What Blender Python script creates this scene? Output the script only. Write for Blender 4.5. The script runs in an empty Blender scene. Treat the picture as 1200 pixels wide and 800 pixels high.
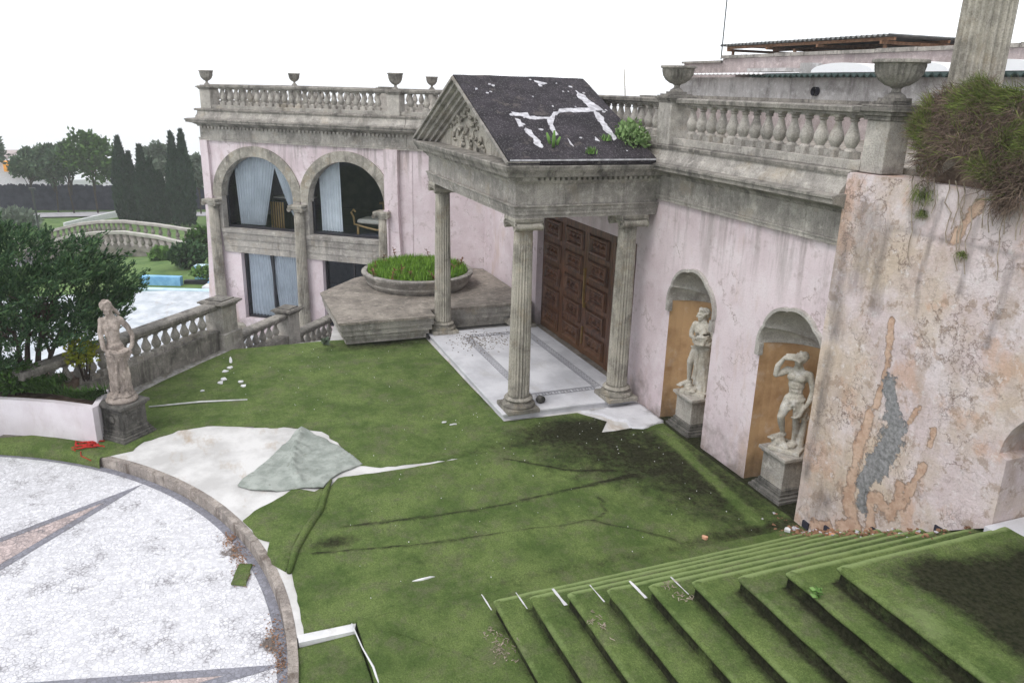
import bpy, bmesh, math, random
import numpy as np
from math import sin, cos, pi, radians, sqrt, hypot
from mathutils import Vector, Matrix, noise
random.seed(7)
SC = bpy.context.scene
COL = SC.collection

# ------------------------------------------------------------------ camera
F, PITCH, ROLL, YAW = 916.45, .31391, .027265, -.374762
cp, sp = cos(PITCH), sin(PITCH)
fw = Vector((cos(YAW)*cp, sin(YAW)*cp, -sp))
r0 = Vector((sin(YAW), -cos(YAW), 0)); u0 = r0.cross(fw)
rr = r0*cos(ROLL)+u0*sin(ROLL); uu = -r0*sin(ROLL)+u0*cos(ROLL)
cam_d = bpy.data.cameras.new('camera'); cam = bpy.data.objects.new('camera', cam_d); COL.objects.link(cam)
m = Matrix.Identity(4)
for i in range(3):
    m[i][0] = rr[i]; m[i][1] = uu[i]; m[i][2] = -fw[i]
m[2][3] = 5.0
cam.matrix_world = m
cam_d.sensor_width = 36; cam_d.lens = 36*F/1200; cam_d.clip_end = 9000; cam_d.clip_start = .05
SC.camera = cam

# ------------------------------------------------------------------ light
SUN_EL, SUN_AZ = radians(56), radians(118)     # direction the light comes from, azimuth from +x
w = bpy.data.worlds.new('World'); SC.world = w; w.use_nodes = True
nt = w.node_tree; nt.nodes.clear()
out = nt.nodes.new('ShaderNodeOutputWorld'); bg = nt.nodes.new('ShaderNodeBackground')
sky = nt.nodes.new('ShaderNodeTexSky'); sky.sky_type = 'NISHITA'; sky.sun_disc = False
sky.sun_elevation = SUN_EL; sky.sun_rotation = pi/2-SUN_AZ; sky.air_density = 1.0; sky.dust_density = 8; sky.altitude = 2200
mixc = nt.nodes.new('ShaderNodeMix'); mixc.data_type = 'RGBA'
mixc.inputs[0].default_value = .86                       # thick even cloud cover over the clear sky
mixc.inputs[7].default_value = (12.6, 12.8, 13.3, 1)
nt.links.new(sky.outputs[0], mixc.inputs[6]); nt.links.new(mixc.outputs[2], bg.inputs[0])
bg.inputs[1].default_value = .12
nt.links.new(bg.outputs[0], out.inputs[0])
sl = bpy.data.lights.new('sun', 'SUN'); sl.energy = 1.5; sl.angle = radians(22); sl.color = (1, .97, .93)
so = bpy.data.objects.new('sun', sl); COL.objects.link(so)
so.rotation_euler = Vector((cos(SUN_EL)*cos(SUN_AZ), cos(SUN_EL)*sin(SUN_AZ), sin(SUN_EL))).to_track_quat('Z', 'Y').to_euler()
SC.view_settings.view_transform = 'Standard'; SC.view_settings.look = 'None'
SC.view_settings.exposure = 0.0; SC.view_settings.gamma = 1
SC.cycles.max_bounces = 8; SC.cycles.volume_bounces = 4; SC.cycles.transparent_max_bounces = 12

# ------------------------------------------------------------------ materials
def mk(name):
    m = bpy.data.materials.new(name); m.use_nodes = True
    return m, m.node_tree.nodes, m.node_tree.links, m.node_tree.nodes['Principled BSDF']
class NG:
    def __init__(s, name):
        s.m, s.n, s.l, s.b = mk(name); s.geo = s.n.new('ShaderNodeNewGeometry')
    def vec(s, sc=(1, 1, 1)):
        v = s.n.new('ShaderNodeVectorMath'); v.operation = 'MULTIPLY'
        s.l.new(s.geo.outputs['Position'], v.inputs[0]); v.inputs[1].default_value = sc
        return v.outputs[0]
    def noise(s, scale, detail=6, rough=.6, sc=None, dist=0):
        t = s.n.new('ShaderNodeTexNoise'); t.inputs['Scale'].default_value = scale
        t.inputs['Detail'].default_value = detail; t.inputs['Roughness'].default_value = rough; t.inputs['Distortion'].default_value = dist
        s.l.new(s.vec(sc or (1, 1, 1)), t.inputs['Vector']); return t.outputs['Fac']
    def voro(s, scale, feat='F1', out='Distance', sc=None, rnd=1):
        t = s.n.new('ShaderNodeTexVoronoi'); t.feature = feat; t.inputs['Scale'].default_value = scale
        t.inputs['Randomness'].default_value = rnd
        s.l.new(s.vec(sc or (1, 1, 1)), t.inputs['Vector']); return t.outputs[out]
    def ramp(s, fac, stops):
        r = s.n.new('ShaderNodeValToRGB'); e = r.color_ramp.elements
        while len(e) < len(stops): e.new(.5)
        for el, (p, c) in zip(e, stops):
            el.position = p; el.color = (c, c, c, 1) if isinstance(c, (int, float)) else (*c, 1)
        s.l.new(fac, r.inputs[0]); return r.outputs[0]
    def mix(s, fac, a, b, mode='MIX'):
        x = s.n.new('ShaderNodeMix'); x.data_type = 'RGBA'; x.blend_type = mode
        for i, v in ((0, fac), (6, a), (7, b)):
            if isinstance(v, (int, float)): x.inputs[i].default_value = v if i == 0 else (v, v, v, 1)
            elif isinstance(v, tuple): x.inputs[i].default_value = (*v, 1)
            else: s.l.new(v, x.inputs[i])
        return x.outputs[2]
    def math(s, op, a, b=0, c=0):
        x = s.n.new('ShaderNodeMath'); x.operation = op
        for i, v in enumerate((a, b, c)):
            if isinstance(v, (int, float)): x.inputs[i].default_value = v
            else: s.l.new(v, x.inputs[i])
        return x.outputs[0]
    def attr(s, name):
        a = s.n.new('ShaderNodeAttribute'); a.attribute_name = name; return a.outputs['Fac']
    def island(s): return s.geo.outputs['Random Per Island']
    def z(s):
        x = s.n.new('ShaderNodeSeparateXYZ'); s.l.new(s.geo.outputs['Position'], x.inputs[0]); return x.outputs[2]
    def done(s, col, rough=.85, bump=None, bd=.02, bs=.5, spec=.3):
        if isinstance(col, tuple): s.b.inputs['Base Color'].default_value = (*col, 1)
        else: s.l.new(col, s.b.inputs['Base Color'])
        if isinstance(rough, (int, float)): s.b.inputs['Roughness'].default_value = rough
        else: s.l.new(rough, s.b.inputs['Roughness'])
        s.b.inputs['Specular IOR Level'].default_value = spec
        if bump is not None:
            b = s.n.new('ShaderNodeBump'); b.inputs['Strength'].default_value = bs; b.inputs['Distance'].default_value = bd
            s.l.new(bump, b.inputs['Height']); s.l.new(b.outputs[0], s.b.inputs['Normal'])
        return s.m

def stone(name, c0, c1, dark=(.055, .05, .045), amt=.5, streak=True, island=.25, warm=None, fine=60):
    g = NG(name)
    c = g.ramp(g.noise(1.7, 7), [(.39, c0), (.61, c1)])
    if island:
        iv = g.math('MULTIPLY_ADD', g.island(), island*2, 1-island)
        oi = g.n.new('ShaderNodeObjectInfo'); iv2 = g.math('MULTIPLY_ADD', oi.outputs['Random'], island, 1-island/2)
        c = g.mix(1, c, g.math('MULTIPLY', iv, iv2), 'MULTIPLY')
    c = g.mix(g.ramp(g.noise(fine, 5, .8), [(.45, .0), (.62, .5)]), c, tuple(x*.4 for x in c0))
    if warm: c = g.mix(g.ramp(g.noise(2.6, 6, .65), [(.55, 0), (.75, .55)]), c, warm)
    c = g.mix(g.ramp(g.noise(7, 8, .75), [(.52, 0), (.62, .5)]), c, tuple(min(.7, x*1.45) for x in c1))
    k = g.ramp(g.noise(2.3, 10, .74), [(.5, 0), (.63, amt)])
    c = g.mix(k, c, dark)
    if streak:
        k2 = g.ramp(g.noise(6, 8, .7, (1, 1, .14)), [(.52, 0), (.64, amt*.95)])
        c = g.mix(k2, c, dark)
    return g.done(c, .88, g.math('ADD', g.noise(18, 8, .75), g.noise(90, 3)), .016, .8)

M = {}
M['stone'] = stone('weathered_stone', (.30, .28, .255), (.45, .42, .38), amt=.36, warm=(.38, .31, .22))
M['stone_dark'] = stone('grimy_stone', (.21, .195, .175), (.34, .315, .28), dark=(.035, .032, .03), amt=.62)
M['stone_col'] = stone('column_stone', (.30, .28, .24), (.43, .40, .345), amt=.5, warm=(.36, .26, .13))
M['stone_base'] = stone('mossy_base_stone', (.10, .095, .088), (.17, .16, .145), dark=(.02, .02, .018), amt=.8)
M['slab'] = stone('slab_stone', (.25, .22, .19), (.36, .32, .275), amt=.45, island=.05)
M['statue'] = stone('statue_stone', (.48, .445, .38), (.64, .60, .52), dark=(.17, .15, .12), amt=.5, island=0)
M['statue_tan'] = stone('garden_statue_stone', (.32, .27, .235), (.48, .41, .36), dark=(.09, .075, .065), amt=.7, island=0)
M['grey_wall'] = stone('aged_render', (.42, .40, .39), (.55, .53, .52), dark=(.12, .11, .1), amt=.5, island=0)
M['rear_pink'] = stone('rear_render', (.36, .30, .29), (.47, .40, .39), dark=(.14, .12, .11), amt=.35, island=0)
M['shell'] = stone('shell_stone', (.40, .37, .34), (.52, .49, .45), dark=(.1, .09, .08), amt=.45, streak=False, island=0)
M['kerb'] = stone('kerb_stone', (.26, .23, .21), (.42, .37, .33), dark=(.08, .055, .04), amt=.75, island=.08)
M['bark'] = stone('bark', (.05, .035, .028), (.09, .065, .05), dark=(.015, .012, .01), amt=.6, island=0)

def pink(zo=0):
    g = NG('pink_plaster')
    c = g.ramp(g.noise(.9, 8, .6), [(.4, (.58, .485, .51)), (.6, (.69, .595, .62))])
    c = g.mix(g.ramp(g.noise(2.6, 9, .7), [(.48, 0), (.6, .4)]), c, (.74, .68, .70))
    c = g.mix(g.ramp(g.noise(1.3, 8, .7, (1, 1, .28)), [(.55, 0), (.68, .6)]), c, (.50, .36, .27))
    c = g.mix(g.ramp(g.noise(5, 9, .72), [(.56, 0), (.66, .5)]), c, (.36, .29, .28))
    c = g.mix(g.ramp(g.noise(34, 6, .8), [(.5, 0), (.68, .4)]), c, (.42, .34, .35))
    cr = g.math('ABSOLUTE', g.math('SUBTRACT', g.noise(.8, 8, .6), .5))
    c = g.mix(g.math('MULTIPLY', g.ramp(cr, [(0, .8), (.006, 0)]), g.ramp(g.noise(1.3, 3), [(.48, 0), (.58, .9)])), c, (.24, .17, .15))
    # rain streaks running down from the cornice, grime gathered near the foot
    sk = g.math('MULTIPLY', g.ramp(g.noise(4.5, 7, .7, (1, 1, .10)), [(.5, 0), (.64, .85)]), g.ramp(g.math('DIVIDE', g.math('ADD', g.z(), g.math('MULTIPLY', g.noise(1.5, 4), 1.2)), 4.2), [(.66, 0), (.98, 1)]))
    c = g.mix(sk, c, (.27, .23, .22))
    zz = g.math('ADD', g.math('MULTIPLY', g.math('ADD', g.z(), zo), .55), g.math('MULTIPLY', g.noise(1.9, 9, .72), 1.5))
    c = g.mix(g.ramp(zz, [(.62, .8), (1.0, 0)]), c, (.17, .14, .12))
    return g.done(c, .92, g.math('ADD', g.noise(14, 8, .7), g.noise(70, 3)), .014, .6)
M['pink'] = pink(); M['pink_wing'] = pink(1.9)
def ochre():
    g = NG('ochre_plaster')
    c = g.ramp(g.noise(2, 7, .65), [(.40, (.34, .20, .10)), (.60, (.50, .32, .17))])
    c = g.mix(g.ramp(g.noise(5, 8, .7), [(.55, 0), (.75, .6)]), c, (.55, .46, .40))
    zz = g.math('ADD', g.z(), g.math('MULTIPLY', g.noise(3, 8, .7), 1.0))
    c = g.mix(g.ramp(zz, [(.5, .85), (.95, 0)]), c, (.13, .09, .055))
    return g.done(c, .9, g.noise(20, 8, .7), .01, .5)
M['ochre'] = ochre()
def stained():
    g = NG('stained_plaster')
    c = g.ramp(g.noise(1.4, 9, .62), [(.4, (.60, .50, .50)), (.6, (.70, .62, .63))])
    c = g.mix(g.ramp(g.noise(.75, 6, .6), [(.46, 0), (.6, .75)]), c, (.56, .45, .33))
    c = g.mix(g.ramp(g.noise(1.9, 8, .68, (1, 1, .8)), [(.54, 0), (.62, .6)]), c, (.56, .35, .24))
    c = g.mix(g.ramp(g.noise(3.4, 9, .7, (1, 1, .35)), [(.5, 0), (.66, .6)]), c, (.42, .33, .27))
    c = g.mix(g.ramp(g.noise(4.5, 9, .72), [(.55, 0), (.6, .65)]), c, (.33, .24, .18))
    c = g.mix(g.ramp(g.noise(10, 8, .7), [(.56, 0), (.63, .55)]), c, (.76, .71, .71))
    c = g.mix(g.ramp(g.noise(60, 5, .8), [(.5, 0), (.7, .35)]), c, (.3, .24, .21))
    for sc_, k_ in ((1.3, .011), (2.9, .012)):
        cr = g.math('ABSOLUTE', g.math('SUBTRACT', g.noise(sc_, 7, .62), .5))
        gate = g.ramp(g.noise(1.1, 4), [(.46, 0), (.58, .9)])
        c = g.mix(g.math('MULTIPLY', g.ramp(cr, [(0, .9), (k_, 0)]), gate), c, (.17, .12, .10))
    st = g.math('ADD', g.attr('dark'), g.math('MULTIPLY', g.math('SUBTRACT', g.noise(5, 8, .7, (1, 1, .22)), .5), 1.9))
    c = g.mix(g.ramp(st, [(.3, 0), (1.0, .75)]), c, (.15, .13, .125))
    o = g.math('ADD', g.attr('orange'), g.math('MULTIPLY', g.math('SUBTRACT', g.noise(5, 12, .78), .5), 2.3))
    om = g.ramp(o, [(.47, 0), (.56, .8)])
    c = g.mix(g.ramp(o, [(.40, 0), (.47, .55)]), c, (.60, .47, .39))
    c = g.mix(g.ramp(o, [(.44, 0), (.48, .5)]), c, (.30, .21, .17))
    c = g.mix(om, c, g.ramp(g.noise(9, 7, .7), [(.4, (.46, .29, .20)), (.6, (.64, .46, .35))]))
    gr = g.math('ADD', g.attr('grey'), g.math('MULTIPLY', g.math('SUBTRACT', g.noise(7, 12, .78), .5), 2.0))
    gm = g.ramp(gr, [(.49, 0), (.52, .95)])
    c = g.mix(gm, c, g.ramp(g.noise(22, 7, .7), [(.4, (.15, .155, .16)), (.6, (.30, .30, .31))]))
    h = g.math('ADD', g.noise(16, 9, .75), g.math('MULTIPLY', om, -.8))
    h = g.math('ADD', h, g.math('MULTIPLY', gm, -.8))
    h = g.math('ADD', h, g.math('MULTIPLY', g.noise(3, 8, .7), .8))
    return g.done(c, .93, h, .03, .8)
M['stained'] = stained()
def carpet(name='artificial_turf', a=(.098, .155, .042), b=(.20, .27, .085)):
    g = NG(name)
    c = g.ramp(g.noise(1.3, 12, .78), [(.42, a), (.58, b)])
    c = g.mix(g.ramp(g.noise(2.1, 12, .84), [(.5, 0), (.6, .65)]), c, (.19, .185, .115))
    c = g.mix(g.ramp(g.noise(130, 3, .8), [(.39, .5), (.6, 0)]), c, (.045, .07, .02))
    c = g.mix(g.ramp(g.noise(200, 2, .8), [(.6, 0), (.8, .4)]), c, (.26, .32, .14))
    gn = g.ramp(g.noise(48, 8, .9), [(.40, .72), (.60, 1.3)])
    c = g.mix(1, c, gn, 'MULTIPLY')
    c = g.mix(g.ramp(g.noise(14, 10, .82, (.35, 1, 1)), [(.55, 0), (.64, .5)]), c, (.05, .075, .025))
    d = g.math('ADD', g.attr('dirt_shade'), g.math('MULTIPLY', g.math('SUBTRACT', g.noise(5, 12, .85), .5), 2.2))
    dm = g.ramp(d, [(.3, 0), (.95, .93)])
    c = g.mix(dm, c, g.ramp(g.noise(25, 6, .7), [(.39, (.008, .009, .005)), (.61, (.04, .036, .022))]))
    wr_ = g.math('MULTIPLY', g.attr('dirt_shade'), -1)
    c = g.mix(g.ramp(g.math('ADD', wr_, g.math('MULTIPLY', g.math('SUBTRACT', g.noise(9, 8, .75), .5), .8)), [(.3, 0), (.9, .75)]), c, (.36, .46, .19))
    c = g.mix(g.ramp(g.noise(30, 6, .8), [(.62, 0), (.66, .85)]), c, (.03, .028, .018))
    return g.done(c, 1.0, g.math('ADD', g.math('ADD', g.noise(220, 2, .8), g.noise(40, 7, .8)), g.math('MULTIPLY', g.noise(5, 8, .6), 2.5)), .016, .9, .1)
M['turf'] = carpet()
def backing():
    g = NG('carpet_backing')
    c = g.ramp(g.noise(5, 7), [(.39, (.22, .245, .22)), (.61, (.34, .365, .335))])
    c = g.mix(g.ramp(g.noise(13, 8, .7), [(.56, 0), (.7, .6)]), c, (.13, .13, .1))
    return g.done(c, .8, g.noise(40, 6), .01, .5)
M['backing'] = backing()
def concrete(name, a, b, stain=(.5, .36, .22), k=.6):
    g = NG(name)
    c = g.ramp(g.noise(2, 8, .6), [(.39, a), (.61, b)])
    c = g.mix(g.ramp(g.noise(1.1, 9, .7, (1, 2.2, 1)), [(.55, 0), (.72, k)]), c, stain)
    c = g.mix(g.ramp(g.noise(30, 6, .8), [(.58, 0), (.72, .5)]), c, (.35, .33, .3))
    d = g.math('ADD', g.attr('dirt_shade'), g.math('MULTIPLY', g.math('SUBTRACT', g.noise(7, 9, .75), .5), 1.0))
    c = g.mix(g.ramp(d, [(.35, 0), (.7, .9)]), c, g.ramp(g.noise(20, 6), [(.39, (.05, .045, .03)), (.61, (.14, .12, .08))]))
    return g.done(c, .75, g.noise(30, 8, .7), .008, .5)
M['concrete'] = concrete('white_concrete', (.46, .45, .44), (.62, .61, .60), (.34, .25, .16), .85)
M['white_paint'] = concrete('worn_white_paint', (.52, .52, .52), (.70, .70, .71), (.35, .3, .25), .6)
M['marble'] = concrete('white_marble', (.50, .50, .53), (.64, .64, .67), (.38, .36, .33), .5)
M['planter_wall'] = concrete('lilac_white_render', (.60, .55, .58), (.70, .66, .69), (.42, .36, .32), .4)
M['patio'] = concrete('pale_patio', (.42, .46, .50), (.60, .63, .67), (.36, .31, .28), .7)
def mosaic(name, base, var, grout):
    g = NG(name)
    cell = g.voro(24, 'F1', 'Color', rnd=1)
    bw = g.n.new('ShaderNodeRGBToBW'); g.l.new(cell, bw.inputs[0])
    e = g.voro(24, 'DISTANCE_TO_EDGE')
    c = g.ramp(bw.outputs[0], [(.2, tuple(x*(1-var) for x in base)), (.8, base)])
    c = g.mix(g.ramp(g.noise(2.2, 8, .7), [(.45, 0), (.7, .35)]), c, tuple(x*.62 for x in base))
    gm = g.math('MULTIPLY', g.ramp(e, [(.01, 1), (.07, 0)]), g.ramp(g.noise(1.6, 7, .7), [(.35, .4), (.6, .95)]))
    c = g.mix(gm, c, grout)
    c = g.mix(.12, c, base)
    d = g.ramp(g.noise(2.4, 11, .8), [(.52, 0), (.62, .8)])
    d = g.math('MULTIPLY', d, g.ramp(e, [(.02, 1), (.2, .35)]))
    c = g.mix(d, c, (.16, .15, .16))
    dd = g.math('ADD', g.attr('dirt_shade'), g.math('MULTIPLY', g.math('SUBTRACT', g.noise(9, 10, .8), .5), 1.6))
    c = g.mix(g.ramp(dd, [(.5, 0), (.7, .9)]), c, (.09, .065, .05))
    return g.done(c, .7, g.ramp(e, [(0, 0), (.08, 1)]), .006, .5)
M['mosaic'] = mosaic('white_stone_mosaic', (.72, .715, .745), .25, (.30, .30, .33))
M['mosaic_pink'] = mosaic('pink_stone_mosaic', (.56, .46, .44), .4, (.2, .17, .17))
M['mosaic_grey'] = mosaic('grey_stone_band', (.26, .26, .30), .3, (.12, .12, .13))
def wood():
    g = NG('dark_carved_wood')
    c = g.ramp(g.noise(6, 8, .6, (3, 3, .35)), [(.40, (.040, .015, .009)), (.60, (.135, .058, .030))])
    zz = g.math('ADD', g.z(), g.math('MULTIPLY', g.noise(3, 7, .7), .9))
    c = g.mix(g.ramp(zz, [(.45, .75), (.99, .0)]), c, (.17, .08, .035))
    c = g.mix(g.ramp(g.noise(12, 7, .7), [(.58, 0), (.72, .4)]), c, (.18, .15, .14))
    return g.done(c, .34, g.noise(30, 6, .6, (3, 3, .3)), .004, .4, .45)
M['wood'] = wood()
def simple(name, c0, c1=None, rough=.7, scale=8, bump=.4, metal=0, spec=.3):
    g = NG(name); c1 = c1 or tuple(x*1.3 for x in c0)
    m_ = g.done(g.ramp(g.noise(scale, 7, .65), [(.39, c0), (.61, c1)]), rough, g.noise(scale*4, 5), .006, bump, spec)
    g.b.inputs['Metallic'].default_value = metal; return m_
M['bitumen'] = None
def bitumen():
    g = NG('dark_bitumen')
    c = g.ramp(g.noise(3, 9, .7), [(.39, (.010, .008, .011)), (.61, (.034, .028, .035))])
    c = g.mix(g.ramp(g.noise(26, 9, .8, (1, 1.6, 1)), [(.54, 0), (.62, .7)]), c, (.22, .20, .21))
    c = g.mix(g.ramp(g.noise(3.5, 9, .75), [(.56, 0), (.64, .55)]), c, (.13, .11, .10))
    c = g.mix(g.ramp(g.noise(5, 8, .7), [(.62, 0), (.74, .5)]), c, (.07, .075, .04))
    return g.done(c, .9, g.noise(35, 8, .75), .02, .8)
M['bitumen'] = bitumen()
M['membrane'] = simple('torn_membrane', (.32, .31, .33), (.58, .57, .60), .7, 12, .6)
M['brass'] = simple('brass', (.45, .32, .12), rough=.35, metal=.9)
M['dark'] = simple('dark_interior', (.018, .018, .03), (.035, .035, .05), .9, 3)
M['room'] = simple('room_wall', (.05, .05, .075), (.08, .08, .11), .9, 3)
M['frame'] = simple('dark_frame', (.012, .012, .018), rough=.4, spec=.5)
M['curtain'] = simple('grey_blue_curtain', (.70, .72, .725), (.80, .815, .82), .9, 3, .2)
M['sofa'] = simple('cream_fabric', (.5, .47, .4), rough=.9)
M['gilt'] = simple('gilded_wood', (.35, .22, .09), rough=.5)
M['blue'] = simple('blue_paint', (.16, .38, .62), (.24, .50, .74), .6, 4)
M['blue_light'] = simple('pale_blue_paint', (.42, .58, .68), (.55, .70, .78), .6, 4)
M['soil'] = simple('dry_soil', (.09, .06, .045), (.17, .12, .09), 1, 9, .9)
M['strip'] = simple('grey_earth', (.14, .13, .11), (.22, .21, .17), 1, 6, .9)
M['asphalt'] = simple('pale_road', (.34, .33, .35), (.44, .43, .45), .9, 2)
M['lawn'] = simple('lawn', (.07, .13, .035), (.13, .2, .06), 1, 1.2, .6)
M['far_ground'] = simple('far_ground', (.20, .22, .20), (.34, .35, .34), 1, .02)  # colour paled to stand in for mist over the valley
M['bridge'] = simple('bridge_stone', (.17, .155, .14), (.27, .25, .22), .9, 3)
M['bridge_light'] = simple('bridge_coping', (.36, .34, .31), (.48, .46, .42), .9, 3)
M['hedge_wall'] = simple('ivy_dark_wall', (.022, .022, .045), (.05, .05, .08), 1, 1.5, .6)
M['orange'] = simple('orange_awning', (.85, .33, .03), (.95, .42, .05), .8)
M['whitewall'] = simple('white_render', (.6, .6, .62), (.7, .7, .72), .9)
M['metal'] = simple('rusty_corrugated', (.10, .11, .11), (.20, .20, .19), .7, 5, .5)
M['metal_green'] = simple('dark_green_metal', (.012, .03, .026), (.03, .055, .05), .6, 6)
M['white_roof'] = simple('white_plastic_roof', (.84, .84, .85), (.88, .88, .89), .5, 3)
M['rust'] = simple('rust_steel', (.16, .085, .05), (.3, .17, .1), .9, 12)
M['red'] = simple('red_cloth', (.30, .012, .01), (.50, .03, .02), .8, 20)
M['pole'] = simple('dark_pole', (.03, .035, .035), rough=.6)
M['litter'] = simple('white_scrap', (.55, .55, .55), (.75, .75, .75), .8)
M['terracotta'] = simple('orange_plaster_fragment', (.55, .22, .12), (.65, .38, .25), .9, 14)
M['twig'] = simple('dry_twig', (.2, .16, .12), (.38, .32, .26), .9, 20)
def leafm(name, a, b, c=None, trans=.25):
    g = NG(name)
    stops = [(.1, a), (.9, b)] if c is None else [(.05, a), (.6, b), (.95, c)]
    v = g.math('ADD', g.math('MULTIPLY', g.island(), .6), g.math('MULTIPLY', g.noise(1.5, 4), .4))
    mm = g.done(g.ramp(v, stops), .75, spec=.2)
    g.b.inputs['Subsurface Weight'].default_value = 0
    return mm
M['juniper'] = leafm('juniper_foliage', (.010, .032, .017), (.05, .105, .042), (.12, .19, .07))
M['far_leaf'] = leafm('broad_foliage', (.03, .065, .04), (.08, .13, .07), (.13, .18, .10))
M['pale_leaf'] = leafm('pale_foliage', (.07, .10, .075), (.14, .18, .13), (.19, .22, .17))
M['cypress'] = leafm('cypress_foliage', (.006, .022, .014), (.024, .055, .028))
M['yellow_leaf'] = leafm('yellow_green_foliage', (.08, .13, .01), (.28, .30, .02), (.42, .40, .04))
M['pale_shrub'] = leafm('pale_shrub_foliage', (.08, .15, .05), (.19, .29, .11), (.32, .42, .20))
M['bright_grass'] = leafm('bright_grass', (.07, .16, .015), (.16, .31, .03), (.26, .40, .07))
M['shrub'] = leafm('shrub_foliage', (.06, .13, .03), (.13, .24, .06), (.22, .34, .12))
M['dry_grass'] = leafm('dry_grass', (.05, .033, .028), (.15, .105, .082), (.32, .25, .18))
M['green_grass'] = leafm('green_tuft', (.05, .07, .02), (.13, .17, .04), (.28, .30, .09))
M['creeper'] = leafm('creeping_foliage', (.02, .05, .012), (.05, .11, .02), (.08, .15, .03))
M['brown_leaf'] = leafm('withered_leaf', (.10, .05, .03), (.24, .11, .06))
def glass():
    m_, n, l, b = mk('window_glass'); n.remove(b)
    o = n['Material Output']; t = n.new('ShaderNodeBsdfTransparent'); t.inputs[0].default_value = (.88, .92, .97, 1)
    gl = n.new('ShaderNodeBsdfGlossy'); gl.inputs['Roughness'].default_value = .03; gl.inputs[0].default_value = (.8, .85, .95, 1)
    fr = n.new('ShaderNodeFresnel'); fr.inputs[0].default_value = 1.35
    x = n.new('ShaderNodeMixShader'); l.new(fr.outputs[0], x.inputs[0]); l.new(t.outputs[0], x.inputs[1]); l.new(gl.outputs[0], x.inputs[2]); l.new(x.outputs[0], o.inputs[0])
    return m_
M['glass'] = glass()

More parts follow.
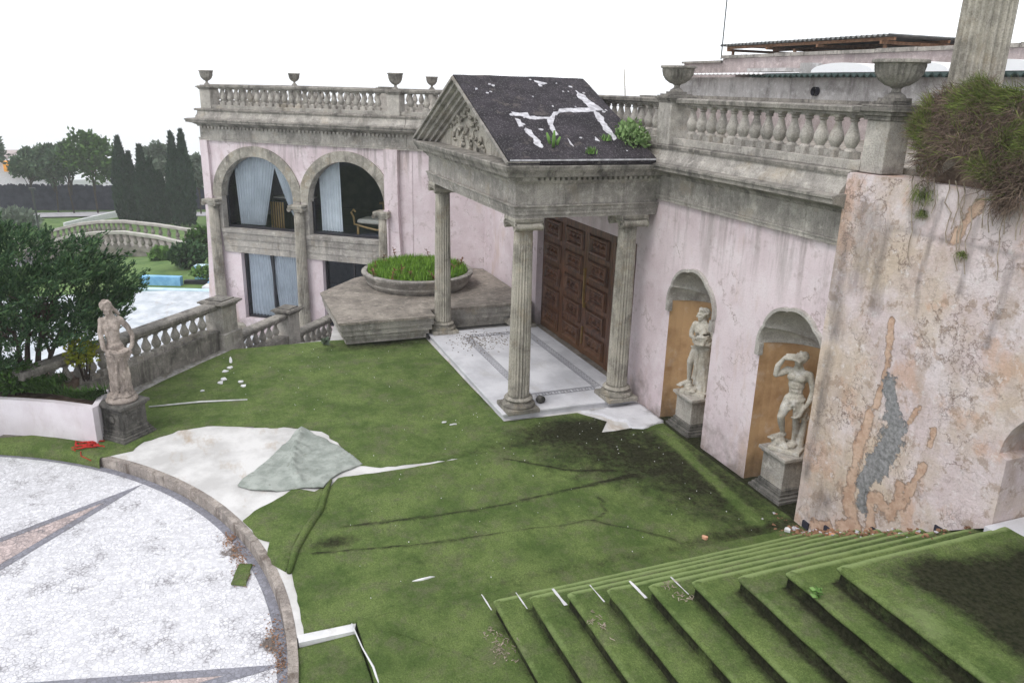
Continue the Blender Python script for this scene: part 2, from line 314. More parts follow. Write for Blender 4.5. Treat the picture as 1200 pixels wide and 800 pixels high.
# ------------------------------------------------------------------ object helpers
def tag(o, label=None, cat=None, group=None, kind=None):
    if label: o['label'] = label
    if cat: o['category'] = cat
    if group: o['group'] = group
    if kind: o['kind'] = kind
    return o
def thing(name, label, cat, loc=(0, 0, 0), rz=0, group=None):
    o = bpy.data.objects.new(name, None); COL.objects.link(o); o.empty_display_size = .1
    o.location = loc; o.rotation_euler = (0, 0, rz); return tag(o, label, cat, group)
def ploc(p):
    v = Vector((0, 0, 0))
    while p is not None: v += p.location; p = p.parent
    return v
class MB:
    def __init__(s): s.v = []; s.f = []
    def add(s, vs, fs):
        k = len(s.v); s.v += [tuple(v) for v in vs]; s.f += [tuple(i+k for i in f) for f in fs]; return s
    def box(s, x0, x1, y0, y1, z0, z1, bev=0):
        if bev <= 0:
            v = [(x, y, z) for x in (x0, x1) for y in (y0, y1) for z in (z0, z1)]
            return s.add(v, [(0, 1, 3, 2), (4, 6, 7, 5), (0, 4, 5, 1), (2, 3, 7, 6), (0, 2, 6, 4), (1, 5, 7, 3)])
        b = bev; v = []; 
        for (a, c, z) in ((b, 0, z0), (0, 0, z0+b), (0, 0, z1-b), (b, 0, z1)):
            v += [(x0+a, y0+a, z), (x1-a, y0+a, z), (x1-a, y1-a, z), (x0+a, y1-a, z)]
        f = [(3, 2, 1, 0), (12, 13, 14, 15)]
        for r in range(3):
            for i in range(4): f.append((r*4+i, r*4+(i+1) % 4, r*4+4+(i+1) % 4, r*4+4+i))
        return s.add(v, f)
    def lathe(s, prof, n=16, c=(0, 0, 0), flute=0, amp=0, caps=True):
        v = []; 
        for i, pz in enumerate(prof):
            r, z = pz[:2]; a_ = pz[2] if len(pz) > 2 else 1
            for k in range(n):
                th = 2*pi*k/n; q = r
                if flute: q = r*(1-amp*a_*(.5+.5*cos(flute*th)))
                v.append((c[0]+q*cos(th), c[1]+q*sin(th), c[2]+z))
        f = [(i*n+k, i*n+(k+1) % n, (i+1)*n+(k+1) % n, (i+1)*n+k) for i in range(len(prof)-1) for k in range(n)]
        if caps: f += [tuple(range(n))[::-1], tuple(range((len(prof)-1)*n, len(prof)*n))]
        return s.add(v, f)
    def tube(s, pts, r, n=6):
        pts = [Vector(p) for p in pts]; rs = r if isinstance(r, (list, tuple)) else [r]*len(pts)
        v = []
        for i, p in enumerate(pts):
            d = (pts[min(i+1, len(pts)-1)]-pts[max(i-1, 0)]).normalized()
            a = d.cross(Vector((0, 0, 1)) if abs(d.z) < .9 else Vector((1, 0, 0))).normalized(); b = d.cross(a)
            v += [p+(a*cos(2*pi*k/n)+b*sin(2*pi*k/n))*rs[i] for k in range(n)]
        f = [(i*n+k, i*n+(k+1) % n, (i+1)*n+(k+1) % n, (i+1)*n+k) for i in range(len(pts)-1) for k in range(n)]
        f += [tuple(range(n))[::-1], tuple(range((len(pts)-1)*n, len(pts)*n))]
        return s.add(v, f)
    def prism(s, poly, z0, z1):
        n = len(poly); v = [(x, y, z0) for x, y in poly]+[(x, y, z1) for x, y in poly]
        f = [tuple(range(n))[::-1], tuple(range(n, 2*n))]+[(i, (i+1) % n, n+(i+1) % n, n+i) for i in range(n)]
        return s.add(v, f)
    def sweep(s, prof, path, closed_prof=True, cap=True):
        # prof: (outward offset, z); path: 2D points; outward = left of travel
        P = [Vector(p) for p in path]; N = []
        for i in range(len(P)):
            ds = []
            if i > 0: ds.append((P[i]-P[i-1]).normalized())
            if i < len(P)-1: ds.append((P[i+1]-P[i]).normalized())
            ns = [Vector((-d.y, d.x)) for d in ds]
            nn = sum(ns, Vector((0, 0))).normalized(); k = 1/max(.3, nn.dot(ns[0])); N.append(nn*k)
        m_ = len(prof); v = []
        for p, n_ in zip(P, N):
            for o, z in prof: v.append((p.x+n_.x*o, p.y+n_.y*o, z))
        f = []
        mm = m_ if closed_prof else m_-1
        for i in range(len(P)-1):
            for k in range(mm): f.append((i*m_+k, i*m_+(k+1) % m_, (i+1)*m_+(k+1) % m_, (i+1)*m_+k))
        if cap and closed_prof: f += [tuple(range(m_))[::-1], tuple(range((len(P)-1)*m_, len(P)*m_))]
        return s.add(v, f)
    def xform(s, mat):
        s.v = [tuple(mat @ Vector(v)) for v in s.v]; return s
    def jitter(s, a, sc=3):
        s.v = [tuple(Vector(v)+noise.noise_vector(Vector(v)*sc)*a) for v in s.v]; return s
    def mesh(s, name, mat, smooth=False, shift=None):
        me = bpy.data.meshes.new(name)
        v = s.v if shift is None else [(a-shift.x, b-shift.y, c-shift.z) for a, b, c in s.v]
        me.from_pydata(v, [], s.f); me.materials.append(mat)
        bm = bmesh.new(); bm.from_mesh(me); bmesh.ops.recalc_face_normals(bm, faces=bm.faces); bm.to_mesh(me); bm.free()
        if smooth: me.polygons.foreach_set('use_smooth', [True]*len(me.polygons))
        return me
    def build(s, name, mat, parent=None, smooth=False, world=True, **kw):
        me = s.mesh(name, mat, smooth, ploc(parent) if (parent is not None and world) else None)
        if smooth == 'auto' : me.set_sharp_from_angle(angle=radians(40))
        o = bpy.data.objects.new(name, me); COL.objects.link(o); o.parent = parent
        if kw: tag(o, **kw)
        return o
def obj(name, me, parent=None, loc=(0, 0, 0), rz=0, **kw):
    o = bpy.data.objects.new(name, me); COL.objects.link(o); o.parent = parent; o.location = loc; o.rotation_euler = (0, 0, rz)
    if kw: tag(o, **kw)
    return o
def copy_tree(o, parent=None):
    c = o.copy(); COL.objects.link(c); c.parent = parent
    for ch in list(o.children): copy_tree(ch, c)
    return c
def inset(mesh_obj, w=.006, seg=1):
    b = mesh_obj.modifiers.new('bevel', 'BEVEL'); b.width = w; b.segments = seg; b.limit_method = 'ANGLE'; b.angle_limit = radians(40); return mesh_obj

# ------------------------------------------------------------------ key places
WY = -6.5                       # main wall plane, faces +y
C0 = Vector((6.68, 5.50)); R0 = 5.84     # round floor
WA = Vector((23.38, -.02)); WT = Vector((-.6104, -.7921)); WN = Vector((-.7921, .6104))   # wing corner, along, outward
def wp(s, out=0): p = WA+WT*s+WN*out; return (p.x, p.y)
P1 = (18.65, WY); P2 = wp(6.03)

# ================================================================== SETTING: ground
def nz(x, y, s=1.0, o=0): return noise.noise(Vector((x*s+o, y*s-o, o)))
def gridpoly(pts, step, zf, df=None, skirt=.02):
    bm = bmesh.new(); vs = [bm.verts.new((x, y, 0)) for x, y in pts]; bm.faces.new(vs)
    xs = [p[0] for p in pts]; ys = [p[1] for p in pts]
    for ax, lo, hi in ((0, min(xs), max(xs)), (1, min(ys), max(ys))):
        k = lo+step
        while k < hi:
            no = (1, 0, 0) if ax == 0 else (0, 1, 0); co = (k, 0, 0) if ax == 0 else (0, k, 0)
            bmesh.ops.bisect_plane(bm, geom=bm.verts[:]+bm.edges[:]+bm.faces[:], plane_co=co, plane_no=no, dist=1e-5)
            k += step
    for v in bm.verts: v.co.z = zf(v.co.x, v.co.y)
    if skirt:
        be = [e for e in bm.edges if e.is_boundary]
        r_ = bmesh.ops.extrude_edge_only(bm, edges=be)
        for g in r_['geom']:
            if isinstance(g, bmesh.types.BMVert): g.co.z -= skirt
    bmesh.ops.recalc_face_normals(bm, faces=bm.faces)
    return bm
def finish(bm, name, mat, parent=None, df=None, smooth=True, **kw):
    me = bpy.data.meshes.new(name); bm.to_mesh(me); bm.free(); me.materials.append(mat)
    up = sum(p.normal.z*p.area for p in me.polygons)
    if up < 0: me.flip_normals()
    if df:
        a = me.attributes.new('dirt_shade', 'FLOAT', 'POINT')
        a.data.foreach_set('value', [float(df(v.co.x, v.co.y, v.co.z)) for v in me.vertices])
    if smooth: me.polygons.foreach_set('use_smooth', [True]*len(me.polygons))
    if parent is not None:
        s = ploc(parent); me.transform(Matrix.Translation(-s))
    o = bpy.data.objects.new(name, me); COL.objects.link(o); o.parent = parent
    if kw: tag(o, **kw)
    return o

def arc(cx, cy, r, a0, a1, n):
    return [(cx+r*cos(a0+(a1-a0)*i/n), cy+r*sin(a0+(a1-a0)*i/n)) for i in range(n+1)]
def ang(x, y): return math.atan2(y-C0.y, x-C0.x)

# far and garden ground ------------------------------------------------
def gz(x, y):
    d = hypot(x, y)
    if d < 34: return -2.06
    if d < 60: return -2.06-3.9*(d-34)/26
    if d < 115: return -5.96-1.7*(d-60)/55
    if d < 420: return -7.66-92*((d-115)/305)**.8
    if d < 1300: return -99.7-120*(d-420)/880
    return -219.7
ga = []; gf = []
rad = [0, 6, 12, 20, 28, 34, 38, 42, 46, 50, 55, 60, 66, 72, 80, 90, 100, 115, 140, 180, 240, 320, 420, 700, 1300, 2600, 4200]
NA = 96
gm_ = MB(); vs = []
for r_ in rad:
    for k in range(NA):
        th = 2*pi*k/NA; x, y = r_*cos(th), r_*sin(th)
        vs.append((x, y, gz(x, y)+(nz(x, y, .05)*.1 if 40 < r_ < 120 else 0)-(0.02 if r_ == 0 else 0)))
fs = [(i*NA+k, (i+1)*NA+k, (i+1)*NA+(k+1) % NA, i*NA+(k+1) % NA) for i in range(1, len(rad)-1) for k in range(NA)]
fs += [(0, NA+k, NA+(k+1) % NA) for k in range(NA)]
gm_.add(vs, fs); gnd = gm_.build('ground', M['lawn'], smooth=True, kind='structure')
gnd.data.materials.append(M['far_ground'])
for p in gnd.data.polygons:
    if hypot(p.center.x, p.center.y) > 88: p.material_index = 1
# patio, a sheet below the terrace
pm = gridpoly([(11, 12), (29.2, 8.0), (28.6, -1.2), (24, -1.5), (19, -7), (14.5, -7), (11, 2)], 1.2, lambda x, y: -2.0, skirt=.06)
finish(pm, 'patio', M['patio'], kind='structure', smooth=False)
# terrace top outside the circle ---------------------------------------
th0, th1 = ang(11.9, 3.6), ang(6.45, -.5)
ringp = arc(C0.x, C0.y, R0+.097, ang(14, 6.5), -pi/2-.04, 46)          # inner edge of the terrace beside the kerb
tp = ringp+[(6.40, -.97), (6.5, -1.0), (6.5, -6.9), (16, -6.9), (18.8, -6.6), (18.6, -4.4), (17.2, -2.5), (15.5, -2.1), (15.42, -1.2), (15.34, -.1), (15.75, .1), (12.3, 3.1), (11.6, 4.3), (12.4, 6.6), (13.4, 7.2)]
# keep the inner edge from x=6.2 onward
def tdirt(x, y, z=0):
    # brown earth strip along the balustrade and a dark patch near the bench
    d1 = abs((x-15.6)*.654+(y-.06)*.757)
    v = .8*max(0, 1-d1/.9)
    v += .9*math.exp(-((x-14.9)**2+(y+3.2)**2*.3)/.25)
    return v
tb = gridpoly(tp, .25, lambda x, y: 0.0, skirt=.3)
finish(tb, 'terrace_floor', M['concrete'], df=tdirt, smooth=False, kind='structure')
tw = MB()
edge = [(11.7, 12.0), (11.9, 6.5), (12.0, 4.1), (12.5, 3.0), (15.75, .12), (15.4, -.15), (15.42, -1.2), (15.5, -2.1), (17.2, -2.5), (18.6, -4.4)]
for a_, b_ in zip(edge[:-1], edge[1:]): tw.add([(*a_, -2.1), (*b_, -2.1), (*b_, -.02), (*a_, -.02)], [(0, 1, 2, 3)])
tw.build('terrace_retaining_wall', M['grey_wall'], kind='structure')

# round mosaic floor ----------------------------------------------------
FZ = -.14
disc = arc(C0.x, C0.y, R0+.01, 0, 2*pi, 120)[:-1]
def mdirt(x, y, z):
    d = R0-hypot(x-C0.x, y-C0.y); v = .75*max(0, 1-d/.13)*(.75+nz(x, y, 2.3)*.9)
    v += .95*math.exp(-((x-6.62)**2+(y+.24)**2)/.035)+.8*math.exp(-((x-8.35)**2+(y-.1)**2)/.035)
    v += .8*math.exp(-((x-8.0)**2+(y+.0)**2)/.02)
    v += .5*math.exp(-((x-7.0)**2+(y-1.9)**2)/.3)*.6
    return v
mbm = gridpoly(disc, .11, lambda x, y: FZ, skirt=0)
finish(mbm, 'round_mosaic_floor', M['mosaic'], df=mdirt, smooth=False, kind='structure')
def spike(apex, hw, L, tag_):
    a = Vector(apex); d = (C0+Vector((-.05, 0))-a).normalized(); n_ = Vector((-d.y, d.x)); z = FZ+.004
    k = hw/L; bw = .05
    g_ = MB(); g2 = MB()
    for sgn in (-1, 1):
        p0 = a; p1 = a+d*L+n_*hw*sgn; p2 = a+d*L+n_*(hw-.11)*sgn; p3 = a+d*.55
        g_.add([(p0.x, p0.y, z), (p1.x, p1.y, z), (p2.x, p2.y, z), (p3.x, p3.y, z)], [(0, 1, 2, 3)])
    q = [a+d*.58, a+d*L+n_*(hw-.115), a+d*L-n_*(hw-.115)]
    g2.add([(p.x, p.y, z) for p in q], [(0, 1, 2)])
    root = bpy.data.objects.new('star_ray_inlay', None); COL.objects.link(root); root.location = (a.x, a.y, FZ); root['kind'] = 'structure'
    g_.build('grey_border', M['mosaic_grey'], root); g2.build('pink_mosaic', M['mosaic_pink'], root)
spike((10.40, 1.12), .72, 4.2, ''); spike((6.28, -.33), .72, 4.2, '')
# kerb stones round the mosaic
kr = bpy.data.objects.new('round_kerb', None); COL.objects.link(kr); kr['kind'] = 'structure'; kr.location = (C0.x, C0.y, FZ)
a_s, a_e = ang(13.5, 4.5), -pi/2-.42
NK = 26
for i in range(NK):
    t0 = a_s+(a_e-a_s)*i/NK; t1 = a_s+(a_e-a_s)*(i+1)/NK-.0015
    i_ = arc(0, 0, R0, t0, t1, 5); o_ = arc(0, 0, R0+.095, t0, t1, 5)
    dz = random.uniform(-.0015, .0015)
    k_ = MB().prism(i_+o_[::-1], -.05, .142+dz); k_.jitter(.003, 4)
    obj('kerb_stone', k_.mesh('kerb_stone', M['kerb']), kr)
gt = MB()
for i in range(40):   # grey channel at the foot of the kerb
    t0 = a_s+(a_e-a_s)*i/40; t1 = a_s+(a_e-a_s)*(i+1)/40
    for q in arc(0, 0, R0, t0, t1, 1): pass
    p = arc(0, 0, R0-.001, t0, t1, 1)+arc(0, 0, R0-.10, t0, t1, 1)[::-1]
    gt.add([(x, y, .003) for x, y in p], [(0, 1, 2, 3)])
obj('kerb_channel', gt.mesh('kerb_channel', M['mosaic_grey']), kr)

# ================================================================== CARPETS
def seg_d(x, y, pl):
    best = 9; side = 0
    for (ax, ay), (bx, by) in zip(pl[:-1], pl[1:]):
        dx, dy = bx-ax, by-ay; L2 = dx*dx+dy*dy; t = max(0, min(1, ((x-ax)*dx+(y-ay)*dy)/L2))
        d = hypot(x-ax-dx*t, y-ay-dy*t)
        if d < best: best = d; side = 1 if dx*(y-ay)-dy*(x-ax) > 0 else -1
    return best, side
seams = [([(7.78, -.75), (7.66, -1.4), (7.56, -1.99), (7.5, -3.01), (7.44, -3.6), (7.42, -3.99)], .03),
         ([(8.24, -1.14), (8.15, -2.0), (8.1, -2.79), (8.2, -4.0), (8.3, -5.1)], .014),
         ([(7.4, -4.0), (7.55, -4.3), (7.9, -4.35)], .022), ([(7.4, -4.0), (7.1, -4.4), (6.75, -4.75)], .02),
         ([(9.0, -2.0), (8.9, -4.0)], .010), ([(9.3, -3.6), (8.7, -4.3), (8.5, -4.9)], .03), ([(7.0, -1.2), (7.3, -2.4)], .011), ([(8.9, -1.5), (8.5, -2.3), (8.4, -3.0)], .011), ([(7.9, -5.1), (7.2, -5.5)], .011)]
seamsB = [([(9.75, -3.1), (9.85, -4.1), (10.0, -4.8)], .02), ([(11.2, -1.3), (10.95, -1.9), (10.9, -2.4)], .02),
          ([(11.85, 1.0), (12.0, -.4), (12.15, -1.2)], .02), ([(12.6, .0), (12.7, -1.6), (12.4, -3)], .012), ([(12.2, 1.0), (12.1, .3), (12.0, -.2), (11.5, -.35)], .03),
          ([(13.9, .4), (13.7, -1.5), (13.8, -3.6)], .008)]
def cz(x, y, S, base):
    z = base+.010*nz(x, y, 1.7)+.005*nz(x, y, 5)
    for pl, h in S:
        d, s = seg_d(x, y, pl)
        if s < 0: z += h*math.exp(-d/.10)
        else: z += h*math.exp(-(d/.018)**2)*.6
    return z
def cdirt_shade(x, y, z=0):
    v = 0
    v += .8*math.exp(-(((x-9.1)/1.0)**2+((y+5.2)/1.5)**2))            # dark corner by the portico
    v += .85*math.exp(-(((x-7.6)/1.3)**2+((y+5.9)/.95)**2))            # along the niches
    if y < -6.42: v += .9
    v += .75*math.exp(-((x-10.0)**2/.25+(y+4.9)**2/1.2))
    v += .85*math.exp(-(((x-14.9)/.35)**2+((y+3.1)/1.6)**2))           # shade under the stone bench, painted into the turf
    v += .9*math.exp(-(((x-7.95)/.14)**2+((y+1.0)/.3)**2))+.25*math.exp(-(((x-8.1)/.4)**2+((y+1.8)/.9)**2))
    v += .35*math.exp(-(((x-7.2)/.4)**2+((y+2.0)/.7)**2))+.3*math.exp(-(((x-9.2)/.3)**2+((y+2.5)/.6)**2))
    v += .45*math.exp(-(((x-6.6)/.12)**2))*(y < -2.5)
    v += .4*math.exp(-(((x-12.1)/.3)**2+((y-.9)/.5)**2))+.35*math.exp(-(((x-9.7)/.15)**2+((y+2.8)/1.2)**2))
    for pl, h in seams:
        d, s = seg_d(x, y, pl); v += .75*math.exp(-(d/.035)**2)*(h > .012)
    # moss line running beside the niches stays green
    d, s = seg_d(x, y, [(9.45, -6.25), (6.75, -5.95)]); v -= 1.1*math.exp(-(d/.07)**2)
    return v
def jag(pl, a=.05, n=6, seed=0):
    outp = []
    for (ax, ay), (bx, by) in zip(pl[:-1], pl[1:]):
        L = hypot(bx-ax, by-ay); k = max(1, int(L/.09*n/6))
        for i in range(k):
            t = i/k; x, y = ax+(bx-ax)*t, ay+(by-ay)*t
            q = a*nz(x, y, 7, seed+3)+a*.6*nz(x, y, 19, seed)
            outp.append((x+q*(by-ay)/L, y-q*(bx-ax)/L))
    outp.append(pl[-1]); return outp
# front carpet
kerbedge = [(R0+.30)*1 for _ in (0,)]
left = [(6.47, -.50), (7.0, -.50), (7.55, -.50)]
A = jag(left, .015)+jag([(7.55, -.50), (8.1, -.64), (8.69, -.93), (9.2, -1.12), (9.47, -1.30)], .01)[1:]+jag([(9.47, -1.30), (9.47, -2.2), (9.50, -2.9), (9.60, -3.25)], .02)[1:]+[(9.68, -4.2), (9.70, -5.2), (9.70, -6.46), (9.94, -6.46), (9.94, -7.15), (8.78, -7.15), (8.78, -6.49), (7.78, -6.49), (7.78, -7.15), (6.6, -7.15), (6.51, -6.48)]
rt = thing('front_turf_carpet', 'wrinkled green artificial turf carpet between the stairs and the white gap, stained dark', 'carpet', (8, -3, 0))
finish(gridpoly(A, .05, lambda x, y: cz(x, y, seams, .014), skirt=.02), 'carpet_sheet', M['turf'], rt, df=cdirt_shade)
foldp = [(7.50, -.47), (7.9, -.58), (8.3, -.75), (8.69, -.96), (9.1, -1.08), (9.42, -1.2)]
MB().tube([(x, y, .03+.008*sin(i*2)) for i, (x, y) in enumerate(foldp)], [.03, .042, .05, .045, .04, .02], 8).build('curled_edge', M['turf'], rt, smooth=True)
# torn corner piece left of the fold
Cp = jag([(7.55, -.44), (7.75, -.33), (8.05, -.28), (8.2, -.34), (8.32, -.20), (8.75, -.08), (8.95, -.2), (9.15, -.5), (9.38, -.72), (9.22, -.95), (9.34, -1.14)], .03)+[(8.69, -.90), (8.1, -.60)]
def czc(x, y):
    d, s = seg_d(x, y, [(8.12, -.3), (8.2, -.75)]); return .012+.03*math.exp(-d/.08)*(1 if s > 0 else .3)+.01*nz(x, y, 3)
finish(gridpoly(Cp, .04, czc, skirt=.016), 'torn_turf_corner', M['turf'], df=lambda x, y, z: .25*nz(x, y, 4), label='torn corner of green turf between the curled fold and the kerb', cat='carpet')
# small scrap of turf hanging on the kerb
sc = gridpoly(jag([(7.62, -.02), (8.02, -.12), (8.06, .02), (7.7, .12), (7.62, -.02)], .02)[:-1], .03, lambda x, y: FZ+.03+.02*nz(x, y, 5), skirt=.02)
finish(sc, 'turf_scrap', M['turf'], df=lambda x, y, z: .1, label='small loose scrap of green turf lying on the white mosaic below the kerb', cat='carpet scrap')
# rear carpet
inner = [(11.62, 3.9)] + [(C0.x+(R0+.0)*cos(t), C0.y+(R0+.0)*sin(t)) for t in [ang(12.1, 3.3)+(ang(11.14, 1.62)-ang(12.1, 3.3))*i/14 for i in range(15)]]
patch_edge = jag([(11.2, 1.3), (11.45, 1.15), (11.72, .7), (11.75, .2), (11.5, -.35), (11.3, -.95), (11.05, -1.3), (10.3, -1.55), (9.78, -1.62), (9.62, -1.9), (9.56, -2.6), (9.56, -3.2)], .04)
B = [(12.25, 3.5)]+inner+patch_edge+[(9.64, -4.3), (9.66, -5.3), (10.05, -5.6), (10.42, -5.35), (10.5, -5.3), (10.55, -4.05), (15.0, -3.98), (15.3, -3.9), (15.42, -1.9), (15.36, -.2), (14.75, .35), (13.6, 1.25), (12.9, 1.6), (12.3, 1.75), (12.1, 2.2)]
rb = thing('rear_turf_carpet', 'green artificial turf carpet spread from the marble porch to the lower balustrade', 'carpet', (12.5, -2, 0))
finish(gridpoly(B, .06, lambda x, y: cz(x, y, seamsB, .004 if (y < -3.2 and x < 9.8) else .012), skirt=.016), 'carpet_sheet', M['turf'], rb, df=cdirt_shade)
ap = MB()   # turf apron turned down over the kerb on the left
tA = [ang(12.1, 3.3)+(ang(11.14, 1.62)-ang(12.1, 3.3))*i/20 for i in range(-12, 21)]
vv = []
for t in tA:
    for (dr, z) in ((.03, .016), (-.02, .012), (-.045, -.02), (-.05, FZ+.005)):
        q = .008*noise.noise(Vector((t*30, z*9, 0))); vv.append((C0.x+(R0+dr+q)*cos(t), C0.y+(R0+dr+q)*sin(t), z))
ap.add(vv, [(i*4+k, i*4+k+1, i*4+k+5, i*4+k+4) for i in range(len(tA)-1) for k in range(3)])
ap.build('carpet_edge', M['turf'], rb, smooth=True)
# folded-over grey backing
Fp = jag([(9.66, -.04), (10.4, -.55), (11.21, -1.03), (10.7, -1.33), (10.25, -1.52), (9.78, -1.68), (9.62, -1.4), (9.5, -1.22), (9.24, -1.08), (9.34, -.85), (9.36, -.5), (9.5, -.2), (9.66, -.04)], .02)[:-1]
def fz(x, y):
    z = .034+.026*nz(x, y, 2.5)+.018*nz(x, y, 6)+.008*nz(x, y, 14)
    for pl, h in (([(11.1, -1.0), (10.5, -.85), (9.9, -.75), (9.5, -.8)], .07), ([(10.6, -.75), (10.45, -1.0), (10.2, -.8)], .05), ([(9.5, -.3), (9.6, -.9)], .03), ([(9.35, -1.0), (9.7, -1.35)], .03)):
        d, s = seg_d(x, y, pl); z += 1.25*h*math.exp(-d/.05)*(1 if s > 0 else .45)
    return max(z, .022)
fl = finish(gridpoly(Fp, .03, fz, skirt=.015), 'folded_carpet_flap', M['backing'], label='corner of carpet folded over showing its grey-green backing beside the white patch', cat='carpet')

# ================================================================== LOWER CORNER AND STEPS
sx, sy = 6.2, -2.31; DX, DY = .254, .279
stair = bpy.data.objects.new('staircase', None); COL.objects.link(stair); stair['kind'] = 'structure'; stair.location = (4, -4, 0)
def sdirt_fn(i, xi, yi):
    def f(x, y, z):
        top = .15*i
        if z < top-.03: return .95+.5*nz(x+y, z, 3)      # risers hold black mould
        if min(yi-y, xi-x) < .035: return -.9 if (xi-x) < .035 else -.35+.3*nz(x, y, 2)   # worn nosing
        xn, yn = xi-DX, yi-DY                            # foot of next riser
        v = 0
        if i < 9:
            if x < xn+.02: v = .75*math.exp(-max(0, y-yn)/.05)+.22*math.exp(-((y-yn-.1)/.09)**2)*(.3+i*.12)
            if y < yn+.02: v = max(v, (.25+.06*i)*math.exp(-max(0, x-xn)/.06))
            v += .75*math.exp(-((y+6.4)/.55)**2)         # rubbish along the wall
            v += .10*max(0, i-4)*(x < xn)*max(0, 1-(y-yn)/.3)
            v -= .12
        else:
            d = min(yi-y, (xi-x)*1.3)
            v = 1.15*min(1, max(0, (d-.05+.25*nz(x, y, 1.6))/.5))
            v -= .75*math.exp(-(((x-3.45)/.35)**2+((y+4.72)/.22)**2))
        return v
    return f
for i in range(0, 10):
    if i == 0: xi, yi, zt, xa = 6.5, -1.0, .022, -1
    else: xi, yi, zt, xa = sx-DX*(i-1), sy-DY*(i-1), .15*i, -1
    # cross-section of a carpeted step: (inward offset from edge, z)
    rise = .15
    if i == 0: prof = [(0, -.14), (.0, -.02), (.0, .018), (.02, zt)]
    else: prof = [(.015, zt-rise), (.02, zt-.06), (.0, zt-.045), (-.008, zt-.022), (.004, zt-.006), (.03, zt)]
    bm = bmesh.new(); rows = []
    xs = np.arange(2.0, xi-.02, .06); xs = np.append(xs, xi); ys_ = np.arange(yi, -6.46, -.06); ys_ = np.append(ys_, -6.47)
    for off, z in prof:
        row = [bm.verts.new((x if x < xi else xi-off, yi-off+.006*nz(x, i*3.3, 3), z+.004*nz(x, yi, 5))) for x in xs[:-1]]
        row.append(bm.verts.new((xi-off-.012*(i > 0), yi-off-.012*(i > 0), z)))
        row += [bm.verts.new((xi-off+.006*nz(i*2.2, y, 3), y, z+.004*nz(xi, y, 5))) for y in ys_[1:]]
        rows.append(row)
    for a_, b_ in zip(rows[:-1], rows[1:]):
        for k in range(len(a_)-1): bm.faces.new((a_[k], a_[k+1], b_[k+1], b_[k]))
    # tread: inner offset rows
    steps_off = [.03, .08, .13, .18, .23, .28, .34] if 0 < i < 9 else [.03]+[.03+.08*k for k in range(1, 60)]
    if i == 0: steps_off = [.03, .1, .2, .4, .6, .8, 1.0, 1.2, 1.36]
    last = rows[-1]
    for off in steps_off[1:]:
        row = [bm.verts.new((min(x, xi-off), yi-off, zt+.003*nz(x, yi-off, 4))) for x in xs[:-1]]
        row.append(bm.verts.new((xi-off, yi-off, zt)))
        row += [bm.verts.new((xi-off, min(y, yi-off), zt+.003*nz(xi-off, y, 4))) for y in ys_[1:]]
        # drop degenerate
        for k in range(len(row)-1):
            try:
                bm.faces.new((last[k], last[k+1], row[k+1], row[k]))
            except ValueError: pass
        last = row
        if yi-off < -6.3: break
    bmesh.ops.remove_doubles(bm, verts=bm.verts, dist=.001)
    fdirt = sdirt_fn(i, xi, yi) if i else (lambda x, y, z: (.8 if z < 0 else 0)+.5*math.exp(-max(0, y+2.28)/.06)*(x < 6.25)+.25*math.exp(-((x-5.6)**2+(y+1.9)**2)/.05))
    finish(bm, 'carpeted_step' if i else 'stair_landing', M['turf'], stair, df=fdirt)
    if 1 <= i:        # white worn strip on the tread in front of this step's corner
        wdt = [0, .012, .012, .045, .02, .035, .012, .0, .0, .0][i]
        if wdt:
            x0 = xi-.004; x1 = xi+DX+.02 if i > 1 else 6.47; zb = .15*(i-1)+(.03 if i == 1 else .006)
            pj = jag([(x0, yi+.02), (x1, yi+.03), (x1, yi+.024-wdt*.3), (x0, yi+.02-wdt*.8), (x0, yi+.02)], .008, 12, i)[:-1]
            MB().prism(pj, zb, zb+.004).build('worn_white_strip', M['white_paint'], stair)
# torn white edging strips beside the landing
MB().tube([(6.43, -.95, .03), (6.1, -.985, .02), (5.8, -1.01, .015), (5.4, -1.04, .01), (4.9, -1.06, .01)], [.006, .009, .014, .010, .013], 5).jitter(.03, 9).build('torn_edge', M['white_paint'], stair, smooth=True)
# lower floor between kerb and landing, white edging across it
lowc = gridpoly(jag([(6.33, -.42), (5.9, -.36), (4.5, -.3), (4.5, -1.03), (6.36, -.97)], .006)[:-1]+[(6.36, -.97)], .05, lambda x, y: -.03+.02*math.exp(-seg_d(x, y, [(6.1, -.9), (5.9, -.6)])[0]/.03)+.02*math.exp(-seg_d(x, y, [(5.8, -.95), (5.75, -.6)])[0]/.03), skirt=.05)
finish(lowc, 'lower_turf_piece', M['turf'], df=lambda x, y, z: .3*math.exp(-((y+.98)/.06)**2), label='small sunken piece of turf between the kerb and the landing in the lower foreground', cat='carpet')
MB().box(6.36, 6.47, -.965, -.44, -.15, .008).jitter(.008, 6).build('white_edging', M['white_paint'], kind='structure')

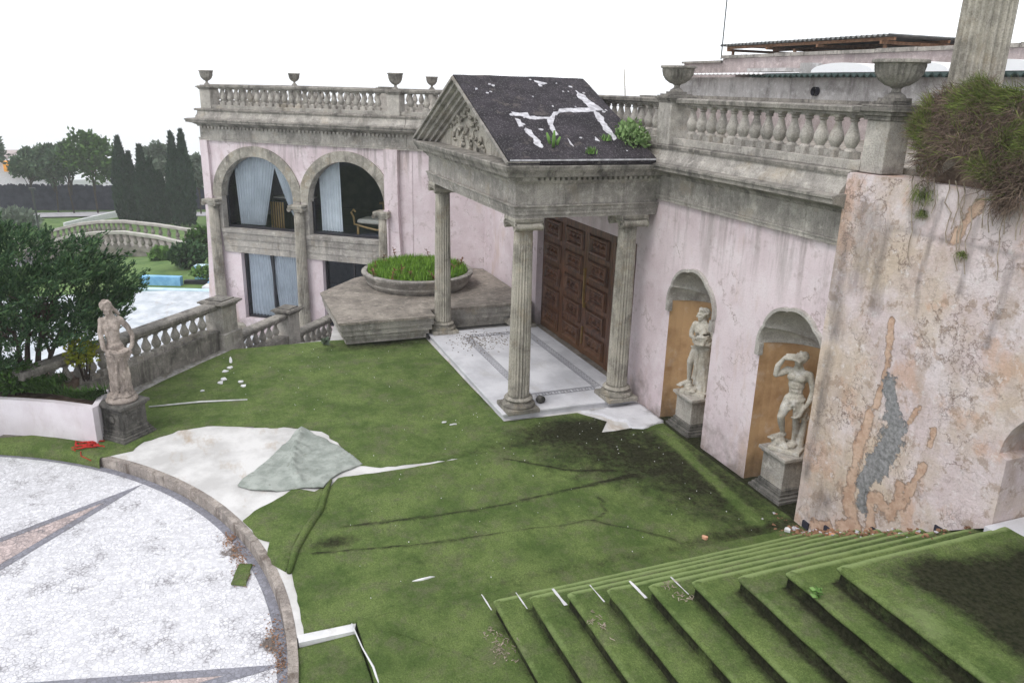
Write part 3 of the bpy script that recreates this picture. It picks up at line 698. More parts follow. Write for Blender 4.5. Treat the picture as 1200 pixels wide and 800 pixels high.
# ================================================================== VILLA
villa = thing('villa', 'long pink rendered villa with grey stone cornice, wall niches and two big arched windows', 'building', (12, -7, 0))
def wall_open(mb, O, D, N, L, z0, z1, ops, depth, nseg=20):
    O, D, N = Vector(O), Vector(D), Vector(N)
    P = lambda u, z, d=0: (O.x+D.x*u-N.x*d, O.y+D.y*u-N.y*d, z)
    def q(a, b, c, d): mb.add([a, b, c, d], [(0, 1, 2, 3)])
    br = sorted({0, L}|{v for o in ops for v in (o['u0'], o['u1'])})
    for a, b in zip(br[:-1], br[1:]):
        cs = sorted([o for o in ops if o['u0'] <= a+1e-6 and o['u1'] >= b-1e-6], key=lambda o: o['zb'])
        zc = z0
        for o in cs:
            if o['zb'] > zc: q(P(a, zc), P(b, zc), P(b, o['zb']), P(a, o['zb']))
            zc = o['zs']
            ztop = min([c['zb'] for c in cs if c['zb'] >= o['zs']+.01] or [z1])
            if o.get('arch') and abs(a-o['u0']) > 1e-5: zc = ztop
            elif o.get('arch'):
                uc = (o['u0']+o['u1'])/2; r = (o['u1']-o['u0'])/2
                pts = [(uc-r*cos(pi*k/nseg), o['zs']+r*sin(pi*k/nseg)) for k in range(nseg+1)]
                for (ua, za), (ub, zb) in zip(pts[:-1], pts[1:]):
                    q(P(ua, za), P(ub, zb), P(ub, ztop), P(ua, ztop)); q(P(ua, za), P(ub, zb), P(ub, zb, depth), P(ua, za, depth))
                zc = ztop
            else:
                q(P(a, zc), P(b, zc), P(b, zc, depth), P(a, zc, depth))
            q(P(a, o['zb']), P(b, o['zb']), P(b, o['zb'], depth), P(a, o['zb'], depth))
            for u in (o['u0'], o['u1']) if abs(a-o['u0']) < 1e-5 else (): q(P(u, o['zb']), P(u, o['zs']), P(u, o['zs'], depth), P(u, o['zb'], depth))
        if zc < z1: q(P(a, zc), P(b, zc), P(b, z1), P(a, z1))
    return mb
# main wall with two niches and the doorway
NI = [(6.62, 7.76), (8.79, 9.93)]
x_0 = 6.3
ops = [dict(u0=a-x_0, u1=b-x_0, zb=-.05, zs=1.96, arch=True) for a, b in NI]+[dict(u0=11.05-x_0, u1=15.2-x_0, zb=.0, zs=2.62)]
wm = wall_open(MB(), (x_0, WY), (1, 0), (0, 1), 18.65-x_0, -.3, 3.46, ops, .02)
wm.build('main_wall', M['pink'], villa)
wm = MB(); dd = Vector(P2)-Vector(P1); dn = dd.normalized()
wall_open(wm, P1, dn, (-dn.y, dn.x), dd.length, -.3, 3.46, [], .02); wm.build('side_wall', M['pink'], villa)
# wing wall: origin at left corner
AR = [(1.60, 1.11), (4.27, 1.11)]
ops = [dict(u0=c-r-.012, u1=c+r+.012, zb=1.08, zs=1.95, arch=True) for c, r in AR]+[dict(u0=.93, u1=2.72, zb=-1.48, zs=.44), dict(u0=3.48, u1=5.2, zb=-1.48, zs=.44)]
ww = wall_open(MB(), WA, WT, WN, 6.15, -2.1, 3.46, ops, .28, 28)
lw = Vector((-WN.x, -WN.y))
a_ = WA; b_ = WA+lw*7
ww.add([(a_.x, a_.y, -2.1), (b_.x, b_.y, -2.1), (b_.x, b_.y, 3.46), (a_.x, a_.y, 3.46)], [(0, 1, 2, 3)])
ww.build('wing_wall', M['pink_wing'], villa)
def local(mb, O, D, N):   # local (u along D, d outward N, z) -> world
    O, D, N = Vector(O), Vector(D), Vector(N)
    mb.v = [(O.x+D.x*u+N.x*d, O.y+D.y*u+N.y*d, z) for u, d, z in mb.v]; return mb
def wing(mb): return local(mb, WA, WT, WN)
# niche shells and interiors
def niche(x0, x1):
    xc, r = (x0+x1)/2, (x1-x0)/2; g = MB(); n = 20
    pts = [(xc-r*cos(pi*k/n), WY-.62*sin(pi*k/n)**.8-.0) for k in range(n+1)]
    for (ax, ay), (bx, by) in zip(pts[:-1], pts[1:]): g.add([(ax, ay, -.02), (bx, by, -.02), (bx, by, 1.97), (ax, ay, 1.97)], [(0, 1, 2, 3)])
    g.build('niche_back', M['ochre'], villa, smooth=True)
    s = MB(); nt_, nr = 84, 14; vs = []
    for i in range(nt_+1):
        th = pi*i/nt_; lob = abs(sin(th*3.5))**.6      # radiating flutes
        for j in range(nr+1):
            ph = pi/2*j/nr                         # 0 front rim -> back
            amp = .06+.16*sin(ph*1.6)
            q = r*(1.0-amp*(1-lob))
            X = -cos(th)*q*cos(ph); Z = sin(th)*q*cos(ph)*1.0; Y = -.62*sin(ph)
            vs.append((xc+X, WY+.012+Y, 1.955+Z*1.0))
    fs = [(i*(nr+1)+j, i*(nr+1)+j+1, (i+1)*(nr+1)+j+1, (i+1)*(nr+1)+j) for i in range(nt_) for j in range(nr)]
    s.add(vs, fs)
    # rim band standing a little proud of the wall
    vs = []
    for i in range(nt_+1):
        th = pi*i/nt_; lob = abs(sin(th*3.5))**.6; ri = r*(1-.05*(1-lob)); ro = r*(1.03+.06*lob)
        for q, d in ((ri, .012), (ri+.01, .05), (ro, .05), (ro+.005, .0)): vs.append((xc-cos(th)*q, WY+d, 1.955+sin(th)*q))
    s.add(vs, [(i*4+k, i*4+k+1, (i+1)*4+k+1, (i+1)*4+k) for i in range(nt_) for k in range(3)])
    for sx_ in (-1, 1):
        s.box(xc+sx_*r-.03, xc+sx_*r+.05, WY-.02, WY+.05, 1.80, 1.957)
    s.build('niche_shell', M['shell'], villa, smooth='auto')
    g2 = MB().box(x0-.25, x1+.25, WY-1.0, WY-.66, -.3, 3.0); g2.build('niche_core', M['dark'], villa)
for a_, b_ in NI: niche(a_, b_)

# entablature all the way round ------------------------------------------------
PATH = [(6.6, WY), P1, P2, (WA.x, WA.y), tuple(WA+lw*6.5)]
def seg_blocks(prof, path, name, mat, L, gap=.004, skip=None):
    cache = {}
    for i, ((ax, ay), (bx, by)) in enumerate(zip(path[:-1], path[1:])):
        a, b = Vector((ax, ay)), Vector((bx, by)); tot = (b-a).length; d = (b-a)/tot; n_ = Vector((-d.y, d.x))
        k = max(1, round(tot/L)); l = tot/k
        for j in range(k):
            c = a+d*(l*(j+.5))
            if skip and skip(c): continue
            key = round(l, 4)
            if key not in cache:
                h = l/2-gap/2; mb = MB(); m_ = len(prof)
                mb.add([(-h, o, z) for o, z in prof]+[(h, o, z) for o, z in prof], [(q, (q+1) % m_, m_+(q+1) % m_, m_+q) for q in range(m_)]+[tuple(range(m_))[::-1], tuple(range(m_, 2*m_))])
                cache[key] = mb.mesh(name, mat)
            o_ = obj(name, cache[key], villa, (c.x-12, c.y+7, 0), math.atan2(d.y, d.x))
inport = lambda c: 10.75 < c.x < 15.1 and c.y > -6.9 and c.y < -6.0
MB().sweep([(-.2, 3.43), (.05, 3.43), (.05, 3.475), (.062, 3.478), (.062, 3.50), (-.2, 3.50)], PATH).build('architrave_band', M['stone'], villa)
seg_blocks([(-.2, 3.502), (.045, 3.502), (.045, 3.792), (-.2, 3.792)], PATH, 'frieze_block', M['stone'], .62)
MB().sweep([(-.2, 3.79), (.06, 3.79), (.075, 3.83), (.11, 3.85), (.16, 3.88), (.27, 3.90), (.27, 3.945), (.29, 3.955), (.29, 3.985), (.22, 4.0), (-.2, 4.02)], PATH).jitter(.006, 5).build('cornice', M['stone_dark'], villa)
seg_blocks([(-.2, 3.99), (.17, 3.99), (.155, 4.04), (.10, 4.10), (.075, 4.17), (.075, 4.20), (-.2, 4.20)], [(6.64, WY)]+PATH[1:], 'plinth_stone', M['stone'], .95)
MB().sweep([(-.3, 4.198), (.095, 4.198), (.10, 4.235), (.08, 4.252), (-.3, 4.252)], PATH).build('plinth_moulding', M['stone_dark'], villa)
# dentils under the cornice are tiny on the wing: joined
dm = MB()
for u in np.arange(.05, 6.1, .11): dm.box(u, u+.06, .05, .10, 3.74, 3.80)
wing(dm); dd_ = dm.build('dentil_row', M['stone'], villa, kind='stuff')
# roof terrace surface and hidden core so nothing shows through
roofp = [(6.3, WY-.15), (18.5, WY-.15), (wp(6.15, -.15)), (wp(.1, -.15)), tuple(WA+lw*10), (30, -14), (3, -14), (3, WY-.15)]
rm_ = MB().prism([tuple(p) for p in roofp], 4.05, 4.2); rm_.build('roof_terrace', M['slab'], villa)
MB().box(5.0, 18.0, -10.5, -7.75, -.3, 4.04).build('rear_wall', M['dark'], villa)

# wing details: arches, pilasters, columns, beam
for (c, r) in AR:
    ro = r+.27; n = 5
    for k in range(n*2):
        t0, t1 = pi*k/(2*n), pi*(k+1)/(2*n)-.004*(k % 5 == 4)
        inn, ou = [], []
        for q in range(5):
            t = t0+(t1-t0)*q/4
            inn.append((c-r*cos(t), 1.95+r*sin(t))); x = c-ro*cos(t)
            x = min(x, 2.935) if c < 3 else max(x, 2.937)
            ou.append((x, 1.95+ro*sin(t)))
        pl = inn+ou[::-1]; m_ = len(pl); pr_ = .045+.004*(k % 2)
        mb = MB().add([(u, -.26, z) for u, z in pl]+[(u, pr_, z) for u, z in pl], [tuple(range(m_)), tuple(range(m_, 2*m_))]+[(i, (i+1) % m_, m_+(i+1) % m_, m_+i) for i in range(m_)])
        wing(mb).build('voussoir', M['stone_col'], villa)
    # stone lining of the jambs below the springing
    for sgn in (-1, 1):
        u = c+sgn*r; mb = MB().box(min(u, u+sgn*.2), max(u, u+sgn*.2), -.26, .042, 1.06, 1.949); wing(mb).build('jamb_stone', M['stone'], villa)
def pilaster(u0, u1, zt, d0, flare_l, flare_r, zb=-2.05):
    rows = []
    for k in range(15):
        z = zt+(zb-zt)*k/14; t = max(0, (k-3)/11)
        rows.append((z, u0-flare_l*t**2, u1+flare_r*t**1.6, d0+.10*t**2))
    v = []; 
    for z, a, b, d in rows: v += [(a, -.1, z), (a, d, z), (b, d, z), (b, -.1, z)]
    f = [(i*4+k, i*4+(k+1) % 4, i*4+4+(k+1) % 4, i*4+4+k) for i in range(14) for k in range(4)]+[(0, 1, 2, 3)]
    return MB().add(v, f)
wing(pilaster(-.02, .21, 3.43, .09, .22, .06)).build('corner_pilaster', M['pink_wing'], villa)
wing(pilaster(5.43, 5.80, 3.43, .14, .0, .35)).build('corner_pilaster', M['pink_wing'], villa)
wing(MB().box(5.44, 5.56, .13, .22, -2.0, 1.93)).build('pilaster_strip', M['pink'], villa)
bmn = MB()
for (z0, z1, d) in ((.98, 1.085, .10), (.80, .98, .075), (.60, .80, .055), (.42, .60, .04)): bmn.box(.44, 5.43, -.2, d, z0, z1-.004)
wing(bmn).build('spandrel_beam', M['stone'], villa)

def column_parts(root, r, h, nfl=20, name='column', mats=('stone_col',), order='ionic', face=0):
    """fluted shaft, moulded base and scrolled capital, built upward from the origin"""
    def nm(s): return s
    bb = MB().box(-r*1.55, r*1.55, -r*1.55, r*1.55, 0, r*.42, .006).lathe([(r*1.5, r*.42), (r*1.58, r*.55), (r*1.5, r*.72), (r*1.28, r*.78), (r*1.22, r*.9), (r*1.28, r*1.0), (r*1.34, r*1.12), (r*1.26, r*1.24), (r*1.08, r*1.32)], 28)
    base = bb.mesh(nm('base'), M[mats[0]], 'auto'); base.set_sharp_from_angle(angle=radians(35))
    hb, hc = r*1.3, h-r*1.25; prof = []
    for k in range(9):
        t = k/8; prof.append((r*(1.0-.17*t**1.4), hb+(hc-hb)*t, 1 if 0 < k < 8 else .15))
    prof[0:1] = [(r*1.02, hb, 0), (r*1.0, hb+.04, 1)]
    sh = MB().lathe(prof, nfl*6, flute=nfl, amp=.2); shaft = sh.mesh(nm('shaft'), M[mats[0]], True)
    rt_ = r*.83; cb = MB().lathe([(rt_*1.02, hc), (rt_*1.12, hc+r*.08), (rt_*1.05, hc+r*.16), (rt_*1.12, hc+r*.3), (rt_*1.45, hc+r*.6), (rt_*1.4, hc+r*.68)], 24)
    cb.box(-r*1.15, r*1.15, -r*1.22, r*1.22, hc+r*.62, hc+r*.90, .006)
    cb.box(-r*1.32, r*1.32, -r*1.32, r*1.32, hc+r*.92, h, .006)
    for sxx in (-1, 1):           # volutes: a bolster on each side with scroll ends
        pts = []
        for syy in (-1, 1):
            sp_ = []
            for k in range(15):
                t = k/14*2.6*pi; q = r*(.40-.30*k/14)
                sp_.append((sxx*(r*1.12+q*cos(pi/2-t)*1.0), syy*r*1.24, hc+r*.50+q*sin(pi/2-t)))
            cb.tube(sp_, [r*.085]*15, 5)
        m_ = MB().lathe([(r*.34, -r*1.2), (r*.30, -r*.5), (r*.24, 0), (r*.30, r*.5), (r*.34, r*1.2)], 12).xform(Matrix.Translation((sxx*r*1.12, 0, hc+r*.50)) @ Matrix.Rotation(pi/2, 4, 'X'))
        cb.add(m_.v, m_.f)
    cap = cb.mesh(nm('capital'), M[mats[0]], 'auto'); cap.set_sharp_from_angle(angle=radians(35))
    return base, shaft, cap
# wing columns (half engaged)
wb, ws, wc = column_parts(None, .155, 3.55)
for i, u in enumerate((.28, 2.935, 5.40)):
    p = wp(u, .16); c = bpy.data.objects.new('engaged_column', None); COL.objects.link(c); c.parent = villa; c.location = (p[0]-12, p[1]+7, -1.66)
    c.rotation_euler = (0, 0, math.atan2(WT.y, WT.x))
    for nme, me in (('base', wb), ('shaft', ws), ('capital', wc)): obj(nme, me, c)
    pb = MB().box(-.26, .26, -.26, .26, -.36, 0, .01); obj('pedestal', pb.mesh('pedestal', M['stone']), c)

# windows: frame + glass, room and curtains behind
def pane(pl, dpt, name='window_pane'):
    mb = MB().add([(u, -dpt, z) for u, z in pl], [tuple(range(len(pl)))]); wing(mb).build(name, M['glass'], villa)
for (c, r) in AR:
    pts = [(c-r+.01, 1.09), (c+r-.01, 1.09)]+[(c+(r-.01)*cos(pi*k/24), 1.95+(r-.01)*sin(pi*k/24)) for k in range(25)]
    pane(pts, .2)
    fr = MB(); fr.box(c-r, c+r, -.235, -.165, 1.085, 1.15)
    for sgn in (-1, 1): fr.box(c+sgn*r-.045*(sgn > 0), c+sgn*r+.045*(sgn < 0), -.23, -.17, 1.15, 1.95)
    wing(fr).build('window_frame', M['frame'], villa)
for (u0, u1) in ((.93, 2.72), (3.48, 5.2)):
    pane([(u0, -1.45), (u1, -1.45), (u1, .44), (u0, .44)], .18)
    fr = MB().box(u0, u1, -.22, -.15, -1.50, -1.42).box(u0, u0+.05, -.22, -.15, -1.42, .44).box(u1-.05, u1, -.22, -.15, -1.42, .44).box((u0+u1)/2-.025, (u0+u1)/2+.025, -.219, -.151, -1.42, .438)
    wing(fr).build('window_frame', M['frame'], villa)
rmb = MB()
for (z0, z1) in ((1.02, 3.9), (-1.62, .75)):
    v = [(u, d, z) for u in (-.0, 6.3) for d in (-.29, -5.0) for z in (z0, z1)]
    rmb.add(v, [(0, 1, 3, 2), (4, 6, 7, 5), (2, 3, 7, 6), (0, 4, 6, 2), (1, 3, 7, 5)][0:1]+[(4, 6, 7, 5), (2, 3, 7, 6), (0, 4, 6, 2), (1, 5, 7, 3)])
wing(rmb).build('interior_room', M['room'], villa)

def curtain(path_top, path_bot, zt, zb, dpt, label, group, folds=22, amp=.05, shape=None):
    """hung cloth: top edge u-range to bottom edge u-range, with vertical folds"""
    n = folds*6; rows = 14; v = []
    for j in range(rows+1):
        t = j/rows
        a = path_top[0]+(path_bot[0]-path_top[0])*t; b = path_top[1]+(path_bot[1]-path_top[1])*t
        if shape: a, b = shape(t, a, b)
        for i in range(n+1):
            s = i/n; u = a+(b-a)*s
            d = -dpt+amp*sin(s*folds*2*pi+.5*sin(s*9))*(0.6+.4*t)+.02*noise.noise(Vector((s*5, t*2, a)))
            top = zt(u) if callable(zt) else zt
            v.append((u, d, top+(zb-top)*t))
    f = [(j*(n+1)+i, j*(n+1)+i+1, (j+1)*(n+1)+i+1, (j+1)*(n+1)+i) for j in range(rows) for i in range(n)]
    mb = wing(MB().add(v, f)); o = mb.build('curtain', M['curtain'], None, smooth=True)
    tag(o, label, 'curtain', group); return o
def arch_z(c): return lambda u: 1.95+sqrt(max(0.01, 1.2**2-(u-c)**2))
curtain((.62, 1.98), (.72, 1.50), arch_z(1.6), 1.14, .45, 'wide pale curtain gathered to the left inside the left arched window', 'curtains in the wing windows', 13)
curtain((1.80, 2.55), (2.45, 2.66), arch_z(1.6), 1.50, .36, 'pale curtain swept down to the right edge of the left arched window', 'curtains in the wing windows', 9, .03)
curtain((3.25, 3.86), (3.28, 3.90), arch_z(4.27), 1.14, .45, 'narrow pale curtain hanging straight at the left of the right arched window', 'curtains in the wing windows', 7)
curtain((.99, 1.66), (.99, 1.82), .43, -1.42, .28, 'pale curtain at the left half of the lower glass door', 'curtains in the wing windows', 8)
curtain((1.70, 2.66), (1.93, 2.66), .43, -1.42, .29, 'pale curtain covering the right half of the lower glass door', 'curtains in the wing windows', 12)
# furniture behind the glass
t = thing('daybed', 'cream daybed with gilded scroll frame behind the right arched window', 'sofa', (*wp(4.7, -1.2), 1.02))
def wl(mb): return wing(mb)
wl(MB().box(4.1, 5.5, -1.5, -.9, 1.32, 1.44, .03)).build('mattress', M['sofa'], t)
wl(MB().tube([(4.0, -.88, 1.52), (4.02, -.88, 1.30), (4.3, -.88, 1.24), (4.7, -.88, 1.18), (5.1, -.88, 1.25), (5.5, -.88, 1.27)], .03, 6).tube([(4.0, -.88, 1.5), (3.93, -.88, 1.62), (4.0, -.88, 1.70), (4.07, -.88, 1.64)], .03, 6)).build('carved_frame', M['gilt'], t)
wl(MB().box(4.08, 4.14, -.95, -.89, 1.02, 1.24).box(5.4, 5.46, -.95, -.89, 1.02, 1.24)).build('leg', M['gilt'], t)
t = thing('cage_stand', 'upright gilded slatted stand behind the left arched window', 'cabinet', (*wp(1.72, -.8), 1.02))
for k in range(6): wl(MB().box(1.52+k*.075, 1.555+k*.075, -.72, -.69, 1.03, 1.78)).build('slat', M['gilt'], t)
wl(MB().box(1.50, 1.95, -1.0, -.73, 1.02, 1.80)).build('carcass', M['frame'], t)
wl(MB().box(1.5, 2.6, -1.4, -.9, 1.86, 1.90)).build('table_top', M['sofa'], tag(thing('side_table', 'pale table top seen between the curtains of the left arched window', 'table', (*wp(2.2, -1.2), 1.02))))

wl(MB().box(3.95, 5.5, -3.0, -2.6, 1.62, 1.68).box(4.0, 4.06, -2.9, -2.7, 1.02, 1.619).box(5.2, 5.26, -2.9, -2.7, 1.02, 1.619)).build('console_top', M['gilt'], thing('console_table', 'console table deep inside behind the right arched window', 'table', (*wp(4.7, -2.8), 1.02)))
for k, (u, q) in enumerate(((4.35, .8), (4.75, 1.0), (5.15, .9))):
    p = wp(u, -2.75); tag(MB().lathe([(.05*q, 0), (.05*q, .02), (.10*q, .10), (.12*q, .18), (.05*q, .28), (.08*q, .33)], 12, (p[0], p[1], 1.682)).build('vase', M['sofa'], smooth=True), ('left', 'middle', 'right')[k]+' of three pale vases on the console behind the right arched window', 'vase')
# ------------------------------------------------------------------ the carved door
dr = bpy.data.objects.new('carved_door', None); COL.objects.link(dr); dr.parent = villa; dr.location = (13.15-12, -6.66+7, 0)
DW = 1.03; DXS = 11.08
pn = MB(); pw, ph = .76, .37
# bolection panel: stepped frame with three faceted bosses
for k, (a, d) in enumerate(((0, .0), (.03, .03), (.07, .03), (.10, .004))): pass
def ring(mb, w0, h0, w1, h1, y0, y1):
    v = [(-w0, y0, -h0), (w0, y0, -h0), (w0, y0, h0), (-w0, y0, h0), (-w1, y1, -h1), (w1, y1, -h1), (w1, y1, h1), (-w1, y1, h1)]
    mb.add(v, [(i, (i+1) % 4, 4+(i+1) % 4, 4+i) for i in range(4)])
ring(pn, pw/2, ph/2, pw/2-.02, ph/2-.02, 0, .05); ring(pn, pw/2-.02, ph/2-.02, pw/2-.055, ph/2-.055, .05, .045); ring(pn, pw/2-.055, ph/2-.055, pw/2-.09, ph/2-.09, .045, -.012)
ring(pn, pw/2-.09, ph/2-.09, pw/2-.12, ph/2-.115, -.012, .012); pn.add([(-pw/2+.12, .012, -ph/2+.115), (pw/2-.12, .012, -ph/2+.115), (pw/2-.12, .012, ph/2-.115), (-pw/2+.12, .012, ph/2-.115)], [(0, 1, 2, 3)])
for k in (-1, 0, 1):
    x = k*.165; r = .075
    pn.add([(x-r, -.01, 0), (x, -.01, -r*1.25), (x+r, -.01, 0), (x, -.01, r*1.25), (x-.01, .085, 0.015)], [(0, 1, 4), (1, 2, 4), (2, 3, 4), (3, 0, 4)])
pme = pn.mesh('door_panel', M['wood'])
for k in range(4):
    x0 = DXS+k*DW; z0, z1 = .04, 2.47
    lf = MB().box(x0+.004, x0+DW-.004, -6.74, -6.66, z0, z1).box(x0+.004, x0+.09, -6.66, -6.642, z0, z1).box(x0+DW-.09, x0+DW-.004, -6.66, -6.642, z0, z1)
    for j in range(6):
        zz = z0+.02+j*.478; lf.box(x0+.092, x0+DW-.092, -6.66, -6.644, zz, min(zz+.075, z1))
    lo = bpy.data.objects.new('door_leaf', lf.mesh('door_leaf', M['wood'], shift=Vector((13.15, -6.66, 0)))); COL.objects.link(lo); lo.parent = dr
    for j in range(5): obj('door_panel', pme, dr, (x0+DW/2-13.15, .014, z0+.095+.2+j*.478), 0)
dfm = MB().box(DXS-.09, DXS-.004, -6.74, -6.58, 0, 2.6).box(DXS+4*DW+.004, DXS+4*DW+.09, -6.74, -6.58, 0, 2.6).box(DXS-.09, DXS+4*DW+.09, -6.742, -6.575, 2.475, 2.62)
dfm.build('door_frame', M['wood'], dr)
MB().box(DXS+2*DW-.03, DXS+2*DW-.005, -6.64, -6.60, 1.05, 1.75).build('door_handle', M['brass'], dr)
MB().box(DXS+2*DW-.10, DXS+2*DW-.07, -6.63, -6.58, 1.0, 1.1).build('lock', M['brass'], dr); MB().box(DXS+2*DW-.03, DXS+2*DW-.005, -6.64, -6.61, .25, .6).build('bolt', M['brass'], dr)
MB().box(15.2, 15.34, -6.80, -6.522, -.1, 3.3).build('door_jamb', M['pink'], villa); MB().box(10.9, 11.05, -6.80, -6.522, -.1, 3.3).build('door_jamb', M['pink'], villa)
MB().box(11.05, 15.2, -6.85, -6.745, -.1, 3.2).build('door_backing', M['dark'], villa)
MB().box(11.06, 15.19, -6.74, -6.415, -.02, .035).jitter(.004).build('door_threshold', M['slab'], villa)

# ================================================================== PORTICO
PX0, PX1, PYF = 10.53, 15.27, -4.14
por = thing('portico', 'grey stone entrance portico with fluted columns and triangular pediment under a dark roof', 'portico', (12.9, -5.2, 0))
cb, cs_, cc = column_parts(None, .172, 3.07)
for (x, y) in ((10.74, -4.36), (15.05, -4.36), (10.70, -6.1), (15.05, -6.1)):
    c = bpy.data.objects.new('column', None); COL.objects.link(c); c.parent = por; c.location = (x-12.9, y+5.2, .12)
    for nme, me in (('base', cb), ('shaft', cs_), ('capital', cc)): obj(nme, me, c)
EP = [(PX0, WY+.02), (PX0, PYF), (PX1, PYF), (PX1, WY+.02)]     # outward = left of travel: reverse so left is outside
EP = EP[:]  
def outw(path): return path
# travelling from near-back to near-front to far-front to far-back keeps the outside on the left
MB().sweep([(-.36, 3.19), (0, 3.19), (0, 3.24), (.014, 3.243), (.014, 3.30), (.028, 3.303), (.028, 3.345), (.05, 3.36), (.05, 3.385), (-.36, 3.385)], EP).build('architrave', M['stone'], por)
def blocks(prof, name, L, mat):
    for (ax, ay), (bx, by) in zip(EP[:-1], EP[1:]):
        a, b = Vector((ax, ay)), Vector((bx, by)); tot = (b-a).length; d = (b-a)/tot
        k = round(tot/L); l = tot/k; m_ = len(prof)
        for j in range(k):
            c = a+d*(l*(j+.5)); h0 = -l/2+(.0 if j == 0 else .0); h1 = l/2-.004
            mb = MB().add([(h0, o, z) for o, z in prof]+[(h1, o, z) for o, z in prof], [(q, (q+1) % m_, m_+(q+1) % m_, m_+q) for q in range(m_)]+[tuple(range(m_))[::-1], tuple(range(m_, 2*m_))])
            obj(name, mb.mesh(name, M[mat]), por, (c.x-12.9, c.y+5.2, 0), math.atan2(d.y, d.x))
blocks([(-.3, 3.387), (.0, 3.387), (.0, 3.68), (-.3, 3.68)], 'frieze_block', .8, 'stone')
MB().sweep([(-.3, 3.68), (.02, 3.68), (.045, 3.72), (.045, 3.735), (-.3, 3.735)], EP).build('bed_moulding', M['stone'], por)
MB().sweep([(-.3, 3.785), (.10, 3.785), (.18, 3.80), (.20, 3.85), (.235, 3.90), (.25, 3.95), (.24, 3.965), (-.3, 3.975)], EP).jitter(.004, 5).build('cornice', M['stone_dark'], por)
dn_ = MB()
for y in np.arange(WY+.1, PYF-.0, .085): dn_.box(PX0-.085, PX0-.0, y, y+.05, 3.736, 3.784)
for x in np.arange(PX0-.06, PX1+.06, .085): dn_.box(x, x+.05, PYF-.001, PYF+.085, 3.736, 3.784)
dn_.build('dentil_row', M['stone'], por, kind='stuff')
MB().box(PX0+.36, PX1-.36, WY+.03, PYF-.36, 3.2, 3.26).build('ceiling', M['stone_dark'], por)
AX = (PX0+PX1)/2; AZ = 5.10; EZ = 3.98
# tympanum
tm = MB().add([(PX0+.05, PYF-.10, 3.97), (PX1-.05, PYF-.10, 3.97), (AX, PYF-.10, AZ-.02), (PX0+.05, PYF-.3, 3.97), (PX1-.05, PYF-.3, 3.97), (AX, PYF-.3, AZ-.02)], [(0, 1, 2), (3, 5, 4), (0, 3, 4, 1), (1, 4, 5, 2), (2, 5, 3, 0)])
tm.build('tympanum', M['stone_col'], por)
# raking cornices: stepped profile swept up each slope
def rake(sgn, layers, y0, name, mat):
    ex = AX+sgn*(PX1-AX+.24); slope = Vector((AX-ex, AZ-EZ)); L = slope.length; d = slope/L; n_ = Vector((-d.y, d.x))*(1 if sgn > 0 else -1)
    if n_.y < 0: n_ = -n_
    mb = MB()
    for (h0, h1, yo) in layers:
        def pt(s_, h): 
            # mitre at the ridge: extend to x=AX
            p = Vector((ex, EZ))+d*s_+n_*h
            return p
        a0, a1 = pt(0, h0), pt(0, h1)
        b0 = Vector((AX, 0)); 
        def ridge(h):
            p = pt(0, h); tt = (AX-p.x)/d.x; return p+d*tt
        r0_, r1_ = ridge(h0), ridge(h1)
        q = [(a0.x, a0.y), (r0_.x, r0_.y), (r1_.x, r1_.y), (a1.x, a1.y)]
        mb.add([(x, y0, z) for x, z in q]+[(x, PYF+yo, z) for x, z in q], [(0, 1, 2, 3), (7, 6, 5, 4)]+[(i, (i+1) % 4, 4+(i+1) % 4, 4+i) for i in range(4)])
    return mb.build(name, mat, por)
for sgn in (-1, 1):
    rake(sgn, [(-.26, -.20, -.04), (-.198, -.13, .03), (-.128, -.06, .10), (-.058, .0, .19), (.002, .045, .25)], PYF-.25, 'raking_cornice', M['stone'])
# roof slabs
for sgn in (-1, 1):
    ex = AX+sgn*(PX1-AX+.25); n = 40; mdl = 26; v = []
    for j in range(mdl+1):
        yy = PYF+.22+(WY+.24-PYF-.22)*j/mdl
        for i in range(n+1):
            t = i/n; x = ex+(AX-ex)*t; z = EZ+.03+(AZ-EZ)*t+.045+.010*nz(x*1.0, yy, 2.2)+.006*nz(x, yy, 7)
            v.append((x, yy+.015*nz(x, 3.3, 5)*(j == 0), z))
    f = [(j*(n+1)+i, j*(n+1)+i+1, (j+1)*(n+1)+i+1, (j+1)*(n+1)+i) for j in range(mdl) for i in range(n)]
    mb = MB().add(v, f)
    k0 = len(mb.v); ed = [(ex, PYF+.22), (ex, WY+.02)]
    mb.add([(ex, PYF+.22, EZ-.0), (ex, WY+.24, EZ-.0), (ex, WY+.24, EZ+.078), (ex, PYF+.22, EZ+.078)], [(0, 1, 2, 3)])
    mb.add([(ex, PYF+.221, EZ), (AX, PYF+.221, AZ), (AX, PYF+.221, AZ+.075), (ex, PYF+.221, EZ+.075)], [(0, 1, 2, 3)])
    mb.build('roof_slope', M['bitumen'], por, smooth=True)
MB().sweep([(.235, 4.03), (.262, 4.03), (.262, 4.052), (.235, 4.052)], [(PX0, WY+.25), (PX0, PYF+.2)]).build('eaves_edge', M['membrane'], por)
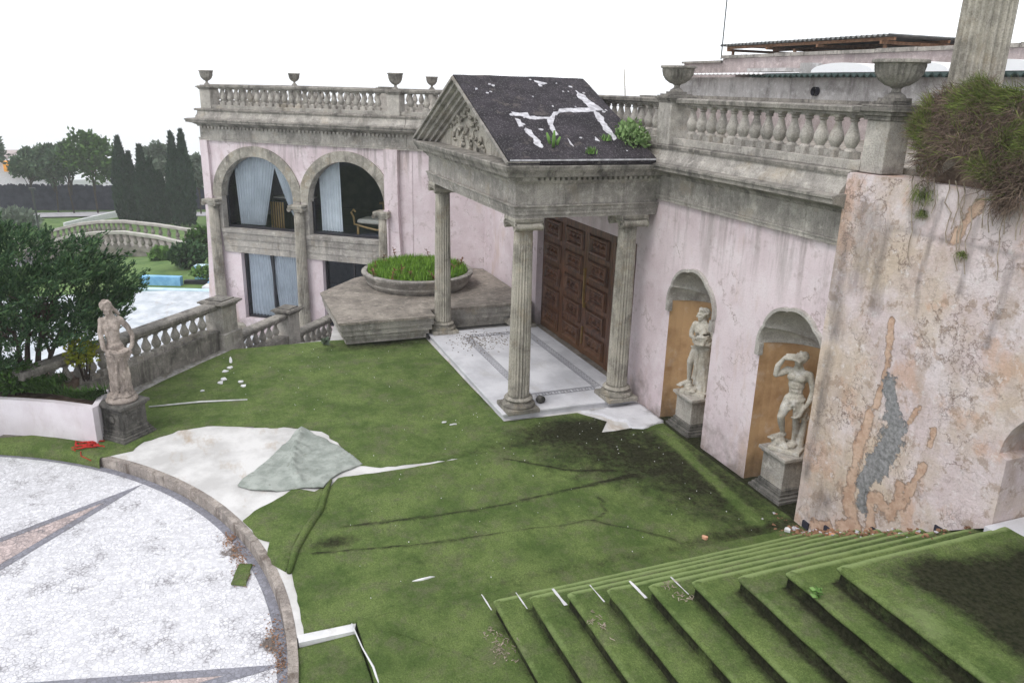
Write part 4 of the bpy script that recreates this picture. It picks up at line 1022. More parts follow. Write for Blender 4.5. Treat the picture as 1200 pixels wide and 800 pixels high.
# torn bright membrane showing through the bitumen: thin raised pieces
exn = AX-(PX1-AX+.25); kk = (AZ-EZ)/(AX-exn)
def on_roof(x, y, h=.0): return (x, y, EZ+.075+kk*(x-exn)+.010*nz(x*1.0, y, 2.2)+.006*nz(x, y, 7)+h)
TEAR = [[(11.63, -4.46), (11.62, -4.72), (11.52, -4.72), (11.49, -5.04), (11.65, -5.17), (11.8, -5.42), (11.82, -5.86), (11.71, -5.88), (11.67, -5.79), (11.68, -5.37), (11.55, -5.15), (11.26, -5.0), (10.97, -4.96), (10.93, -4.88), (11.18, -4.91), (11.43, -4.98), (11.42, -4.68), (11.52, -4.56), (11.51, -4.46)],
 [(12.43, -5.9), (12.26, -5.96), (11.76, -6.1), (11.69, -5.89), (12.17, -5.85)], [(11.71, -5.9), (11.63, -5.97), (10.86, -5.89), (10.79, -5.82), (11.12, -5.79), (11.51, -5.85)],
 [(11.14, -4.5), (11.07, -4.59), (10.93, -4.55), (10.75, -4.61), (10.58, -4.54), (10.68, -4.47), (10.86, -4.5), (11.0, -4.46)], [(11.44, -4.45), (11.4, -4.52), (11.21, -4.49), (11.19, -4.42)],
 [(12.75, -5.28), (12.67, -5.49), (12.59, -5.32)], [(10.86, -5.07), (10.61, -5.06), (10.68, -5.03)], [(10.9, -5.54), (10.75, -5.55), (10.79, -5.49)]]
for k in range(26):
    x, y = random.uniform(10.5, 12.8), random.uniform(-6.2, -4.1); q = random.uniform(.012, .035)
    TEAR.append([(x+q*cos(a)*random.uniform(.5, 1.6), y+q*sin(a)*random.uniform(.5, 1.4)) for a in (0, 1.2, 2.4, 3.7, 5)])
for pl in TEAR:
    pj = jag(pl+[pl[0]], .035, 14, 2)[:-1] if len(pl) > 5 or pl[0][0] > 12.4 else pl
    bm = gridpoly(pj, .08, lambda x, y: on_roof(x, y, .007)[2], skirt=.007)
    finish(bm, 'torn_membrane', M['membrane'], por, smooth=False)
# relief of scrolling foliage on the tympanum
rl = MB(); random.seed(3)
def curl(cx, cz, s, sg, a0):
    pts = []
    for k in range(9):
        t = k/8; a = a0+sg*t*3.6; q = s*(1-.72*t); pts.append((cx+q*cos(a), PYF-.085+.02*sin(t*3), cz+q*sin(a)))
    rl.tube(pts, [.012+.012*sin(pi*min(1, k/7)) for k in range(9)], 5)
for cx, cz, s in [(13.9, 4.35, .09), (13.6, 4.45, .10), (13.35, 4.50, .08), (13.1, 4.55, .10), (12.85, 4.46, .09), (12.6, 4.4, .09), (13.75, 4.2, .11), (13.45, 4.22, .11), (13.15, 4.25, .12), (12.85, 4.22, .11), (12.55, 4.18, .10), (12.3, 4.12, .09), (13.3, 4.08, .07), (12.9, 4.06, .07), (12.45, 4.03, .06), (12.2, 4.06, .06)]:
    cx2 = cx; curl(cx2, cz, s, random.choice((-1, 1)), random.uniform(0, 6))
    for q in range(3):
        a = random.uniform(0, 6.3); e = MB().lathe([(.001, -.03), (.02, -.015), (.024, .005), (.001, .035)], 6).xform(Matrix.Translation((cx2+s*cos(a), PYF-.08, cz+s*sin(a))) @ Matrix.Rotation(a, 4, 'Y') @ Matrix.Scale(1.4, 4))
        rl.add(e.v, e.f)
rl.build('carved_relief', M['stone_col'], por, smooth=True)

# porch platform with key-pattern border ---------------------------------------
pf = thing('porch_platform', 'low white marble platform with a grey key-pattern border under the portico columns', 'platform', (12.8, -5.2, 0))
inset(MB().box(10.60, 14.97, -6.41, -4.06, -.05, .085).build('platform_body', M['marble'], pf))
inset(MB().box(10.57, 15.0, -6.412, -4.03, .087, .12).jitter(.002).build('marble_top', M['marble'], pf), .004)
kb = MB(); z = .1235
def key_strip(ax, ay, bx, by, wd):
    a, b = Vector((ax, ay)), Vector((bx, by)); L = (b-a).length; d = (b-a)/L; n_ = Vector((-d.y, d.x)); N = int(L/.11); st = L/N
    def rect(u0, u1, v0, v1):
        q = [a+d*u+n_*v for u, v in ((u0, v0), (u1, v0), (u1, v1), (u0, v1))]; kb.add([(p.x, p.y, z) for p in q], [(0, 1, 2, 3)])
    rect(0, L, -wd/2, -wd/2+.014); rect(0, L, wd/2-.014, wd/2)
    for k in range(N):
        u = k*st; rect(u, u+.012, -wd*.32, wd*.32); rect(u+.012, u+.07, wd*.32-.014, wd*.32); rect(u+.058, u+.07, -.02, wd*.3); rect(u+.03, u+.058, -.02, -.006); rect(u+.012, u+st, -wd*.32, -wd*.32+.012)
x0, x1, y0, y1 = 11.18, 14.55, -6.02, -4.72
key_strip(x0, y1, x1, y1, .15); key_strip(x1, y0, x0, y0, .15); key_strip(x0, y0+.08, x0, y1-.08, .15); key_strip(x1, y1-.08, x1, y0+.08, .15)
kb.build('key_border', M['mosaic_grey'], pf)
# dirt on the marble near the bench
random.seed(5); rb_ = MB()
for k in range(380):
    x = random.gauss(14.2, .35); y = random.gauss(-5.0, .42)
    if x > 14.95 or y > -4.1: continue
    q = random.uniform(.008, .03); rb_.box(x, x+q, y, y+q*random.uniform(.5, 1), .12, .12+q*.4)
rb_.build('crumbled_mortar', M['slab'], kind='stuff', label='scatter of crumbled grey mortar on the marble platform by the bench', category=None) if False else tag(rb_.build('crumbled_mortar', M['slab']), 'scatter of crumbled grey mortar on the marble platform by the bench', 'debris', None, 'stuff')
# broken marble patch beside third column
finish(gridpoly(jag([(10.50, -5.38), (10.55, -6.45), (9.76, -6.46), (9.6, -6.0), (9.68, -5.84), (9.95, -5.9), (10.05, -5.72), (10.3, -5.66), (10.50, -5.38)], .035)[:-1], .06, lambda x, y: .035, skirt=.04), 'marble_slab', M['marble'], df=lambda x, y, z: .25+.3*nz(x, y, 3), label='broken pale marble slab on the turf between the third column and the wall', cat='slab')
tag(MB().lathe([(.02, 0), (.07, .01), (.085, .05), (.06, .09), (.01, .11)], 9, (10.86, -4.80, .12)).jitter(.03, 9).build('dark_stone', M['stone_base'], smooth=True), 'small dark lump of stone beside the base of the front column', 'stone')

# stone bench-like plinth with the round planter -------------------------------
bn = thing('stone_plinth', 'broad low grey stone plinth carrying the round planter beside the portico', 'plinth', (16.5, -3.8, 0))
poly = [(14.76, -2.17), (14.76, -4.12), (15.24, -4.14), (15.26, -6.46), (18.62, -6.46), (19.5, -4.9), (18.45, -3.15), (17.25, -2.17)]
cx_, cy_ = 16.9, -4.2
def off(pl, k):      # pull the outline in by k metres along each edge normal
    n = len(pl); outp = []
    for i in range(n):
        a, b, c = Vector(pl[i-1]), Vector(pl[i]), Vector(pl[(i+1) % n]); d1 = (b-a).normalized(); d2 = (c-b).normalized()
        n1, n2 = Vector((-d1.y, d1.x)), Vector((-d2.y, d2.x)); m_ = (n1+n2); m_ = m_/max(.4, m_.dot(n1)*1.0)
        outp.append(tuple(b+m_*k))
    return outp
area = sum(poly[i-1][0]*poly[i][1]-poly[i][0]*poly[i-1][1] for i in range(len(poly)))
if area < 0: poly = poly[::-1]
for k, (z0, z1, ins) in enumerate(((.06, .16, .16), (.163, .25, .11), (.253, .36, .06), (.363, .50, .03), (.502, .55, .0))):
    MB().prism(off(poly, ins), z0, z1).jitter(.006, 3).build('plinth_course' if k < 4 else 'top_slab', M['stone'] if k < 4 else M['slab'], bn)
MB().prism(off(poly, .45), -2.1, .06).build('foundation', M['pink'], bn)
pl_ = thing('round_planter', 'round moulded grey stone planter on the plinth', 'planter', (17.45, -4.45, .55))
pr_ = MB(); R_ = 1.27
pr_.lathe([(R_*.86, .0), (R_*.88, .03), (R_*.90, .05), (R_*.90, .07), (R_*.93, .09), (R_*.945, .13), (R_*.945, .16), (R_*.965, .18), (R_*.975, .24), (R_*1.0, .27), (R_*1.02, .31), (R_*1.02, .345), (R_*1.0, .36), (R_*.93, .36), (R_*.92, .28), (.02, .27)], 72, caps=False)
o = pr_.build('bowl', M['stone'], pl_, world=False, smooth='auto')
soil_ = MB().lathe([(.01, .31), (R_*.5, .32), (R_*.92, .29)], 40, caps=False); soil_.build('soil', M['soil'], pl_, world=False, smooth=True)

# ------------------------------------------------------------------ foliage helpers
def blades(n, where, L, W, mat, name, lean=.4, seed=1, parent=None, droop=0, **kw):
    rnd = random.Random(seed); v = []; f = []
    for i in range(n):
        x, y, z, nx, ny = where(rnd); l = L*rnd.uniform(.5, 1.3); a = rnd.uniform(0, 6.28); ln = rnd.uniform(.1, 1)*lean
        dx, dy = cos(a)*ln+nx, sin(a)*ln+ny; wx, wy = -sin(a+rnd.uniform(-.6, .6))*W, cos(a)*W
        if droop:
            m1 = (x+dx*l*.5, y+dy*l*.5, z+l*.35*(1-droop)); m2 = (x+dx*l*.8, y+dy*l*.8, z-l*droop)
        else:
            m1 = (x+dx*l*.4, y+dy*l*.4, z+l*.55); m2 = (x+dx*l, y+dy*l, z+l)
        k = len(v); v += [(x-wx, y-wy, z), (x+wx, y+wy, z), (m1[0]+wx*.8, m1[1]+wy*.8, m1[2]), (m1[0]-wx*.8, m1[1]-wy*.8, m1[2]), m2]
        f += [(k, k+1, k+2, k+3), (k+3, k+2, k+4)]
    return MB().add(v, f).build(name, mat, parent, **kw)
def leafcloud(n, where, size, rnd, asp=1.8, up=.3):
    v = []; f = []
    for i in range(n):
        p, dirv = where(rnd); s = size*rnd.uniform(.6, 1.4)
        d = Vector((rnd.gauss(0, 1), rnd.gauss(0, 1), rnd.gauss(0, 1)))*.6+dirv; d.normalize()
        s_ = d.cross(Vector((rnd.gauss(0, 1), rnd.gauss(0, 1), rnd.gauss(0, 1)))).normalized()*s*.5
        a = p-d*s*asp*.3; k = len(v)
        v += [tuple(a), tuple(a+d*s*asp*.5+s_), tuple(a+d*s*asp), tuple(a+d*s*asp*.5-s_)]; f.append((k, k+1, k+2, k+3))
    return v, f

# grass and withered stalks in the round planter
def wg(r):
    a = r.uniform(0, 6.28); q = R_*.9*sqrt(r.random()); return (17.45+q*cos(a), -4.45+q*sin(a), .83+.10*(1-(q/R_)**2)+.05*nz(q*cos(a), q*sin(a), 3), 0, 0)
gt_ = thing('planter_grass', 'bright green grass filling the round stone planter with a few withered stalks', 'grass', (17.45, -4.45, .85)); gt_['kind'] = 'stuff'
blades(9000, wg, .17, .009, M['bright_grass'], 'grass', .5, 11, gt_, kind='stuff')
tmp = MB().lathe([(.02, .30), (R_*.5, .36), (R_*.88, .31)], 36, caps=False); tmp.xform(Matrix.Translation((17.45, -4.45, .55))); tmp.build('grass_mat', M['creeper'], gt_, smooth=True)
rnd = random.Random(9); wv = MB()
for (ax, ay) in [(16.6, -3.6), (16.35, -4.6), (16.9, -5.2), (17.6, -5.5), (16.8, -3.9), (17.9, -3.7), (18.3, -5.0), (17.0, -3.35), (16.5, -4.1), (17.2, -5.4), (18.5, -4.2), (17.5, -3.4)]:
    h = rnd.uniform(.22, .42); bx, by = ax+rnd.uniform(-.15, .15), ay+rnd.uniform(-.15, .15)
    wv.tube([(ax, ay, .8), ((ax+bx)/2, (ay+by)/2, .8+h*.6), (bx, by, .85+h)], [.012, .01, .006], 4)
    for q in range(16):
        t = rnd.uniform(.35, 1.05); p = Vector((ax+(bx-ax)*t, ay+(by-ay)*t, .82+h*t)); a = rnd.uniform(0, 6.28); l = rnd.uniform(.05, .1); d = Vector((cos(a), sin(a), rnd.uniform(-.2, .7)))*l; s_ = Vector((-sin(a), cos(a), .2))*l*.28
        wv.add([tuple(p), tuple(p+d*.5+s_), tuple(p+d), tuple(p+d*.5-s_)], [(0, 1, 2, 3)])
wv.build('withered_stalks', M['brown_leaf'], gt_, kind='stuff')

# ================================================================== BALUSTRADES AND URNS
def baluster_mesh(h, r, mat, n=12, name='baluster'):
    b = h*.17
    mb = MB().box(-r*.92, r*.92, -r*.92, r*.92, 0, b).box(-r*.8, r*.8, -r*.8, r*.8, h*.94, h)
    mb.lathe([(r*.75, b), (r*.75, b+.03*h), (r*.5, b+.07*h), (r*.72, b+.13*h), (r*1.0, b+.24*h), (r*.96, b+.34*h), (r*.62, b+.50*h), (r*.42, b+.63*h), (r*.42, b+.67*h), (r*.66, b+.70*h), (r*.5, b+.73*h), (r*.72, h*.945)], n, caps=False)
    me = mb.mesh(name, mat, 'auto'); me.set_sharp_from_angle(angle=radians(50)); return me
def balustrade(a, b, z0, base, bh, rail, sp, label, mats=('stone', 'stone', 'stone_dark'), wd=.12, r=.085, bal=None, ends=(.12, .12), group='stone balustrades on the villa roof and terrace', curve=None):
    a, b = Vector(a), Vector(b); L = (b-a).length; d = (b-a)/L; t = thing('balustrade', label, 'balustrade', (a.x, a.y, z0), math.atan2(d.y, d.x), group)
    if base > 0: obj('base_course', MB().box(0, L, -wd, wd, 0, base, .006).mesh('base_course', M[mats[0]]), t)
    bal = bal or baluster_mesh(bh, r, M[mats[1]])
    n = max(1, int((L-ends[0]-ends[1])/sp)); s0 = (L-(n-1)*sp)/2 if ends[0] == ends[1] else ends[0]
    for k in range(n): obj('baluster', bal, t, (s0+k*sp, 0, base))
    zt = base+bh
    rb = MB().add([(x, y, zt+z) for x in (0, L) for y, z in ((-wd*.75, 0), (-wd*.75, rail*.2), (-wd*1.05, rail*.35), (-wd*1.1, rail*.8), (-wd*.9, rail), (wd*.9, rail), (wd*1.1, rail*.8), (wd*1.05, rail*.35), (wd*.75, rail*.2), (wd*.75, 0))], [(i, (i+1) % 10, 10+(i+1) % 10, 10+i) for i in range(10)]+[tuple(range(10)), tuple(range(10, 20))[::-1]])
    obj('hand_rail', rb.mesh('hand_rail', M[mats[2]]), t)
    return t
def pier(loc, rz, w, z0, h, label, mat='stone', capm='stone_dark', capk=1.0, plinth=0, cap_h=.2, d=None, group=None):
    d = d or w; t = thing('pier', label, 'pier', (loc[0], loc[1], z0), rz, group)
    inset(obj('shaft', MB().box(-w/2, w/2, -d/2, d/2, 0, h).mesh('shaft', M[mat]), t), .008)
    mb = MB(); z = h+.001
    for (o, hh) in ((.02, .25), (.05, .2), (.085, .25), (.045, .12), (-.02, .18)):
        mb.box(-w/2-o*capk, w/2+o*capk, -d/2-o*capk, d/2+o*capk, z, z+cap_h*hh-.001, .004); z += cap_h*hh
    obj('cap', mb.mesh('cap', M[capm]), t)
    if plinth: obj('plinth', MB().box(-w/2-.05, w/2+.05, -d/2-.05, d/2+.05, 0, plinth, .01).mesh('plinth', M[mat]), t)
    return t
def urn(loc, R, H, label, group='stone urns standing on the balustrade piers'):
    t = thing('urn', label, 'urn', loc, 0, group)
    foot = MB().box(-R*.42, R*.42, -R*.42, R*.42, 0, H*.08).lathe([(R*.40, H*.08), (R*.36, H*.14), (R*.18, H*.22), (R*.16, H*.30), (R*.24, H*.34)], 20, caps=False)
    fm = foot.mesh('foot', M['stone_dark'], 'auto'); fm.set_sharp_from_angle(angle=radians(40)); obj('foot', fm, t)
    bw = MB().lathe([(R*.2, H*.34, 0), (R*.42, H*.38, 1), (R*.68, H*.50, 1), (R*.84, H*.66, 1), (R*.9, H*.84, 1), (R*.89, H*.90, 0), (R*.90, H*.905, 0), (R*1.0, H*.92, 0), (R*1.0, H*.98, 0), (R*.97, H*1.0, 0), (R*.86, H*.99, 0), (R*.8, H*.8, 0)], 96, flute=24, amp=.10, caps=False)
    bm_ = bw.mesh('bowl', M['stone_dark'], True); bm_.set_sharp_from_angle(angle=radians(50)); obj('bowl', bm_, t)
    return t
BY = WY-.10
bal = baluster_mesh(.46, .085, M['stone'])
balustrade((10.22, BY), (6.56, BY), 4.252, .10, .46, .10, .237, 'roof balustrade between the two large fluted urns above the niches', bal=bal)
balustrade((18.5, BY), (10.64, BY), 4.252, .10, .46, .10, .237, 'roof balustrade running behind the dark portico roof', bal=bal)
pier((6.40, BY-.02), 0, .30, 4.245, .53, 'square stone pier carrying the largest urn at the right end of the roof balustrade', cap_h=.19, capk=1.2, group='piers of the roof balustrade')
pier((10.43, BY), 0, .36, 4.25, .60, 'square stone pier beside the leafy weed, carrying a fluted urn', cap_h=.12, capk=.5, group='piers of the roof balustrade')
urn((6.38, BY-.02, 4.965), .27, .40, 'largest fluted stone urn, near the hanging grass')
urn((10.43, BY, 4.97), .26, .39, 'fluted stone urn on the pier beside the leafy weed')
WZ = 4.252
wr = math.atan2(WT.y, WT.x)
balustrade(wp(5.50, -.12), wp(.40, -.12), WZ, .10, .42, .10, .205, 'roof balustrade along the front of the arched wing', bal=baluster_mesh(.42, .075, M['stone']))
balustrade(wp(6.3, -.14), wp(5.86, -.14), WZ, .10, .42, .10, .205, 'short roof balustrade at the inner corner of the wing', bal=bal)
balustrade(P1, wp(6.25, -.1), WZ, .10, .42, .10, .21, 'roof balustrade linking the wing to the main range', bal=bal)
pier(wp(.24, -.12), wr, .32, WZ, .48, 'end pier at the far left corner of the wing roof', cap_h=.12, capk=.8, group='piers of the roof balustrade')
pier(wp(5.68, -.12), wr, .34, WZ, .50, 'pier at the right end of the wing roof balustrade', cap_h=.12, capk=.6, group='piers of the roof balustrade')
urn((*wp(.22, -.12), 4.82), .19, .40, 'leftmost urn on the wing roof corner')
urn((*wp(5.68, -.12), 4.84), .20, .42, 'urn on the right-hand pier of the wing balustrade')
bq = lambda s, d: tuple(WA+WT*s-WN*d)
balustrade(bq(6.5, 4.4), bq(.3, 4.4), WZ, .10, .42, .10, .21, 'rear balustrade on the far side of the wing roof', bal=bal)
balustrade(bq(.18, .3), bq(.18, 4.2), WZ, .10, .42, .10, .21, 'side balustrade along the left edge of the wing roof', bal=bal)
pier(bq(.24, 4.4), wr, .30, WZ, .48, 'pier at the rear left corner of the wing roof', cap_h=.12, capk=.7, group='piers of the roof balustrade')
urn((*bq(.24, 4.4), 4.86), .19, .38, 'second urn from the left, set back on the wing roof')
pier(bq(3.4, 4.4), wr, .40, WZ, .52, 'low capped pier without urn on the rear wing balustrade', cap_h=.14, capk=.7, group='piers of the roof balustrade')
pier(bq(4.9, 4.4), wr, .3, WZ, .48, 'pier under the small urn set back behind the wing', cap_h=.12, capk=.7, group='piers of the roof balustrade')
urn((*bq(4.9, 4.4), 4.86), .19, .38, 'small urn just right of the tall urn above the wing')
pier((11.75, BY-.3), 0, .22, WZ, .56, 'low rounded finial pier left of the weed, behind the rail', cap_h=.12, capk=.5, group='piers of the roof balustrade')

# lower terrace balustrade in three falling stages
BD = Vector((-.757, .654)); BDn = math.atan2(BD.y, BD.x)
S0 = Vector((15.72, -.06))
lb = baluster_mesh(.40, .085, M['stone'])
balustrade(tuple(S0+BD*.22), tuple(S0+BD*4.35), -.02, .40, .40, .13, .232, 'terrace balustrade behind the garden statue and planter', mats=('stone_dark', 'stone', 'stone_dark'), wd=.13, bal=lb, group='terrace balustrade stages')
pier(tuple(S0), BDn, .42, -.3, 1.13, 'large square pier ending the upper terrace balustrade', plinth=.62, cap_h=.14, capk=1.0)
tb_ = S0-BD*.24
balustrade(tuple(tb_), tuple(S0-BD*1.95), -.72, .36, .38, .12, .225, 'second balustrade stage stepping down beside the terrace stairs', mats=('stone_dark', 'stone', 'stone_dark'), wd=.12, bal=baluster_mesh(.38, .08, M['stone']), group='terrace balustrade stages')
pier(tuple(S0-BD*2.12), BDn, .36, -.9, 1.02, 'smaller capped pier in the middle of the falling balustrade', plinth=.3, cap_h=.14, capk=.9)
balustrade(tuple(S0-BD*2.32), tuple(S0-BD*4.0), -1.25, .36, .38, .12, .225, 'lowest balustrade stage beside the stone plinth', mats=('stone_dark', 'stone', 'stone_dark'), wd=.12, bal=baluster_mesh(.38, .08, M['stone']), group='terrace balustrade stages')
tag(MB().lathe([(.01, -.22), (.14, -.18), (.22, -.06), (.23, .06), (.16, .19), (.01, .23)], 16, (16.55, -.35, -.02)).build('stone_ball', M['stone_col'], smooth=True), 'broken pale stone vessel lying behind the large terrace pier', 'pot')

# ================================================================== STAINED WALL on the right
sw = thing('stained_wall', 'tall stained pink wall with peeling orange and grey plaster beside the stairs', 'wall', (5.2, -6.4, 0))
SWX0, SWX1, SWY = 2.2, 6.63, -6.40
def mk_stained():
    ox0, ox1, osp = 3.2, 4.24, 1.98
    bm = bmesh.new(); pts = [(SWX1, -.05), (SWX1, 4.235), (SWX0, 4.26), (SWX0, 1.34), (ox0, 1.34), (ox0, osp)]
    pts += [((ox0+ox1)/2-.60*cos(pi*k/14)*1.0, osp+.03+.60*sin(pi*k/14)*.95) for k in range(0, 15)]
    pts += [(ox1, osp), (ox1, 1.30), (4.4, 1.2), (5.9, .2), (6.2, -.05)]
    vs = [bm.verts.new((x, 0, z)) for x, z in pts]; bm.faces.new(vs)
    for ax in (0, 2):
        lo = min(p[0 if ax == 0 else 1] for p in pts); hi = max(p[0 if ax == 0 else 1] for p in pts); k = lo+.05
        while k < hi:
            bmesh.ops.bisect_plane(bm, geom=bm.verts[:]+bm.edges[:]+bm.faces[:], plane_co=(k, 0, 0) if ax == 0 else (0, 0, k), plane_no=(1, 0, 0) if ax == 0 else (0, 0, 1), dist=1e-5); k += .05
    be = [e for e in bm.edges if e.is_boundary]; keep = list(bm.verts)
    for v in keep: v.co.y = SWY+.012*noise.noise(Vector((v.co.x*1.2, 0, v.co.z*1.2)))+.006*noise.noise(Vector((v.co.x*5, 0, v.co.z*5)))
    r_ = bmesh.ops.extrude_edge_only(bm, edges=be)
    for g in r_['geom']:
        if isinstance(g, bmesh.types.BMVert): g.co.y = SWY-.55
    bmesh.ops.recalc_face_normals(bm, faces=bm.faces)
    me = bpy.data.meshes.new('plaster_face'); bm.to_mesh(me); bm.free()
    cen = [p for p in me.polygons if abs(p.normal.y) > .9]
    if sum(p.normal.y for p in cen) < 0: me.flip_normals()
    def blob(x, z, pl, r): d, s = seg_d(x, z, pl); return max(0, 1-d/r)
    G = [(5.62, 2.22), (5.52, 1.95), (5.45, 1.75)], [(5.45, 1.8), (5.48, 1.5), (5.6, 1.25)], [(5.6, 1.25), (5.72, .95)], [(5.72, .95), (5.66, .7)]
    gr = (.09, .15, .10, .07)
    O = [[(5.73, 2.85), (5.68, 2.5), (5.70, 2.2), (5.74, 1.9)], [(5.78, 1.8), (5.86, 1.3), (5.86, .8)], [(5.88, .75), (5.7, .45), (5.9, .35)], [(5.5, .95), (5.3, .8), (5.25, 1.2)], [(5.0, 1.95), (5.02, 1.75)], [(5.03, 1.55), (5.12, 1.25), (5.2, 1.0)], [(5.22, 2.1), (5.3, 1.9)], [(5.0, 4.15), (5.12, 3.95), (5.2, 3.75)], [(6.3, .12), (6.1, .25)], [(5.5, .5), (5.6, .9)]]
    orr = [.045, .08, .12, .08, .04, .06, .04, .06, .09, .08]
    D = [([(6.25, 3.85), (6.2, 3.5), (6.3, 3.1)], .22), ([(6.48, 3.6), (6.5, 3.0), (6.45, 2.5)], .16), ([(6.0, 3.7), (6.0, 2.9)], .12), ([(6.58, 3.78), (4.4, 3.74)], .05), ([(5.75, 4.2), (5.7, 3.8)], .08), ([(5.4, 4.1), (5.5, 3.3), (5.42, 2.9)], .04), ([(5.0, 4.0), (5.05, 3.3)], .05), ([(6.35, .2), (6.2, .5)], .25), ([(6.5, 2.2), (6.48, 1.2), (6.55, .7)], .12), ([(4.6, 3.7), (4.65, 2.9)], .06)]
    A = {k: me.attributes.new(k, 'FLOAT', 'POINT') for k in ('grey', 'orange', 'dark')}; val = {k: [] for k in A}
    for v in me.vertices:
        x, z = v.co.x, v.co.z
        val['grey'].append(max(blob(x, z, pl, r*1.9) for pl, r in zip(G, gr)))
        val['orange'].append(max(blob(x, z, pl, r*1.7) for pl, r in zip(O, orr))*.95)
        val['dark'].append(max(blob(x, z, pl, r*1.6) for pl, r in D)*.8)
    for k, a in A.items(): a.data.foreach_set('value', val[k])
    me.materials.append(M['stained']); me.transform(Matrix.Translation((-5.2, 6.4, 0)))
    o = bpy.data.objects.new('plaster_face', me); COL.objects.link(o); o.parent = sw
mk_stained()
# coping course and dripstone line of the wall top
MB().box(SWX0, SWX1-.01, -7.6, SWY-.02, 4.0, 4.225).build('wall_top', M['slab'], sw)
MB().box(3.0, 4.6, -8.2, -6.97, 1.2, 4.0).build('passage_back', M['grey_wall'], sw)
MB().box(2.4, 4.23, -6.96, -6.30, 1.20, 1.345).build('doorway_threshold', M['marble'], sw)
MB().box(4.25, 6.62, -7.5, -6.96, -.2, 4.0).build('wall_core', M['dark'], sw)
for (x, z) in ((6.42, .04), (6.08, .16), (5.45, .50), (4.72, .95)):   # small weep holes at the foot
    MB().box(x-.05, x+.05, SWY-.02, SWY+.022, z, z+.085).build('weep_hole', M['dark'], sw)
# fluted column rising behind the hanging grass
tcol = thing('tall_fluted_column', 'tall fluted stone column rising out of the frame behind the hanging grass', 'column', (5.98, -7.2, 4.2))
_b, _s, _c = column_parts(None, .245, 6.0, 20)
for nme, me in (('base', _b), ('shaft', _s), ('capital', _c)): obj(nme, me, tcol)

# ================================================================== STATUES
def caps(mb, p0, p1, r0_, r1_, n=10):
    p0, p1 = Vector(p0), Vector(p1); d = p1-p0; L = max(d.length, 1e-4); q = Vector((0, 0, 1)).rotation_difference(d.normalized()).to_matrix().to_4x4()
    prof = [(max(.0005, r0_*sin(a)), -r0_*cos(a)) for a in (.05, .5, 1.0, 1.5)]+[(max(.0005, r1_*sin(a)), L-r1_*cos(a)) for a in (1.6, 2.1, 2.6, 3.09)]
    m_ = MB().lathe(prof, n).xform(Matrix.Translation(p0) @ q); mb.add(m_.v, m_.f)
def ell(mb, c, r, rot=None, n=12):
    prof = [(max(.001, sin(a)), -cos(a)) for a in [pi*k/9 for k in range(10)]]
    mt = Matrix.Translation(Vector(c)) @ (rot or Matrix.Identity(4)) @ Matrix.Diagonal((*r, 1)); m_ = MB().lathe(prof, n).xform(mt); mb.add(m_.v, m_.f)
def sculpt(mb, name, mat, voxel=.007, smooth=2, relief=.0):
    me0 = mb.mesh('tmp', mat); o = bpy.data.objects.new('tmp', me0); COL.objects.link(o)
    r = o.modifiers.new('r', 'REMESH'); r.mode = 'VOXEL'; r.voxel_size = voxel; r.use_smooth_shade = True
    s_ = o.modifiers.new('s', 'SMOOTH'); s_.iterations = smooth; s_.factor = .5
    dg = bpy.context.evaluated_depsgraph_get(); me = bpy.data.meshes.new_from_object(o.evaluated_get(dg)); me.name = name
    bpy.data.objects.remove(o); me.materials.clear(); me.materials.append(mat)
    me.polygons.foreach_set('use_smooth', [True]*len(me.polygons)); return me
def hand(mb, p, d, n_, s, curl_=.6):
    """palm and five separate bent fingers; d = finger direction, n_ = palm normal"""
    p, d, n_ = Vector(p), Vector(d).normalized(), Vector(n_).normalized(); side = d.cross(n_).normalized()
    for k in range(3): caps(mb, p+side*s*.028*(k-1), p+d*s*.075+side*s*.03*(k-1), s*.020, s*.021, 8)
    for k, l in enumerate((.07, .08, .075, .058)):
        a = p+d*s*.08+side*s*.026*(k-1.5); b = a+(d*cos(curl_)+n_*sin(curl_))*s*l*.55; c = b+(d*cos(curl_*2)+n_*sin(curl_*2))*s*l*.5
        caps(mb, a, b, s*.0135, s*.0125, 7); caps(mb, b, c, s*.0125, s*.011, 7)
    a = p+side*s*.035+d*s*.02; b = a+(d*.6+side*.5+n_*.5).normalized()*s*.05; caps(mb, a, b, s*.016, s*.013, 7); caps(mb, b, b+(d*.8+n_*.6).normalized()*s*.035, s*.0125, s*.010, 7)
def foot_(mb, a, d, s):
    a, d = Vector(a), Vector(d).normalized(); side = Vector((-d.y, d.x, 0)); h = a-d*s*.02
    caps(mb, h, a+d*s*.10+Vector((0, 0, -s*.02)), s*.032, s*.026, 9)
    for k in range(5): caps(mb, a+d*s*.09+side*s*.013*(k-2)+Vector((0, 0, -s*.025)), a+d*s*(.135-.008*abs(k-1))+side*s*.015*(k-2)+Vector((0, 0, -s*.03)), s*.012, s*.010, 6)
